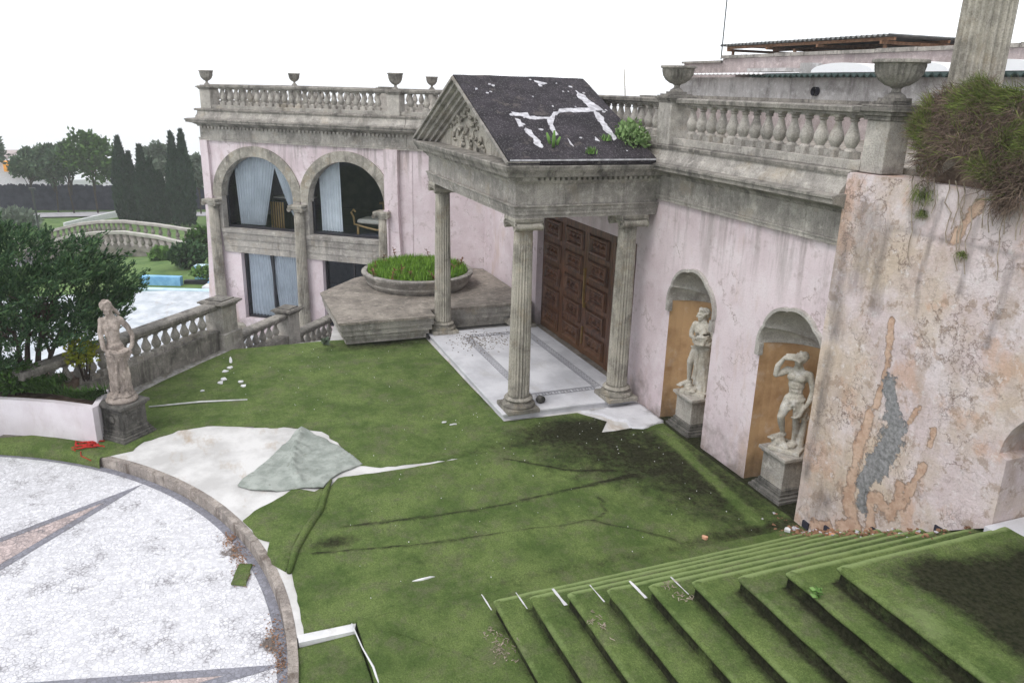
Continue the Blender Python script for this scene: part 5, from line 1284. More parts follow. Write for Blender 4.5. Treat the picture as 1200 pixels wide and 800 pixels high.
def face(mb, c, look, s, up=(0, 0, 1)):
    """egg-shaped head with brow, eye sockets, nose, lips, chin and ears"""
    c, f = Vector(c), Vector(look).normalized(); u = Vector(up); x = f.cross(u).normalized(); u = x.cross(f)
    R = Matrix(((x.x, f.x, u.x, 0), (x.y, f.y, u.y, 0), (x.z, f.z, u.z, 0), (0, 0, 0, 1)))
    P = lambda a, b, d: c+x*a*s+f*b*s+u*d*s
    ell(mb, P(0, -.006, .014), (s*.050, s*.058, s*.056), R); ell(mb, P(0, .014, -.02), (s*.039, s*.042, s*.052), R)
    for sg in (-1, 1):
        caps(mb, P(sg*.010, .056, .014), P(sg*.036, .042, .013), s*.008, s*.007, 7)      # brow
        ell(mb, P(sg*.019, .047, -.001), (s*.0095, s*.007, s*.006), R, 8)                 # eyelid
        ell(mb, P(sg*.026, .034, -.022), (s*.014, s*.013, s*.014), R, 8)                  # cheek
        ell(mb, P(sg*.050, -.006, -.004), (s*.008, s*.012, s*.019), R, 8)                 # ear
    caps(mb, P(0, .055, .010), P(0, .068, -.018), s*.007, s*.010, 7)
    caps(mb, P(-.012, .052, -.036), P(.012, .052, -.036), s*.006, s*.006, 6); caps(mb, P(-.009, .050, -.044), P(.009, .050, -.044), s*.006, s*.006, 6)
    ell(mb, P(0, .040, -.064), (s*.017, s*.014, s*.013), R, 8)
    return P
def hairball(mb, P, pts, r, s, rnd):
    for a, b, d in pts: ell(mb, P(a, b, d), (s*r*rnd.uniform(.8, 1.25), s*r*rnd.uniform(.8, 1.2), s*r*rnd.uniform(.8, 1.2)), None, 8)
# figure space: x to the viewer's right, -y toward the viewer, z up, unit = standing height
def torso(mb, T, female=False, lean=0):
    V_ = lambda x, y, z: (T+Vector((x, y, z)))
    ell(mb, V_(0, .005, .735), (.098, .062, .085)); ell(mb, V_(.0, .0, .665), (.082, .056, .085)); ell(mb, V_(.003, .0, .60), (.070, .050, .075)); ell(mb, V_(.008, .004, .535), (.086, .060, .062))
    caps(mb, V_(-.095, .008, .795), V_(.095, .008, .79), .036, .036)
    caps(mb, V_(0, .01, .80), V_(.005, .0, .875), .036, .030)
    for sg in (-1, 1):
        if female: ell(mb, V_(sg*.043, -.048, .725), (.034, .030, .032))
        else: ell(mb, V_(sg*.045, -.042, .745), (.048, .024, .034))
        caps(mb, V_(sg*.045, -.005, .81), V_(sg*.018, .0, .86), .022, .02)
        caps(mb, V_(sg*.05, -.04, .50), V_(sg*.0, -.045, .475), .020, .018)
    if not female:
        for z in (.61, .645, .68):
            for sg in (-1, 1): ell(mb, V_(sg*.020, -.046, z), (.018, .012, .015), None, 8)
def limb(mb, pts, rs):
    for k in range(len(pts)-1): caps(mb, pts[k], pts[k+1], rs[k], rs[k+1])
def folds(mb, starts, ends, r, rnd, wob=.01, n=5):
    for a, b in zip(starts, ends):
        a, b = Vector(a), Vector(b); pr__ = a
        for k in range(1, n+1):
            p = a+(b-a)*k/n+Vector((rnd.uniform(-wob, wob), rnd.uniform(-wob, wob), 0)); caps(mb, pr__, p, r*rnd.uniform(.8, 1.1), r*rnd.uniform(.8, 1.1), 7); pr__ = p

def youth():          # nude youth shading his brow, drapery round the hips, tree stump
    mb = MB(); rnd = random.Random(4); T = Vector((.0, 0, .0)); torso(mb, T)
    limb(mb, [(.045, .0, .50), (.056, -.012, .40), (.050, -.018, .295)], [.060, .054, .037]); limb(mb, [(.050, -.018, .295), (.054, .012, .22), (.045, .012, .06)], [.036, .039, .021])
    foot_(mb, (.035, -.0, .045), (-.35, -1, 0), 1)
    limb(mb, [(-.045, .0, .50), (-.068, -.045, .41), (-.088, -.075, .325)], [.060, .052, .037]); limb(mb, [(-.088, -.075, .325), (-.085, -.035, .25), (-.068, .01, .12)], [.036, .038, .021])
    foot_(mb, (-.075, .0, .105), (-.8, -.8, 0), 1)
    # rocks under the feet
    for k in range(26): ell(mb, (rnd.uniform(-.14, .06), rnd.uniform(-.07, .07), rnd.uniform(.0, .05)), (rnd.uniform(.02, .05), rnd.uniform(.02, .05), rnd.uniform(.015, .035)), None, 7)
    ell(mb, (-.085, -.03, .045), (.07, .07, .05))
    # raised arm
    limb(mb, [(-.105, .01, .795), (-.155, -.035, .76), (-.195, -.06, .745)], [.038, .034, .028]); limb(mb, [(-.195, -.06, .745), (-.185, -.075, .84), (-.125, -.07, .945)], [.030, .029, .018])
    hand(mb, (-.115, -.07, .95), (1, -.1, .15), (0, .3, -1), 1, .35)
    # lowered arm
    limb(mb, [(.11, .01, .785), (.148, .01, .69), (.158, .012, .615)], [.038, .033, .026]); limb(mb, [(.158, .012, .615), (.152, -.02, .54), (.122, -.045, .455)], [.028, .028, .017])
    hand(mb, (.118, -.048, .445), (-.3, -.2, -1), (-1, .2, .1), 1, .7)
    # loin cloth and cloth gathered by the hand
    for k in range(16):
        a = pi*2*k/16; caps(mb, (.006+.088*cos(a), .004+.062*sin(a), .505+.02*cos(a)), (.006+.09*cos(a+.4), .004+.064*sin(a+.4), .50+.02*cos(a+.4)), .016, .016, 7)
    folds(mb, [(.0, -.06, .50), (.02, -.062, .50), (-.03, -.058, .50)], [(-.015, -.066, .42), (.03, -.062, .41), (-.05, -.06, .44)], .014, rnd)
    folds(mb, [(.10, -.02, .47), (.115, -.04, .46), (.125, -.015, .46), (.135, .01, .47)], [(.09, .01, .34), (.115, -.02, .33), (.13, .0, .31), (.145, .02, .33)], .016, rnd)
    limb(mb, [(.125, .03, .42), (.118, .035, .25), (.10, .03, .01)], [.032, .032, .045]); 
    P = face(mb, (.004, -.012, .925), (-.45, -1, -.25), 1)
    hairball(mb, P, [(.056*sin(th)*cos(ph), -.008+.058*cos(th)*1.0-.02, .022+.05*sin(th)*sin(ph)) for th, ph in [(rnd.uniform(.9, 2.9), rnd.uniform(-.5, 3.6)) for _ in range(70)]], .013, 1, rnd)
    return mb
def flora():         # draped figure holding flowers, one bare leg forward, long robe behind
    mb = MB(); rnd = random.Random(8); torso(mb, Vector((0, 0, 0)), True)
    limb(mb, [(.04, .0, .50), (.05, .0, .30)], [.062, .045]); limb(mb, [(.05, .0, .30), (.045, .01, .06)], [.045, .03])
    limb(mb, [(-.045, -.01, .50), (-.085, -.065, .355)], [.062, .042]); limb(mb, [(-.085, -.065, .355), (-.105, .0, .10)], [.042, .022])
    foot_(mb, (-.11, -.0, .08), (-.7, -.8, -.1), 1); ell(mb, (-.11, .0, .03), (.06, .06, .04)); foot_(mb, (.02, -.03, .045), (-.2, -1, 0), 1)
    # robe: long folds down the viewer's right, flaring at the foot
    st, en = [], []
    for k in range(17):
        t = k/16; a = -1.9+3.6*t; st.append((.03+.07*cos(a), .01+.055*sin(a), .52)); en.append((.05+.10*cos(a), .015+.085*sin(a), .02))
    folds(mb, st, en, .019, rnd, .006, 6)
    folds(mb, [(-.02, -.06, .50), (-.005, -.062, .49)], [(-.035, -.07, .16), (-.01, -.075, .10)], .015, rnd, .005, 6)
    for k in range(12):
        t = k/11; caps(mb, (-.09+.19*t, -.055+.03*t, .535-.03*sin(pi*t)), (-.08+.19*t, -.052+.03*t, .53-.03*sin(pi*t)), .016, .016, 7)
    # cloak falling from the shoulder
    folds(mb, [(.10, .03, .79), (.115, .035, .77), (.09, .045, .78)], [(.13, .05, .30), (.15, .04, .28), (.11, .07, .26)], .024, rnd, .008, 7)
    limb(mb, [(-.10, .0, .79), (-.128, -.005, .70), (-.12, -.03, .655)], [.033, .031, .026]); limb(mb, [(-.12, -.03, .655), (-.06, -.085, .655), (-.005, -.105, .655)], [.027, .025, .017])
    hand(mb, (.0, -.108, .655), (1, -.1, .05), (0, 1, .2), 1, .6)
    limb(mb, [(.10, .0, .78), (.135, .0, .69), (.135, -.02, .63)], [.033, .03, .025]); limb(mb, [(.135, -.02, .63), (.12, -.075, .60), (.07, -.105, .595)], [.026, .025, .017])
    hand(mb, (.068, -.105, .593), (-1, -.05, -.05), (0, .3, 1), 1, .6)
    for k in range(34): ell(mb, (.055+rnd.gauss(0, .035), -.105+rnd.gauss(0, .015), .655+rnd.gauss(0, .034)), (rnd.uniform(.010, .02),)*3, None, 7)
    P = face(mb, (-.012, -.012, .925), (-1, -.55, -.1), 1)
    hairball(mb, P, [(.056*sin(th)*cos(ph), -.008+.058*cos(th)-.015, .022+.05*sin(th)*sin(ph)) for th, ph in [(rnd.uniform(.9, 2.9), rnd.uniform(-.6, 3.7)) for _ in range(60)]], .013, 1, rnd)
    hairball(mb, P, [(.05*cos(a), .035*sin(a)+.0, .055+.012*sin(a*3)) for a in [k*.42 for k in range(15)]], .014, 1, rnd)
    hairball(mb, P, [(.0, -.065, -.02), (.02, -.06, -.04), (.03, -.05, -.065)], .022, 1, rnd)
    ell(mb, (.0, .0, .0), (.15, .11, .03))
    return mb
def bather():        # garden figure, bare torso, both hands on a shallow bowl at the hip
    mb = MB(); rnd = random.Random(12); torso(mb, Vector((-.01, .0, 0)), True)
    limb(mb, [(-.05, .0, .50), (-.045, -.02, .30)], [.062, .045]); limb(mb, [(-.045, -.02, .30), (-.035, .0, .06)], [.044, .03])
    limb(mb, [(.04, .0, .50), (.055, -.045, .32)], [.062, .044]); limb(mb, [(.055, -.045, .32), (.05, .02, .06)], [.043, .03])
    foot_(mb, (-.04, -.01, .045), (-.2, -1, 0), 1); foot_(mb, (.045, -.01, .045), (.2, -1, 0), 1)
    st, en = [], []
    for k in range(22):
        a = 2*pi*k/22; st.append((-.005+.085*cos(a), .005+.06*sin(a), .50-.04*sin(a*1)+.02*cos(a))); en.append((.015+.10*cos(a), .02+.075*sin(a), .03+.04*rnd.random()))
    folds(mb, st, en, .018, rnd, .012, 6)
    folds(mb, [(-.06, -.06, .44), (-.03, -.065, .46), (.0, -.07, .47)], [(.06, -.07, .20), (.02, -.08, .16), (-.03, -.08, .12)], .018, rnd, .008, 5)
    # long arms down to the bowl
    limb(mb, [(-.105, .0, .785), (-.13, -.005, .67), (-.125, -.02, .60)], [.034, .031, .026]); limb(mb, [(-.125, -.02, .60), (-.12, -.07, .53), (-.085, -.11, .495)], [.026, .025, .017])
    hand(mb, (-.08, -.115, .49), (.7, -.6, -.1), (.2, .4, -.9), 1, .5)
    limb(mb, [(.095, .0, .785), (.155, .01, .71), (.195, .01, .62)], [.034, .032, .026]); limb(mb, [(.195, .01, .62), (.185, -.045, .54), (.145, -.095, .485)], [.026, .026, .017])
    hand(mb, (.14, -.10, .485), (-.7, -.5, -.1), (-.2, .4, -.9), 1, .5)
    # bowl
    b = MB().lathe([(.02, -.045), (.06, -.038), (.098, -.005), (.112, .028), (.104, .032), (.088, .0), (.05, -.022), (.01, -.028)], 26, caps=False).xform(Matrix.Translation((.03, -.125, .475))); b.add([(0, 0, 0)], [])
    mb.add(b.v[:-1], b.f)
    bb = MB().lathe([(.01, -.05), (.06, -.042), (.098, -.008), (.104, .012), (.01, .012)], 24).xform(Matrix.Translation((.03, -.125, .475))); mb.add(bb.v, bb.f)
    for k in range(26):
        a = 2*pi*k/26; caps(mb, (.03+.106*cos(a), -.125+.106*sin(a), .503), (.03+.106*cos(a+.25), -.125+.106*sin(a+.25), .503), .009, .009, 6)
    P = face(mb, (-.035, -.02, .92), (.35, -1, -.45), 1)
    hairball(mb, P, [(.058*sin(th)*cos(ph), -.006+.062*cos(th)-.01, .022+.055*sin(th)*sin(ph)) for th, ph in [(rnd.uniform(.9, 2.9), rnd.uniform(-.4, 3.5)) for _ in range(80)]], .012, 1, rnd)
    folds(mb, [(-.06, .03, .95), (-.03, .04, .96), (.0, .03, .95), (.02, .02, .93)], [(.075, .02, .87), (.085, .02, .85), (.07, .04, .845), (.06, .05, .86)], .018, rnd, .004, 4)
    ell(mb, (.0, -.0, .015), (.16, .145, .028)); 
    return mb
def place_statue(mbf, H_, loc, rz, name, label, mat, base=None, voxel=.0085, slim=1):
    mb = mbf(); mb.xform(Matrix.Scale(H_, 4))
    t = thing(name, label, 'statue', loc, rz)
    hb = 0
    if base == 'square':
        hb = .055; b_ = MB().box(-.20, .20, -.18, .18, 0, hb, .008); obj('base', b_.mesh('base', mat), t)
    if base == 'round':
        hb = .09; b_ = MB().lathe([(.235, 0), (.25, .02), (.245, .05), (.20, hb)], 28); obj('base', b_.mesh('base', mat, 'auto'), t)
    obj('figure', sculpt(mb, 'figure', mat, voxel), t, (0, 0, hb-.012)); t.scale = (slim, slim, 1); return t
def pedestal(loc, rz, w, h, label, panels=False, mat='stone', gm=.10):
    t = thing('pedestal', label, 'pedestal', loc, rz)
    b = MB(); z = 0
    for o, hh in ((gm, .30), (gm*.72, .22), (gm*.45, .20), (gm*.18, .28)):
        b.box(-w/2-o, w/2+o, -w/2-o, w/2+o, z, z+hh*.17-.001, .005); z += hh*.17
    obj('base_moulding', b.mesh('base_moulding', M['stone_base']), t)
    d = MB().box(-w/2, w/2, -w/2, w/2, z, h-.085, .006)
    obj('die', d.mesh('die', M[mat]), t)
    c = MB().box(-w/2-.02, w/2+.02, -w/2-.02, w/2+.02, h-.084, h-.052, .004).box(-w/2-.05, w/2+.05, -w/2-.05, w/2+.05, h-.051, h, .008); obj('cap', c.mesh('cap', M[mat]), t)
    if panels:
        for k in range(4):
            f = MB()
            ww_ = w*.36; z0, z1 = z+.05, h-.13
            f.box(-ww_, ww_, -w/2-.012, -w/2+.002, z0, z0+.02).box(-ww_, ww_, -w/2-.012, -w/2+.002, z1-.02, z1).box(-ww_, -ww_+.02, -w/2-.012, -w/2+.002, z0+.021, z1-.021).box(ww_-.02, ww_, -w/2-.012, -w/2+.002, z0+.021, z1-.021)
            e = MB().lathe([(.001, 0), (.05, .006), (.06, .018), (.03, .03), (.001, .034)], 8).xform(Matrix.Translation((0, -w/2+.003, (z0+z1)/2)) @ Matrix.Rotation(pi/2, 4, 'X')); f.add(e.v, e.f)
            obj('panel_moulding', f.mesh('panel_moulding', M[mat]), t, (0, 0, 0), k*pi/2)
    return t
# niche statues and garden statue; angle puts the figure's front (-y) toward the open court
fz_ = lambda deg: radians(deg)
pedestal((7.30, -6.77, 0), 0, .42, .62, 'grey stone pedestal in the nearer niche')
place_statue(youth, 1.28, (7.32, -6.77, .62), radians(-146), 'niche_statue', 'pale stone statue of a youth shading his brow, in the nearer niche', M['statue'], 'square')
pedestal((9.42, -6.79, 0), 0, .42, .60, 'grey stone pedestal in the niche nearer the portico')
place_statue(flora, 1.30, (9.44, -6.79, .60), radians(-146), 'niche_statue', 'pale stone statue in a long robe holding flowers, in the niche nearer the portico', M['statue'], 'square')
pedestal((11.80, 1.40, 0), radians(45+0), .41, .55, 'dark mossy pedestal under the garden statue at the end of the white planter', True, 'stone_base', .08)
place_statue(bather, 1.42, (11.80, 1.40, .55), radians(-84), 'garden_statue', 'weathered stone statue of a bare-chested woman holding a shallow bowl, beside the white planter', M['statue_tan'], 'round', slim=.86)

# ================================================================== WHITE PLANTER, TREE AND SHRUBS ON THE LEFT
RP = 6.26
lp = thing('white_planter', 'long curved white rendered planter wall holding the dark conifer', 'planter', (12.4, 3, 0))
aa0, aa1 = ang(11.72, 1.66), ang(15.0, 11.0)
front = [(C0.x+RP*cos(aa0+(ang(12.9, 6.2)-aa0)*i/26), C0.y+RP*sin(aa0+(ang(12.9, 6.2)-aa0)*i/26)) for i in range(27)]
MB().sweep([(0, -.02), (0, .555), (-.10, .555), (-.10, -.02)], front[::-1]).jitter(.004, 3).build('front_wall', M['planter_wall'], lp)
ex0 = front[0]; ed = Vector((.80, -.60)).normalized()
e1 = (12.28, 1.62)
MB().sweep([(0, -.02), (0, .552), (-.08, .552), (-.08, -.02)], [(12.42, 1.80), e1, ex0]).build('end_wall', M['planter_wall'], lp)
sp_ = front+[(14.4, 6.6), (14.0, 1.9), (12.8, 2.1), e1]
bm = gridpoly([p for p in (front[1:]+[(13.6, 6.4), (13.5, 2.05), (12.75, 2.2), (12.2, 1.72)])], .15, lambda x, y: .49+.04*nz(x, y, 3), skirt=.1); finish(bm, 'soil', M['soil'], lp)
# balustrade behind the planter is hidden; dark conifer with many spreading stems
tr = thing('dark_conifer', 'dark green spreading conifer with several bare stems in the white planter', 'tree', (12.9, 2.75, .5))
rnd = random.Random(21); st_ = MB(); tips = []
def branch(p, d, L, r, depth):
    pts = [p]; dd = d.copy()
    for k in range(5):
        dd = (dd+Vector((rnd.gauss(0, .10), rnd.gauss(0, .10), rnd.gauss(.03, .06)))).normalized(); pts.append(pts[-1]+dd*L/5)
    st_.tube(pts, [r*(1-.11*k) for k in range(6)], 6)
    if depth == 0: tips.append((pts[-1], dd)); tips.append((pts[3], dd)); return
    for k in range(rnd.choice((3, 4)) if depth > 1 else 4):
        a = rnd.uniform(0, 6.28); nd = (dd*.75+Vector((cos(a), sin(a), rnd.uniform(-.05, .35)))*.8).normalized()
        branch(pts[rnd.choice((3, 4, 5))], nd, L*rnd.uniform(.5, .75), r*.5, depth-1)
for k in range(7):
    a = k*.9+rnd.uniform(-.3, .3); d = Vector((cos(a)*.42, sin(a)*.5+.12, 1)).normalized()
    branch(Vector((12.9+cos(a)*.12, 2.85+sin(a)*.16, .45)), d, 1.0, .055, 2)
st_.build('trunk', M['bark'], tr, smooth=True)
pads = []; tiers = []
rnd = random.Random(44)
EDGE = [(0.7, 2.0, .16), (1.0, 2.02, .34), (1.25, 2.2, .42), (1.3, 1.75, .42), (1.6, 2.45, .40), (1.75, 2.72, .30), (1.7, 1.95, .5), (1.85, 1.55, .45), (2.1, 2.35, .45), (2.3, 1.75, .5), (2.25, 2.62, .28), (2.45, 2.05, .5), (2.7, 2.55, .42), (2.75, 2.88, .26), (2.8, 1.45, .5), (2.9, 1.95, .5), (3.1, 2.85, .36), (3.2, 2.35, .5), (3.3, 1.6, .5), (3.5, 2.75, .45), (3.6, 2.05, .55), (3.9, 2.5, .55), (4.0, 1.6, .55), (4.3, 2.2, .6), (2.4, 1.22, .30), (3.0, 1.12, .35), (3.6, 1.2, .4)]
for (y, z, q) in EDGE:
    z -= .16 if y < 2.45 else .05
    if y < 1.9: y = 1.28+(y-.7)*.55; q *= .9
    for dx in (-.75, -.1, .6):
        if q < .35 and dx != -.1: continue
        if rnd.random() < .12: continue
        tiers.append((Vector((13.15+dx+rnd.gauss(0, .12), y+rnd.gauss(0, .06), z+rnd.gauss(0, .06)-.10*abs(dx))), q*rnd.uniform(.75, 1.05)))
for c, q in tiers:
    base = Vector((13.0, 3.0, c.z-.35)); outd = (c-base); outd.normalize()
    st_2 = MB(); 
    for k in range(int(9+22*q)):
        a = rnd.uniform(0, 6.28); rr_ = q*sqrt(rnd.random()); p = c+Vector((rr_*cos(a), rr_*sin(a), rnd.gauss(0, .035)+.10*(rr_/q)*.4)); dd = (Vector((cos(a), sin(a), .25))*.7+outd*.8).normalized(); pads.append((p, dd))
v = []; f = []
for p, d in pads:
    d = (d+Vector((rnd.gauss(0, .3), rnd.gauss(0, .3), rnd.uniform(-.1, .5)))).normalized()
    side = d.cross(Vector((0, 0, 1))).normalized(); L = rnd.uniform(.20, .40)
    for k in range(46):
        t = rnd.random()**.8; w_ = (1-abs(t-.45)*1.2)*.17
        c = p+d*L*(t-.3)+side*rnd.gauss(0, w_*.6)+Vector((0, 0, rnd.gauss(0, .022)+.05*t))
        ld = (d+side*rnd.gauss(0, .7)+Vector((0, 0, rnd.uniform(-.1, .6)))).normalized(); l = rnd.uniform(.035, .075); s_ = ld.cross(Vector((rnd.gauss(0, 1), rnd.gauss(0, 1), 1))).normalized()*l*.22
        n = len(v); v += [tuple(c-s_), tuple(c+s_), tuple(c+ld*l+s_*.4), tuple(c+ld*l-s_*.4)]; f.append((n, n+1, n+2, n+3))
MB().add(v, f).build('crown', M['juniper'], tr)
def shrub(name, label, c, rad, n, size, mat, cat='shrub', seed=3, stems=5, zb=None):
    r = random.Random(seed); c = Vector(c); t = thing(name, label, cat, (c.x, c.y, zb if zb is not None else c.z-rad[2]))
    def wh(q):
        while True:
            p = Vector((q.gauss(0, .5), q.gauss(0, .5), q.gauss(0, .5)))
            if p.length < 1+.25*noise.noise(p*2+c): break
        P_ = Vector((p.x*rad[0], p.y*rad[1], p.z*rad[2])); return c+P_, P_.normalized()*.8+Vector((0, 0, .4))
    v, f = leafcloud(n, wh, size, r); MB().add(v, f).build('leaves', mat, t)
    s = MB()
    for k in range(stems):
        a = r.uniform(0, 6.28); b = Vector((c.x+cos(a)*rad[0]*.15, c.y+sin(a)*rad[1]*.15, t.location.z)); e = c+Vector((cos(a)*rad[0]*.6, sin(a)*rad[1]*.6, rad[2]*r.uniform(0, .6)))
        s.tube([b, (b+e)/2+Vector((0, 0, .02)), e], [.012, .009, .005], 4)
    s.build('stems', M['bark'], t); return t
shrub('yellow_shrub', 'yellow-green leafy shrub between the conifer and the garden statue', (12.95, 2.0, 1.0), (.27, .27, .30), 900, .034, M['yellow_leaf'], seed=5, zb=.5)
shrub('creeping_bush', 'low dark creeping bush at the broken end of the terrace balustrade under the conifer', (12.62, 2.85, .78), (.30, .34, .26), 1300, .045, M['creeper'], 'bush', 27, 5, zb=.5)
# low creeping plants hanging over the planter edge
def wc(r):
    k = r.random(); a = aa0+(ang(12.9, 6.2)-aa0)*(.04+.9*k); q = RP+.12+abs(r.gauss(0, .22)); z = .56+.10*max(0, nz(k*9, q*3, 1))
    return (C0.x+q*cos(a), C0.y+q*sin(a), z, -cos(a)*.3, -sin(a)*.3)
wcm = lambda r: (lambda t: t if noise.noise(Vector((t[0]*1.3, t[1]*1.3, 4.4))) > -.05 else wcm(r))(wc(r))
tag(blades(9000, wcm, .13, .012, M['creeper'], 'creeping_juniper', 1.3, 31), 'low creeping green ground cover along the rim of the white planter', 'ground cover', None, 'stuff')

# hanging grass and roots over the stained wall --------------------------------
mound = MB(); v = []
for j in range(15):
    for i in range(41):
        x = 5.92-3.8*i/40; t = j/14; y = -6.47-1.4*t; h = .70*min(1, (i/40)*6)*sin(pi*min(1, t*.9+.08))**.6*(1+.2*nz(x, y, 2))
        v.append((x, y, 4.12+h if j else 4.05))
mound.add(v, [(j*41+i, j*41+i+1, (j+1)*41+i+1, (j+1)*41+i) for j in range(14) for i in range(40)]); 
hg = thing('hanging_grass', 'shaggy mass of dry brown roots and green grass hanging over the top of the stained wall', 'grass', (4.9, -6.5, 4.3)); hg['kind'] = 'stuff'
mound.build('earth', M['soil'], hg, smooth=True, kind='stuff')
def tangle(n, where, mat, name, seed, parent, W=.004, L=.045, wild=.8, droop=.2, steps=5):
    r = random.Random(seed); v = []; f = []
    for i in range(n):
        p, g_ = where(r); cl = noise.noise_vector(Vector((p.x*4.5, 3.3, p.z*4.5)))*2.6; cl.y = abs(cl.y)*.5+.25; d = (cl+Vector((r.gauss(0, .45), r.gauss(0, .3), r.gauss(g_, .4)))).normalized(); k0 = len(v); w_ = Vector((r.gauss(0, 1), r.gauss(0, .3), r.gauss(0, 1))).normalized()*W*r.uniform(.6, 1.5)
        for q in range(steps+1):
            t = 1-q/(steps+.4); v += [tuple(p-w_*t), tuple(p+w_*t)]
            d = (d+Vector((r.gauss(0, wild*.5), r.gauss(0, wild*.35), r.gauss(0, wild*.5)-droop))).normalized(); p = p+d*L*r.uniform(.6, 1.2)
            if p.y < -6.99: p.y = -6.99
        f += [(k0+2*q, k0+2*q+1, k0+2*q+3, k0+2*q+2) for q in range(steps)]
    return MB().add(v, f).build(name, mat, parent, kind='stuff')
def outline(x):   # lower and upper edge of the mass along the wall top
    lo = 4.42-.30*math.exp(-((x-5.72)/.16)**2)+.16*math.exp(-((x-5.35)/.2)**2)-.22*math.exp(-((x-4.75)/.35)**2)+.05*sin(x*9)
    hi = 5.02+.12*min(1, (6.05-x)/.5)+.05*sin(x*7)+.10*math.exp(-((x-4.7)/.3)**2)
    return lo, hi
def wm_(r):
    while True:
        x = 5.98-2.7*r.random()**1.0; lo, hi = outline(x); lo -= .02; hi -= .04; z = r.uniform(lo, hi)
        if x > 6.0-.35*max(0, 4.75-z)/.5-.05*abs(sin(z*8)): continue
        u = (z-4.2)/.9; return Vector((x, -6.36-.40*max(0, u)**2+.06*noise.noise(Vector((x*3, z*3, 0))), z)), .1
def wgr(r):
    while True:
        p, g_ = wm_(r)
        spots = ((5.86, 4.62, .16), (5.80, 4.30, .11), (5.45, 5.08, .22), (5.15, 5.02, .14), (4.78, 4.72, .2), (5.95, 4.85, .1), (5.0, 4.35, .12), (4.45, 4.9, .25))
        if any((p.x-a)**2+(p.z-b)**2 < (c*r.uniform(.3, 1.25))**2 for a, b, c in spots) or r.random() < .05: return p+Vector((0, .03, 0)), .8
tangle(21000, wm_, M['dry_grass'], 'dry_roots', 41, hg)
tangle(5200, wgr, M['green_grass'], 'green_tufts', 42, hg, W=.005, L=.045, wild=.35, droop=.12, steps=4)
rnd = random.Random(77); rt2 = MB()
for k in range(26):
    x = rnd.uniform(3.6, 5.75); z = 4.3; pts = [(x, -6.33, z)]; zz = z
    for q in range(rnd.choice((3, 4, 6, 8))): zz -= rnd.uniform(.07, .13); pts.append((x+rnd.gauss(0, .02)-.01*q, SWY+.02+.01*rnd.random(), zz))
    rt2.tube(pts, [.006]*len(pts), 3)
rt2.build('trailing_roots', M['twig'], hg, kind='stuff')
for (x, z, s_, nn) in ((5.62, 4.12, .14, 150), (5.58, 3.95, .07, 120), (5.07, 3.66, .06, 90)):
    tag(blades(nn, lambda r: (x+r.gauss(0, s_*.4), SWY+.02, z+r.gauss(0, s_*.3), 0, .4), s_*1.2, .003, M['green_grass'], 'wall_weed', 1.3, int(x*100+z*10), droop=.45), {.14: 'green weed tuft at the left end of the hanging grass', .07: 'thin weed just under the left end of the hanging grass', .06: 'tiny weed rooted in the crack halfway along the stained wall'}[s_], 'weed')

# weeds on the portico roof
shrub('leafy_weed', 'bushy green weed growing between the portico roof and the roof balustrade', (10.86, -6.14, 4.27), (.36, .26, .31), 1500, .042, M['pale_shrub'], 'weed', 7, 9, zb=4.0)
ca = MB(); rnd = random.Random(2)
for (dx, dy, h) in ((0, 0, .22), (.05, .04, .16), (-.05, .03, .18), (.02, -.06, .12)):
    x, y = 10.66+dx, -4.76+dy; z = on_roof(x, y)[2]-.01; ca.tube([(x, y, z), (x+dx*.5, y+dy*.3, z+h*.5), (x+dx*.9, y+dy*.9, z+h)], [.02, .028, .014], 6)
tag(ca.build('roof_succulent', M['shrub'], smooth=True), 'small upright green succulent on the dark portico roof', 'plant')
for (x, y, lab) in ((10.79, -5.67, 'tiny weed with pale flowers near the right end of the portico roof'), (10.42, -5.25, 'small weed at the eaves of the portico roof')):
    z = on_roof(x, y)[2]; tag(blades(60, lambda r: (x+r.gauss(0, .03), y+r.gauss(0, .03), z, 0, 0), .09, .008, M['shrub'], 'roof_weed', 1.0, int(x*50)), lab, 'weed')
shrub('terrace_weed', 'tiny weed at the foot of the terrace balustrade near the large pier', (15.15, .45, .08), (.10, .10, .07), 90, .04, M['creeper'], 'weed', 4, 3, zb=.0)
shrub('corner_weed', 'small pale weed at the left corner of the stone plinth', (15.15, -1.95, .08), (.08, .08, .09), 70, .04, M['pale_leaf'], 'weed', 6, 3, zb=.0)
shrub('stair_weed', 'small green grass sprig on the upper stair tread near the wide dark platform', (4.05, -4.27, 1.235), (.035, .035, .04), 26, .03, M['shrub'], 'weed', 8, 2, zb=1.2)

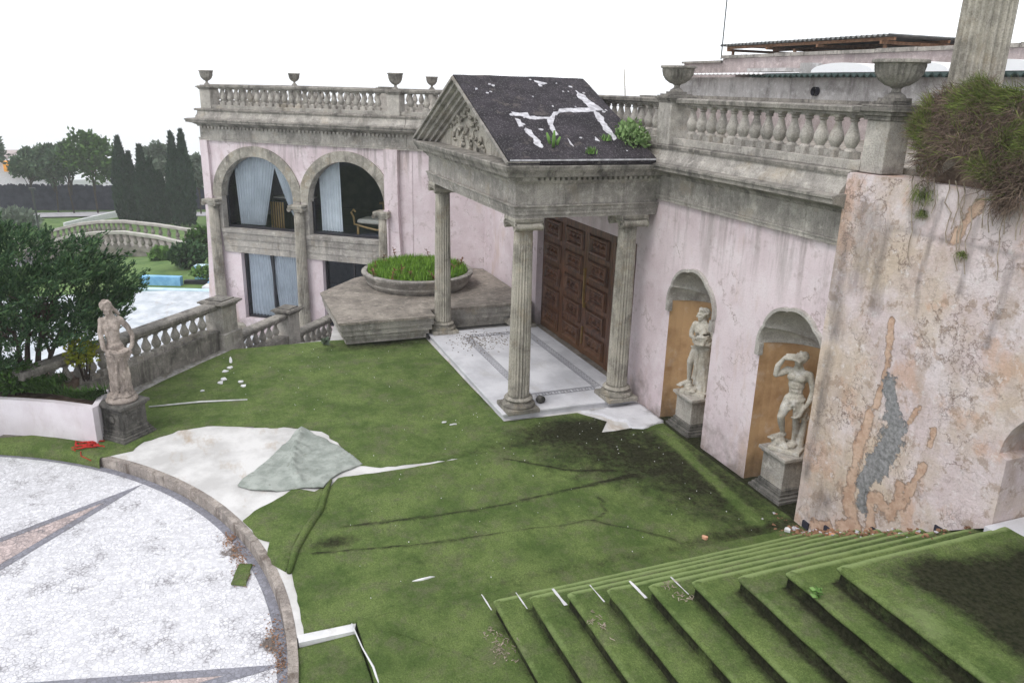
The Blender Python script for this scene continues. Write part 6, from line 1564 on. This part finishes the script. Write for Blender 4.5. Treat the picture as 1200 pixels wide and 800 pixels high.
# ================================================================== SMALL THINGS LYING ABOUT
rnd = random.Random(15); rc = MB()
for k in range(9):
    p = [Vector((11.50+rnd.gauss(0, .05), 1.82+rnd.gauss(0, .10), .03))]; a = rnd.uniform(0, 6.28)
    for q in range(6): a += rnd.uniform(-1, 1); p.append(p[-1]+Vector((cos(a)*.04, sin(a)*.06, rnd.uniform(-.01, .012))))
    for q in p: q.z = max(.02, q.z)
    rc.tube(p, [.008, .012, .014, .013, .012, .009, .006], 5)
rc.tube([(11.35, 1.95, .02), (11.20, 1.93, .02), (11.11, 1.80, -.03)], [.008, .007, .005], 5)
tag(rc.build('red_rag', M['red'], smooth=True), 'crumpled red rag on the turf in front of the garden statue pedestal', 'rag')
for i, (x, y, sx_, sy_, lab) in enumerate([(14.7, -.15, .30, .05, 'longest white scrap, at the far end of the trail of torn foil'), (14.30, -.13, .12, .08, 'white scrap just below the long one in the foil trail'), (14.12, -.03, .10, .08, 'middle white scrap of the foil trail'), (13.72, .0, .14, .08, 'white scrap low in the foil trail'), (13.55, .06, .16, .07, 'nearest white scrap at the low end of the foil trail'), (13.5, -.27, .12, .06, 'upper of two white scraps to the right of the foil trail'), (13.28, -.31, .12, .06, 'lower of two white scraps to the right of the foil trail'), (13.25, .35, .05, .05, 'single white crumb left of the foil trail'), (10.66, -3.26, .05, .09, 'larger white chip on the turf before the marble platform'), (10.78, -3.14, .04, .05, 'smaller white chip on the turf before the marble platform'), (6.93, -1.78, .03, .16, 'pale stick-like scrap on the landing left of the steps')]):
    pl = [(x+sx_*.6*cos(a)*rnd.uniform(.5, 1.15), y+sy_*.8*sin(a)*rnd.uniform(.5, 1.15)) for a in [k*.785 for k in range(8)]]
    tag(MB().prism(pl, .014, .028).jitter(.006, 20).build('white_scrap', M['litter']), lab, 'litter', 'white scraps littering the turf')
tag(MB().tube([(12.75, 1.15, .03), (12.72, .4, .034), (12.60, -.33, .03)], [.012, .014, .012], 6).build('white_pipe', M['litter'], smooth=True), 'long thin white pipe lying on the turf behind the garden statue pedestal', 'pipe')
# fallen plaster along the foot of the stained wall
rnd = random.Random(31); d1, d2 = MB(), MB()
def stair_z(x, y):
    i = 0
    for k in range(1, 10):
        if x <= sx-DX*(k-1) and y <= sy-DY*(k-1): i = k
    return .15*i+(.02 if i == 0 and x < 6.5 else 0)
for k in range(700):
    x = rnd.triangular(4.2, 6.9, 6.1); y = -6.36+abs(rnd.gauss(0, .13)); q = rnd.choice((.008, .012, .016, .026)); z = stair_z(x, y)+.003
    (d1 if rnd.random() < .8 else d2).add([(x+q*cos(a)*rnd.uniform(.5, 1.3), y+q*sin(a)*rnd.uniform(.5, 1.3), z+rnd.uniform(0, q*.5)+(q*.35 if k_ else 0)) for k_ in (0, 1) for a in (0, 1.3, 2.5, 3.8, 5.1)], [(0, 1, 2, 3, 4), (9, 8, 7, 6, 5)]+[(i, (i+1) % 5, 5+(i+1) % 5, 5+i) for i in range(5)])
tag(d1.build('fallen_plaster', M['rust']), 'brown crumbs of fallen plaster and leaves along the foot of the stained wall', 'rubble', None, 'stuff')
tag(d2.build('plaster_dust', M['membrane']), 'pale crumbs of fallen plaster along the foot of the stained wall', 'rubble', None, 'stuff')
for (x, y, q, mt, lab) in ((6.02, -6.2, .045, 'litter', 'largest white flake of fallen plaster at the foot of the stained wall'), (5.8, -6.2, .06, 'terracotta', 'orange flake of fallen plaster right of the white flake'), (6.45, -6.15, .04, 'litter', 'white flake of plaster at the bottom corner of the stained wall'), (6.64, -5.12, .04, 'terracotta', 'lone orange plaster chunk at the foot of the stairs'), (4.95, -6.15, .06, 'litter', 'pale flake of plaster high on the steps by the wall')):
    z = stair_z(x, y)+.01; pl = [(x+q*cos(a)*rnd.uniform(.5, 1.2), y+q*sin(a)*rnd.uniform(.5, 1.2)) for a in [k*1.05 for k in range(6)]]
    tag(MB().prism(pl, z, z+.03).jitter(.01, 15).build('plaster_flake', M[mt]), lab, 'plaster flake')
# twigs and specks
def twigs(cx, cy, n, spread, lab, seed):
    r = random.Random(seed); m_ = MB()
    for k in range(n):
        x, y = cx+r.gauss(0, spread), cy+r.gauss(0, spread*.4); a = r.uniform(0, 6.28); l = r.uniform(.02, .06); z = stair_z(x, y)+.012
        m_.tube([(x, y, z), (x+cos(a)*l*.5, y+sin(a)*l*.5, z+r.uniform(0, .015)), (x+cos(a+.5)*l, y+sin(a+.5)*l, z)], [.004, .004, .003], 3)
    tag(m_.build('twig_litter', M['twig']), lab, 'twigs', None, 'stuff')
twigs(5.66, -2.20, 60, .14, 'dry pale twigs at the foot of the first step', 1); twigs(5.15, -2.95, 20, .08, 'few dry twigs on the third tread', 2); twigs(4.95, -3.6, 26, .10, 'dry twigs scattered on the middle treads', 3)
sp2 = MB(); r = random.Random(50)
for k in range(520):
    x, y = r.uniform(6.6, 15.0), r.uniform(-6.2, .2)
    if hypot(x-C0.x, y-C0.y) < R0+.4 or (9.2 < x < 11.7 and y > -1.7) or (x > 10.4 and y < -3.9): continue
    if r.random() > .35+.5*cdirt_shade(x, y): continue
    q = r.uniform(.003, .008); sp2.box(x, x+q*1.6, y, y+q, .014, .016+q)
tag(sp2.build('pale_grit', M['litter']), 'pale grit scattered over the turf', 'grit', None, 'stuff')
gr3 = MB()
for k in range(700):   # dead leaves caught along the kerb
    cxx, cyy, s1, s2 = r.choice([(8.25, .02, .16, .05), (7.9, .0, .14, .05), (6.6, -.27, .22, .06), (6.3, -.26, .25, .05), (8.6, .1, .1, .05)]); x, y = r.gauss(cxx, s1), r.gauss(cyy, s2)
    d = R0-hypot(x-C0.x, y-C0.y)
    if d < .01: continue
    q = r.uniform(.006, .018); a = r.uniform(0, 6.28); z = FZ+.006+r.uniform(0, .02)
    gr3.add([(x, y, z), (x+q*cos(a), y+q*sin(a), z+.006), (x+q*cos(a+.8)*1.6, y+q*sin(a+.8)*1.6, z), (x+q*cos(a+1.6), y+q*sin(a+1.6), z+.004)], [(0, 1, 2, 3)])
tag(gr3.build('dead_leaves', M['rust']), 'dead brown leaves gathered in the channel at the foot of the kerb', 'leaves', None, 'stuff')

# ================================================================== REAR BUILDING BEYOND THE ROOF
rb = thing('rear_building', 'low weathered rendered building behind the roof balustrade with a corrugated eave', 'building', (14, -13, 0))
MB().box(6, 18.9, -14.5, -12.0, 4.2, 5.36).build('lower_wall', M['grey_wall'], rb)
MB().box(5.9, 18.95, -11.999, -11.93, 4.85, 4.92).build('string_course', M['stone_dark'], rb)
MB().box(6, 18.92, -11.998, -11.96, 4.2, 4.85).build('lower_band', M['rear_pink'], rb)
MB().box(4, 19.85, -20, -14.0, 4.2, 5.92).build('upper_wall', M['rear_pink'], rb)
MB().box(19.852, 21.9, -19, -14.05, 4.2, 5.82).build('upper_wall', M['rear_pink'], rb)
for k in range(14): MB().box(4+k*1.134, 4+(k+1)*1.134-.02, -14.4, -13.93, 5.925, 6.0+.006*(k % 3)).build('coping_stone', M['stone_dark'], rb)
MB().box(19.9, 21.95, -14.4, -13.98, 5.822, 5.88).build('coping_stone', M['stone_dark'], rb)
MB().lathe([(.09, -.06), (.09, .06), (.05, .06), (.05, -.06)], 14, caps=False).xform(Matrix.Translation((13.63, -11.97, 5.08)) @ Matrix.Rotation(pi/2, 4, 'X')).build('pipe_outlet', M['dark'], rb)
def corrugated(x0, x1, y0, y1, zf, mat, name, parent, pitch=.16, amp=.03, th=.02, axis='x'):
    n = int(abs(x1-x0)/pitch*6); v = []
    for y in (y0, y1):
        for i in range(n+1):
            x = x0+(x1-x0)*i/n; c = amp*sin(2*pi*i/6); z = zf(x, y)+c; v += [(x, y, z), (x, y, z-th)]
    m_ = 2*(n+1); f = []
    for i in range(n):
        a = 2*i; f += [(a, a+2, m_+a+2, m_+a), (a+1, m_+a+1, m_+a+3, a+3), (a, a+1, a+3, a+2), (m_+a, m_+a+2, m_+a+3, m_+a+1)]
    return MB().add(v, f).build(name, mat, parent)
corrugated(7.0, 15.6, -11.75, -14.0, lambda x, y: 5.40+.10*(-11.75-y)/2.25-.012*(12-x)*0, M['metal_green'], 'corrugated_eave', rb, .17, .028, .03)
corrugated(15.0, 19.2, -11.70, -14.0, lambda x, y: 5.44+.08*(-11.7-y)/2.25, M['white_roof'], 'white_eave_sheet', rb, .17, .012, .02)
for k in range(4):      # translucent white vault roofs
    xc = 13.6-1.75*k; v = []; n = 18
    for y in (-12.5, -13.95):
        for i in range(n+1):
            a = pi*i/n; v.append((xc-.875*cos(a), y, 5.47+.19*sin(a)**.8))
    MB().add(v, [(i, i+1, n+2+i, n+1+i) for i in range(n)]+[tuple(range(n+1))]).build('white_vault', M['white_roof'], rb, smooth=False)
MB().box(15.3, 16.7, -12.9, -12.5, 5.50, 5.58).build('skylight_frame', M['grey_wall'], rb)
MB().box(14.6, 14.95, -12.9, -12.6, 5.45, 5.68).build('roof_box', M['grey_wall'], rb)
cn = thing('canopy', 'dark corrugated metal canopy on thin posts above the rear building', 'canopy', (17, -15.8, 6))
corrugated(14.0, 20.2, -14.1, -17.6, lambda x, y: 6.30, M['metal'], 'metal_sheet', cn, .16, .025, .015)
for y in (-14.3, -15.9, -17.4): MB().box(14.05, 20.1, y-.03, y+.03, 6.19, 6.26).build('beam', M['rust'], cn)
for x in (14.3, 16.3, 18.2, 19.9): MB().box(x-.025, x+.025, -17.5, -14.15, 6.12, 6.188).build('rafter', M['rust'], cn)
for x, y in ((14.35, -14.35), (17.3, -14.35), (19.9, -14.35), (14.35, -17.3), (17.3, -17.3), (19.9, -17.3)): MB().box(x-.03, x+.03, y-.03, y+.03, 5.9, 6.118).build('post', M['rust'], cn)
tag(MB().tube([(19.95, -14.0, 5.9), (19.96, -14.0, 9.5)], .018, 6).build('antenna_mast', M['pole']), 'thin dark mast rising at the left end of the canopy', 'mast')
tag(MB().tube([(12.75, -7.1, 4.2), (12.9, -7.1, 5.0), (13.02, -7.12, 5.36)], [.012, .01, .008], 4).build('thin_rod', M['twig']), 'thin slanted rod behind the ridge of the portico roof', 'rod')

# ================================================================== GARDEN BEYOND THE TERRACE
LAT = Vector((-.366, -.931)); AWY = Vector((.931, -.366))
def br_rail(root, pts, n, h, colm, spc, seg, solid=()):
    """curved parapet: plinth, small balusters, coping, following the arch of the deck"""
    P = [Vector(p) for p in pts]
    def at(t):
        t = max(0, min(.9999, t))*(len(P)-1); i = int(t); return P[i].lerp(P[i+1], t-i)
    line = [at(i/n) for i in range(n+1)]
    def beam(z0, z1, w_, nm, mt):
        v = []; 
        for p in line: v += [(p.x-AWY.x*w_, p.y-AWY.y*w_, p.z+z0), (p.x-AWY.x*w_, p.y-AWY.y*w_, p.z+z1), (p.x+AWY.x*w_, p.y+AWY.y*w_, p.z+z1), (p.x+AWY.x*w_, p.y+AWY.y*w_, p.z+z0)]
        MB().add(v, [(i*4+k, i*4+(k+1) % 4, i*4+4+(k+1) % 4, i*4+4+k) for i in range(n) for k in range(4)]+[(0, 1, 2, 3), (n*4+3, n*4+2, n*4+1, n*4)]).build(nm, mt, root)
    beam(-.12, 0, .14, 'coping', M['bridge_light']); beam(-h, -h+.16, .12, 'plinth', M['bridge'])
    L = sum((line[i+1]-line[i]).length for i in range(n)); k = int(L/spc); me = seg
    for i in range(k):
        p = at((i+.5)/k); obj('baluster', me, root, tuple(p+Vector((0, 0, -h+.158))-ploc(root)))
bg_ = thing('garden_bridge', 'arched stone garden bridge with pierced parapets beyond the patio', 'bridge', (39, 3.5, -2.5))
smallbal = baluster_mesh(.56, .105, M['bridge'], 8)
nearp = [(40.4, 8.6, -2.75), (40.1, 7.2, -2.2), (39.78, 6.0, -1.86), (39.7, 4.9, -1.72), (39.5, 3.69, -1.70), (39.0, 2.3, -1.88), (38.28, .8, -2.20)]
farp = [(44.0, 8.8, -2.7), (43.7, 7.2, -2.2), (43.5, 6.0, -1.9), (43.4, 5.0, -1.80), (43.19, 3.96, -1.79), (42.9, 2.4, -1.98), (42.42, .55, -2.28)]
br_rail(bg_, nearp, 24, .84, 0, .30, smallbal); br_rail(bg_, farp, 24, .84, 0, .30, smallbal)
dk = MB(); v = []
N_ = 24
for i in range(N_+1):
    t = i/N_*(len(nearp)-1); k = min(int(t), len(nearp)-2); a = Vector(nearp[k]).lerp(Vector(nearp[k+1]), t-k); b = Vector(farp[k]).lerp(Vector(farp[k+1]), t-k)
    arch = .95+.9*abs(2*i/N_-1)**2.2
    v += [(a.x-.1, a.y, a.z-.84), (b.x, b.y, b.z-.84), (b.x, b.y, b.z-.84-.25*arch), (a.x-.1, a.y, a.z-.84-.25*arch)]
dk.add(v, [(i*4+k, i*4+(k+1) % 4, i*4+4+(k+1) % 4, i*4+4+k) for i in range(N_) for k in range(4)]); dk.build('arch_deck', M['bridge'], bg_)
for p in (nearp[0], nearp[-1], farp[0], farp[-1]): MB().box(p[0]-.2, p[0]+.2, p[1]-.2, p[1]+.2, p[2]-1.3, p[2]+.06).build('end_post', M['bridge_light'], bg_)
MB().add([(36.9, 9.5, -2.62), (46, 9.5, -3.6), (46, -2, -3.6), (36.5, -2, -2.62)], [(0, 1, 2, 3)]).build('pond_bed', M['frame'], kind='structure')
# blue pool walls at the far edge of the patio
bp = thing('pool_wall', 'bright blue painted pool wall with a dark recess at the far edge of the patio', 'pool wall', (30, 1.5, -2))
def bl(u0, u1, v0, v1, z0, z1, nm, mt):
    o = Vector((28.75, 1.5)); v = []
    for u in (u0, u1):
        for w_ in (v0, v1):
            p = o+LAT*u+AWY*w_
            for z in (z0, z1): v.append((p.x, p.y, z))
    MB().add(v, [(0, 1, 3, 2), (4, 6, 7, 5), (0, 4, 5, 1), (2, 3, 7, 6), (0, 2, 6, 4), (1, 5, 7, 3)]).build(nm, mt, bp)
bl(-1.6, 3.4, .0, .32, -2.10, -1.98, 'pale_coping', M['blue_light'])
bl(-1.4, .02, .9, 1.15, -2.3, -1.74, 'blue_panel', M['blue']); bl(.02, 1.0, .9, 1.15, -2.3, -2.12, 'blue_panel', M['blue']); bl(1.0, 3.4, .9, 1.15, -2.3, -1.88, 'blue_panel', M['blue'])
bl(.02, 1.0, 1.2, 1.4, -2.6, -1.93, 'dark_recess', M['frame']); bl(.1, 3.4, 2.0, 2.3, -2.5, -1.60, 'back_panel', M['blue']); bl(.1, 3.4, 1.99, 2.32, -1.599, -1.56, 'pale_coping', M['blue_light'])
bl(1.0, 1.6, .36, .88, -2.1, -1.92, 'white_block', M['white_paint']); bl(2.0, 2.4, 2.9, 3.3, -2.2, -1.55, 'white_block', M['white_paint'])
shrub('garden_bush', 'dark green bush right of the stone bridge', (32.6, .85, -1.55), (.65, .8, .5), 2200, .10, M['juniper'], 'bush', 13, 6, zb=-2.06)
shrub('garden_bush', 'taller feathery bush behind the right end of the bridge by the villa corner', (36.0, .2, -1.75), (.7, .9, .75), 2000, .11, M['creeper'], 'bush', 14, 6, zb=-2.4)
shrub('garden_bush', 'round grey-green bush at the right foot of the bridge', (35.2, 2.0, -2.1), (.45, .45, .4), 1400, .12, M['shrub'], 'bush', 16, 5, zb=-2.3)
shrub('garden_bush', 'small reddish bush beside the blue wall near the villa corner', (30.0, .35, -1.68), (.3, .45, .25), 500, .08, M['shrub'], 'bush', 17, 4, zb=-2.06)
shrub('garden_bush', 'pale bush on the lawn at the far left edge', (70, 14.2, -5.7), (1.6, 1.9, .8), 1400, .26, M['pale_leaf'], 'bush', 18, 4, zb=-6.3)
# pale road, verge and dark ivy wall
def strip(pts, zo, name, mat): 
    v = [(x, y, gz(x, y)+zo) for x, y in pts]; MB().add(v, [(i, i+1, len(pts)-1-(i+1), len(pts)-1-i) for i in range(len(pts)//2-1)]).build(name, mat, kind='structure')
near_ = [(75.6, 24), (75.45, 18), (75.37, 13.65), (75.0, 10.5), (74.5, 6.79), (72.5, 0), (70.5, -6)]; far_ = [(79.2, 24), (79.0, 18), (78.43, 14.1), (78.1, 10.5), (77.4, 7.04), (75.2, 0), (73.0, -6)]
strip(near_+far_[::-1], .10, 'road', M['asphalt'])
iw = thing('ivy_wall', 'long dark ivy-covered boundary wall behind the trees', 'wall', (81, 13, -6.7))
MB().sweep([(0, -9), (0, -4.55), (-.4, -4.5), (-.4, -9)], [(85.5, 32), (83.2, 18.9), (80.2, 7.2), (78, -2), (74, -14)]).jitter(.08, .8).build('wall_face', M['hedge_wall'], iw)
r = random.Random(6); v = []; f = []
for k in range(5200):
    t = r.random(); y = 26-34*t; x = 83.2+(y-18.9)*.26 if y > 7.2 else 80.2+(y-7.2)*.24; z = r.uniform(-6.7, -4.45); d = Vector((-1, r.gauss(0, .5), r.gauss(0, .6))).normalized(); s_ = d.cross(Vector((r.gauss(0, 1), 1, r.gauss(0, 1)))).normalized()*.16; q = s_.cross(d)
    c = Vector((x-.15-r.random()*.15, y, z)); n = len(v); v += [tuple(c-s_), tuple(c+q), tuple(c+s_), tuple(c-q)]; f.append((n, n+1, n+2, n+3))
MB().add(v, f).build('ivy', M['hedge_wall'], iw, kind='stuff')
hs = thing('distant_house', 'pale distant house with an orange awning above the ivy wall', 'house', (100, 20, -7))
MB().box(96, 106, 15, 30, -9, -3.6).build('wall', M['whitewall'], hs); MB().box(95.0, 97, 15.6, 19.2, -4.6, -3.6).build('awning', M['orange'], hs); MB().box(95.7, 106.4, 19.4, 30.3, -3.59, -3.3).build('roof', M['rear_pink'], hs)
MB().box(97, 104, 5, 10.5, -9, -4.2).build('annex', M['whitewall'], hs)

def tree(loc, h, rad, label, mat, seed, n=2600, size=.34, trunk=.35, group='broad trees by the ivy wall', lobes=9, zcr=.55):
    r = random.Random(seed); t = thing('garden_tree', label, 'tree', loc, 0, group)
    tb = MB(); L = []
    for k in range(lobes):
        a = r.uniform(0, 6.28); q = rad*.62*sqrt(r.random()); zz = h*(zcr+(.92-zcr)*r.random()*(1-.35*q/rad)); L.append((Vector((q*cos(a), q*sin(a), zz)), rad*r.uniform(.28, .48)))
    top = Vector((r.uniform(-.1, .1), 0, h*.9)); L.append((top, rad*.3))
    tb.tube([(0, 0, -.2), (.05*h*r.uniform(-1, 1), .04*h*r.uniform(-1, 1), h*.35), (0, 0, h*.6), tuple(top)], [.035*h*trunk, .028*h*trunk, .02*h*trunk, .01], 7)
    for c, q in L: tb.tube([(0, 0, h*r.uniform(.25, .5)), tuple(c*.6+Vector((0, 0, h*.15))), tuple(c)], [.018*h*trunk, .012*h*trunk, .005], 5)
    tb.build('trunk', M['bark'], t, world=False, smooth=True)
    def wh(q):
        c, s = L[q.randrange(len(L))]; p = Vector((q.gauss(0, 1), q.gauss(0, 1), q.gauss(0, .75))); p = p.normalized()*s*q.uniform(.45, 1.12)*(1+.35*noise.noise((p+c)*1.1)); return c+p, p.normalized()+Vector((0, 0, .35))
    v, f = leafcloud(n, wh, size, r); MB().add(v, f).build('crown', mat, t, world=False); return t
TR = [((79.8, 16.9), 7.0, 2.4, 'pale hazy tree at the far left edge of the picture', 'pale_leaf', 1), ((79.0, 14.1), 5.6, 1.7, 'small tree standing above the orange awning', 'far_leaf', 2), ((78.5, 12.3), 5.9, 1.7, 'middle tree of the row before the ivy wall', 'far_leaf', 3), ((77.5, 10.9), 6.2, 1.7, 'tree just left of the tallest dark tree in the row', 'far_leaf', 4),
      ((77.0, 9.0), 6.9, 2.5, 'tallest dense dark tree of the row left of the cypresses', 'creeper', 5), ((76.0, 3.6), 6.2, 2.0, 'pale thin-leaved tree between the two groups of cypresses', 'pale_leaf', 6), ((74.1, .6), 5.3, 1.3, 'pale tree seen between the last cypress and the villa', 'pale_leaf', 7), ((78.6, 19.5), 6.0, 2.2, 'tree at the left border of the picture behind the conifer', 'far_leaf', 8)]
for (x, y), h, rad_, lab, mt, sd in TR: tree((x, y, gz(x, y)), h, rad_, lab, M[mt], sd, 3400, .22)
tree((29.5, 4.6+.2, 0), 0, 0, '', M['pale_leaf'], 3, 0) if False else None
tt = tree((33.0, -11.6, -2.06), 7.5, 1.5, 'thin pale tree top showing above the wing roof between the urns', M['pale_leaf'], 22, 1100, .10, group=None, lobes=8, zcr=.8)
def cypress(loc, h, rad_, label, seed):
    t = thing('cypress', label, 'cypress', loc, 0, 'tall dark cypresses'); r = random.Random(seed); lean = r.uniform(-.02, .02)
    MB().tube([(0, 0, -.1), (0, 0, h*.8)], [.09, .02], 6).build('trunk', M['bark'], t, world=False)
    def wh(q):
        z = q.random()**.85; prof = (sin(pi*min(1, z*.82+.18))**.55 if z < .5 else (1-(z-.5)/.5)**.9*1.0)
        a = q.uniform(0, 6.28); rr_ = rad_*prof*(.72+.28*q.random())*(1+.22*noise.noise(Vector((cos(a)*1.5, sin(a)*1.5, z*7+seed)))); return Vector((rr_*cos(a)+lean*h*z, rr_*sin(a), .15+z*h)), Vector((cos(a)*.35, sin(a)*.35, 1.4))
    v, f = leafcloud(3200, wh, .15, r, 2.4); 
    core = MB().lathe([(.01, .3)]+[(rad_*.62*(sin(pi*min(1, z*.82+.18))**.55 if z < .5 else (1-(z-.5)/.5)**.75), .15+z*h) for z in (.05, .2, .4, .5, .65, .8, .9)]+[(.01, h)], 9)
    MB().add(v, f).add(core.v, core.f).build('crown', M['cypress'], t, world=False)
for (x, y, h, rd, lab, sd) in [(69.9, 6.15, 6.6, .78, 'leftmost cypress, tall with a double tip', 1), (69.6, 5.5, 5.4, .55, 'shorter cypress leaning on the leftmost one', 2), (68.5, 4.55, 6.0, .60, 'second cypress from the left, slender and pointed', 3), (68.3, 3.95, 5.0, .55, 'cypress just right of the slender pointed one', 4), (68.2, 3.35, 4.0, .6, 'lowest cypress of the left group', 5), (66.8, 2.2, 7.0, .60, 'tall cypress left of the one touching the villa corner', 6), (66.6, 1.45, 7.2, .66, 'tall cypress nearest the villa corner', 7)]:
    cypress((x, y, gz(x, y)), h, rd, lab, sd)
tag(MB().tube([(67.8, 12.08, -6.3), (67.8, 12.1, -3.15)], .07, 6).box(67.6, 68.0, 11.9, 12.3, -3.2, -3.05).build('lamp_post', M['pole']), 'slim dark lamp post on the lawn before the ivy wall', 'lamp post')
tag(MB().lathe([(.35, 0), (.4, .1), (.2, .3), (.22, .5), (.42, .8), (.45, .9), (.1, .9)], 12, (69.0, 2.75, -6.25)).build('garden_vase', M['bridge_light'], smooth=True), 'pale stone vase on a foot between the cypress groups', 'vase')
tag(MB().add([(69.2, 10.5, -6.2), (73.4, 6.6, -6.2), (73.4, 6.6, -5.65), (69.2, 10.5, -5.95), (69.35, 10.65, -6.2), (73.55, 6.75, -6.2), (73.55, 6.75, -5.65), (69.35, 10.65, -5.95)], [(0, 1, 2, 3), (7, 6, 5, 4), (3, 2, 6, 7), (0, 3, 7, 4), (1, 5, 6, 2)]).build('white_ramp_wall', M['whitewall']), 'low white sloping wall on the lawn behind the bridge', 'wall')
tag(MB().lathe([(1.2, 0), (1.25, .3), (.8, .65), (.1, .75)], 12, (74.6, 14.8, -6.5)).jitter(.15, 1).build('boulder', M['grey_wall'], smooth=True), 'grey boulder on the lawn at the left edge', 'boulder')

# ================================================================== HAZE
hz = MB().box(-4300, 4300, -4300, 4300, -221, 9.9).build('haze', M['dark'], kind='stuff')
mt_ = bpy.data.materials.new('haze_air'); mt_.use_nodes = True; n = mt_.node_tree.nodes; n.clear()
o = n.new('ShaderNodeOutputMaterial'); pv = n.new('ShaderNodeVolumePrincipled'); pv.inputs['Density'].default_value = .0010; pv.inputs['Color'].default_value = (.985, .99, 1, 1)
mt_.node_tree.links.new(pv.outputs[0], o.inputs['Volume']); hz.data.materials.clear(); hz.data.materials.append(mt_)
SC.cycles.volume_max_steps = 32
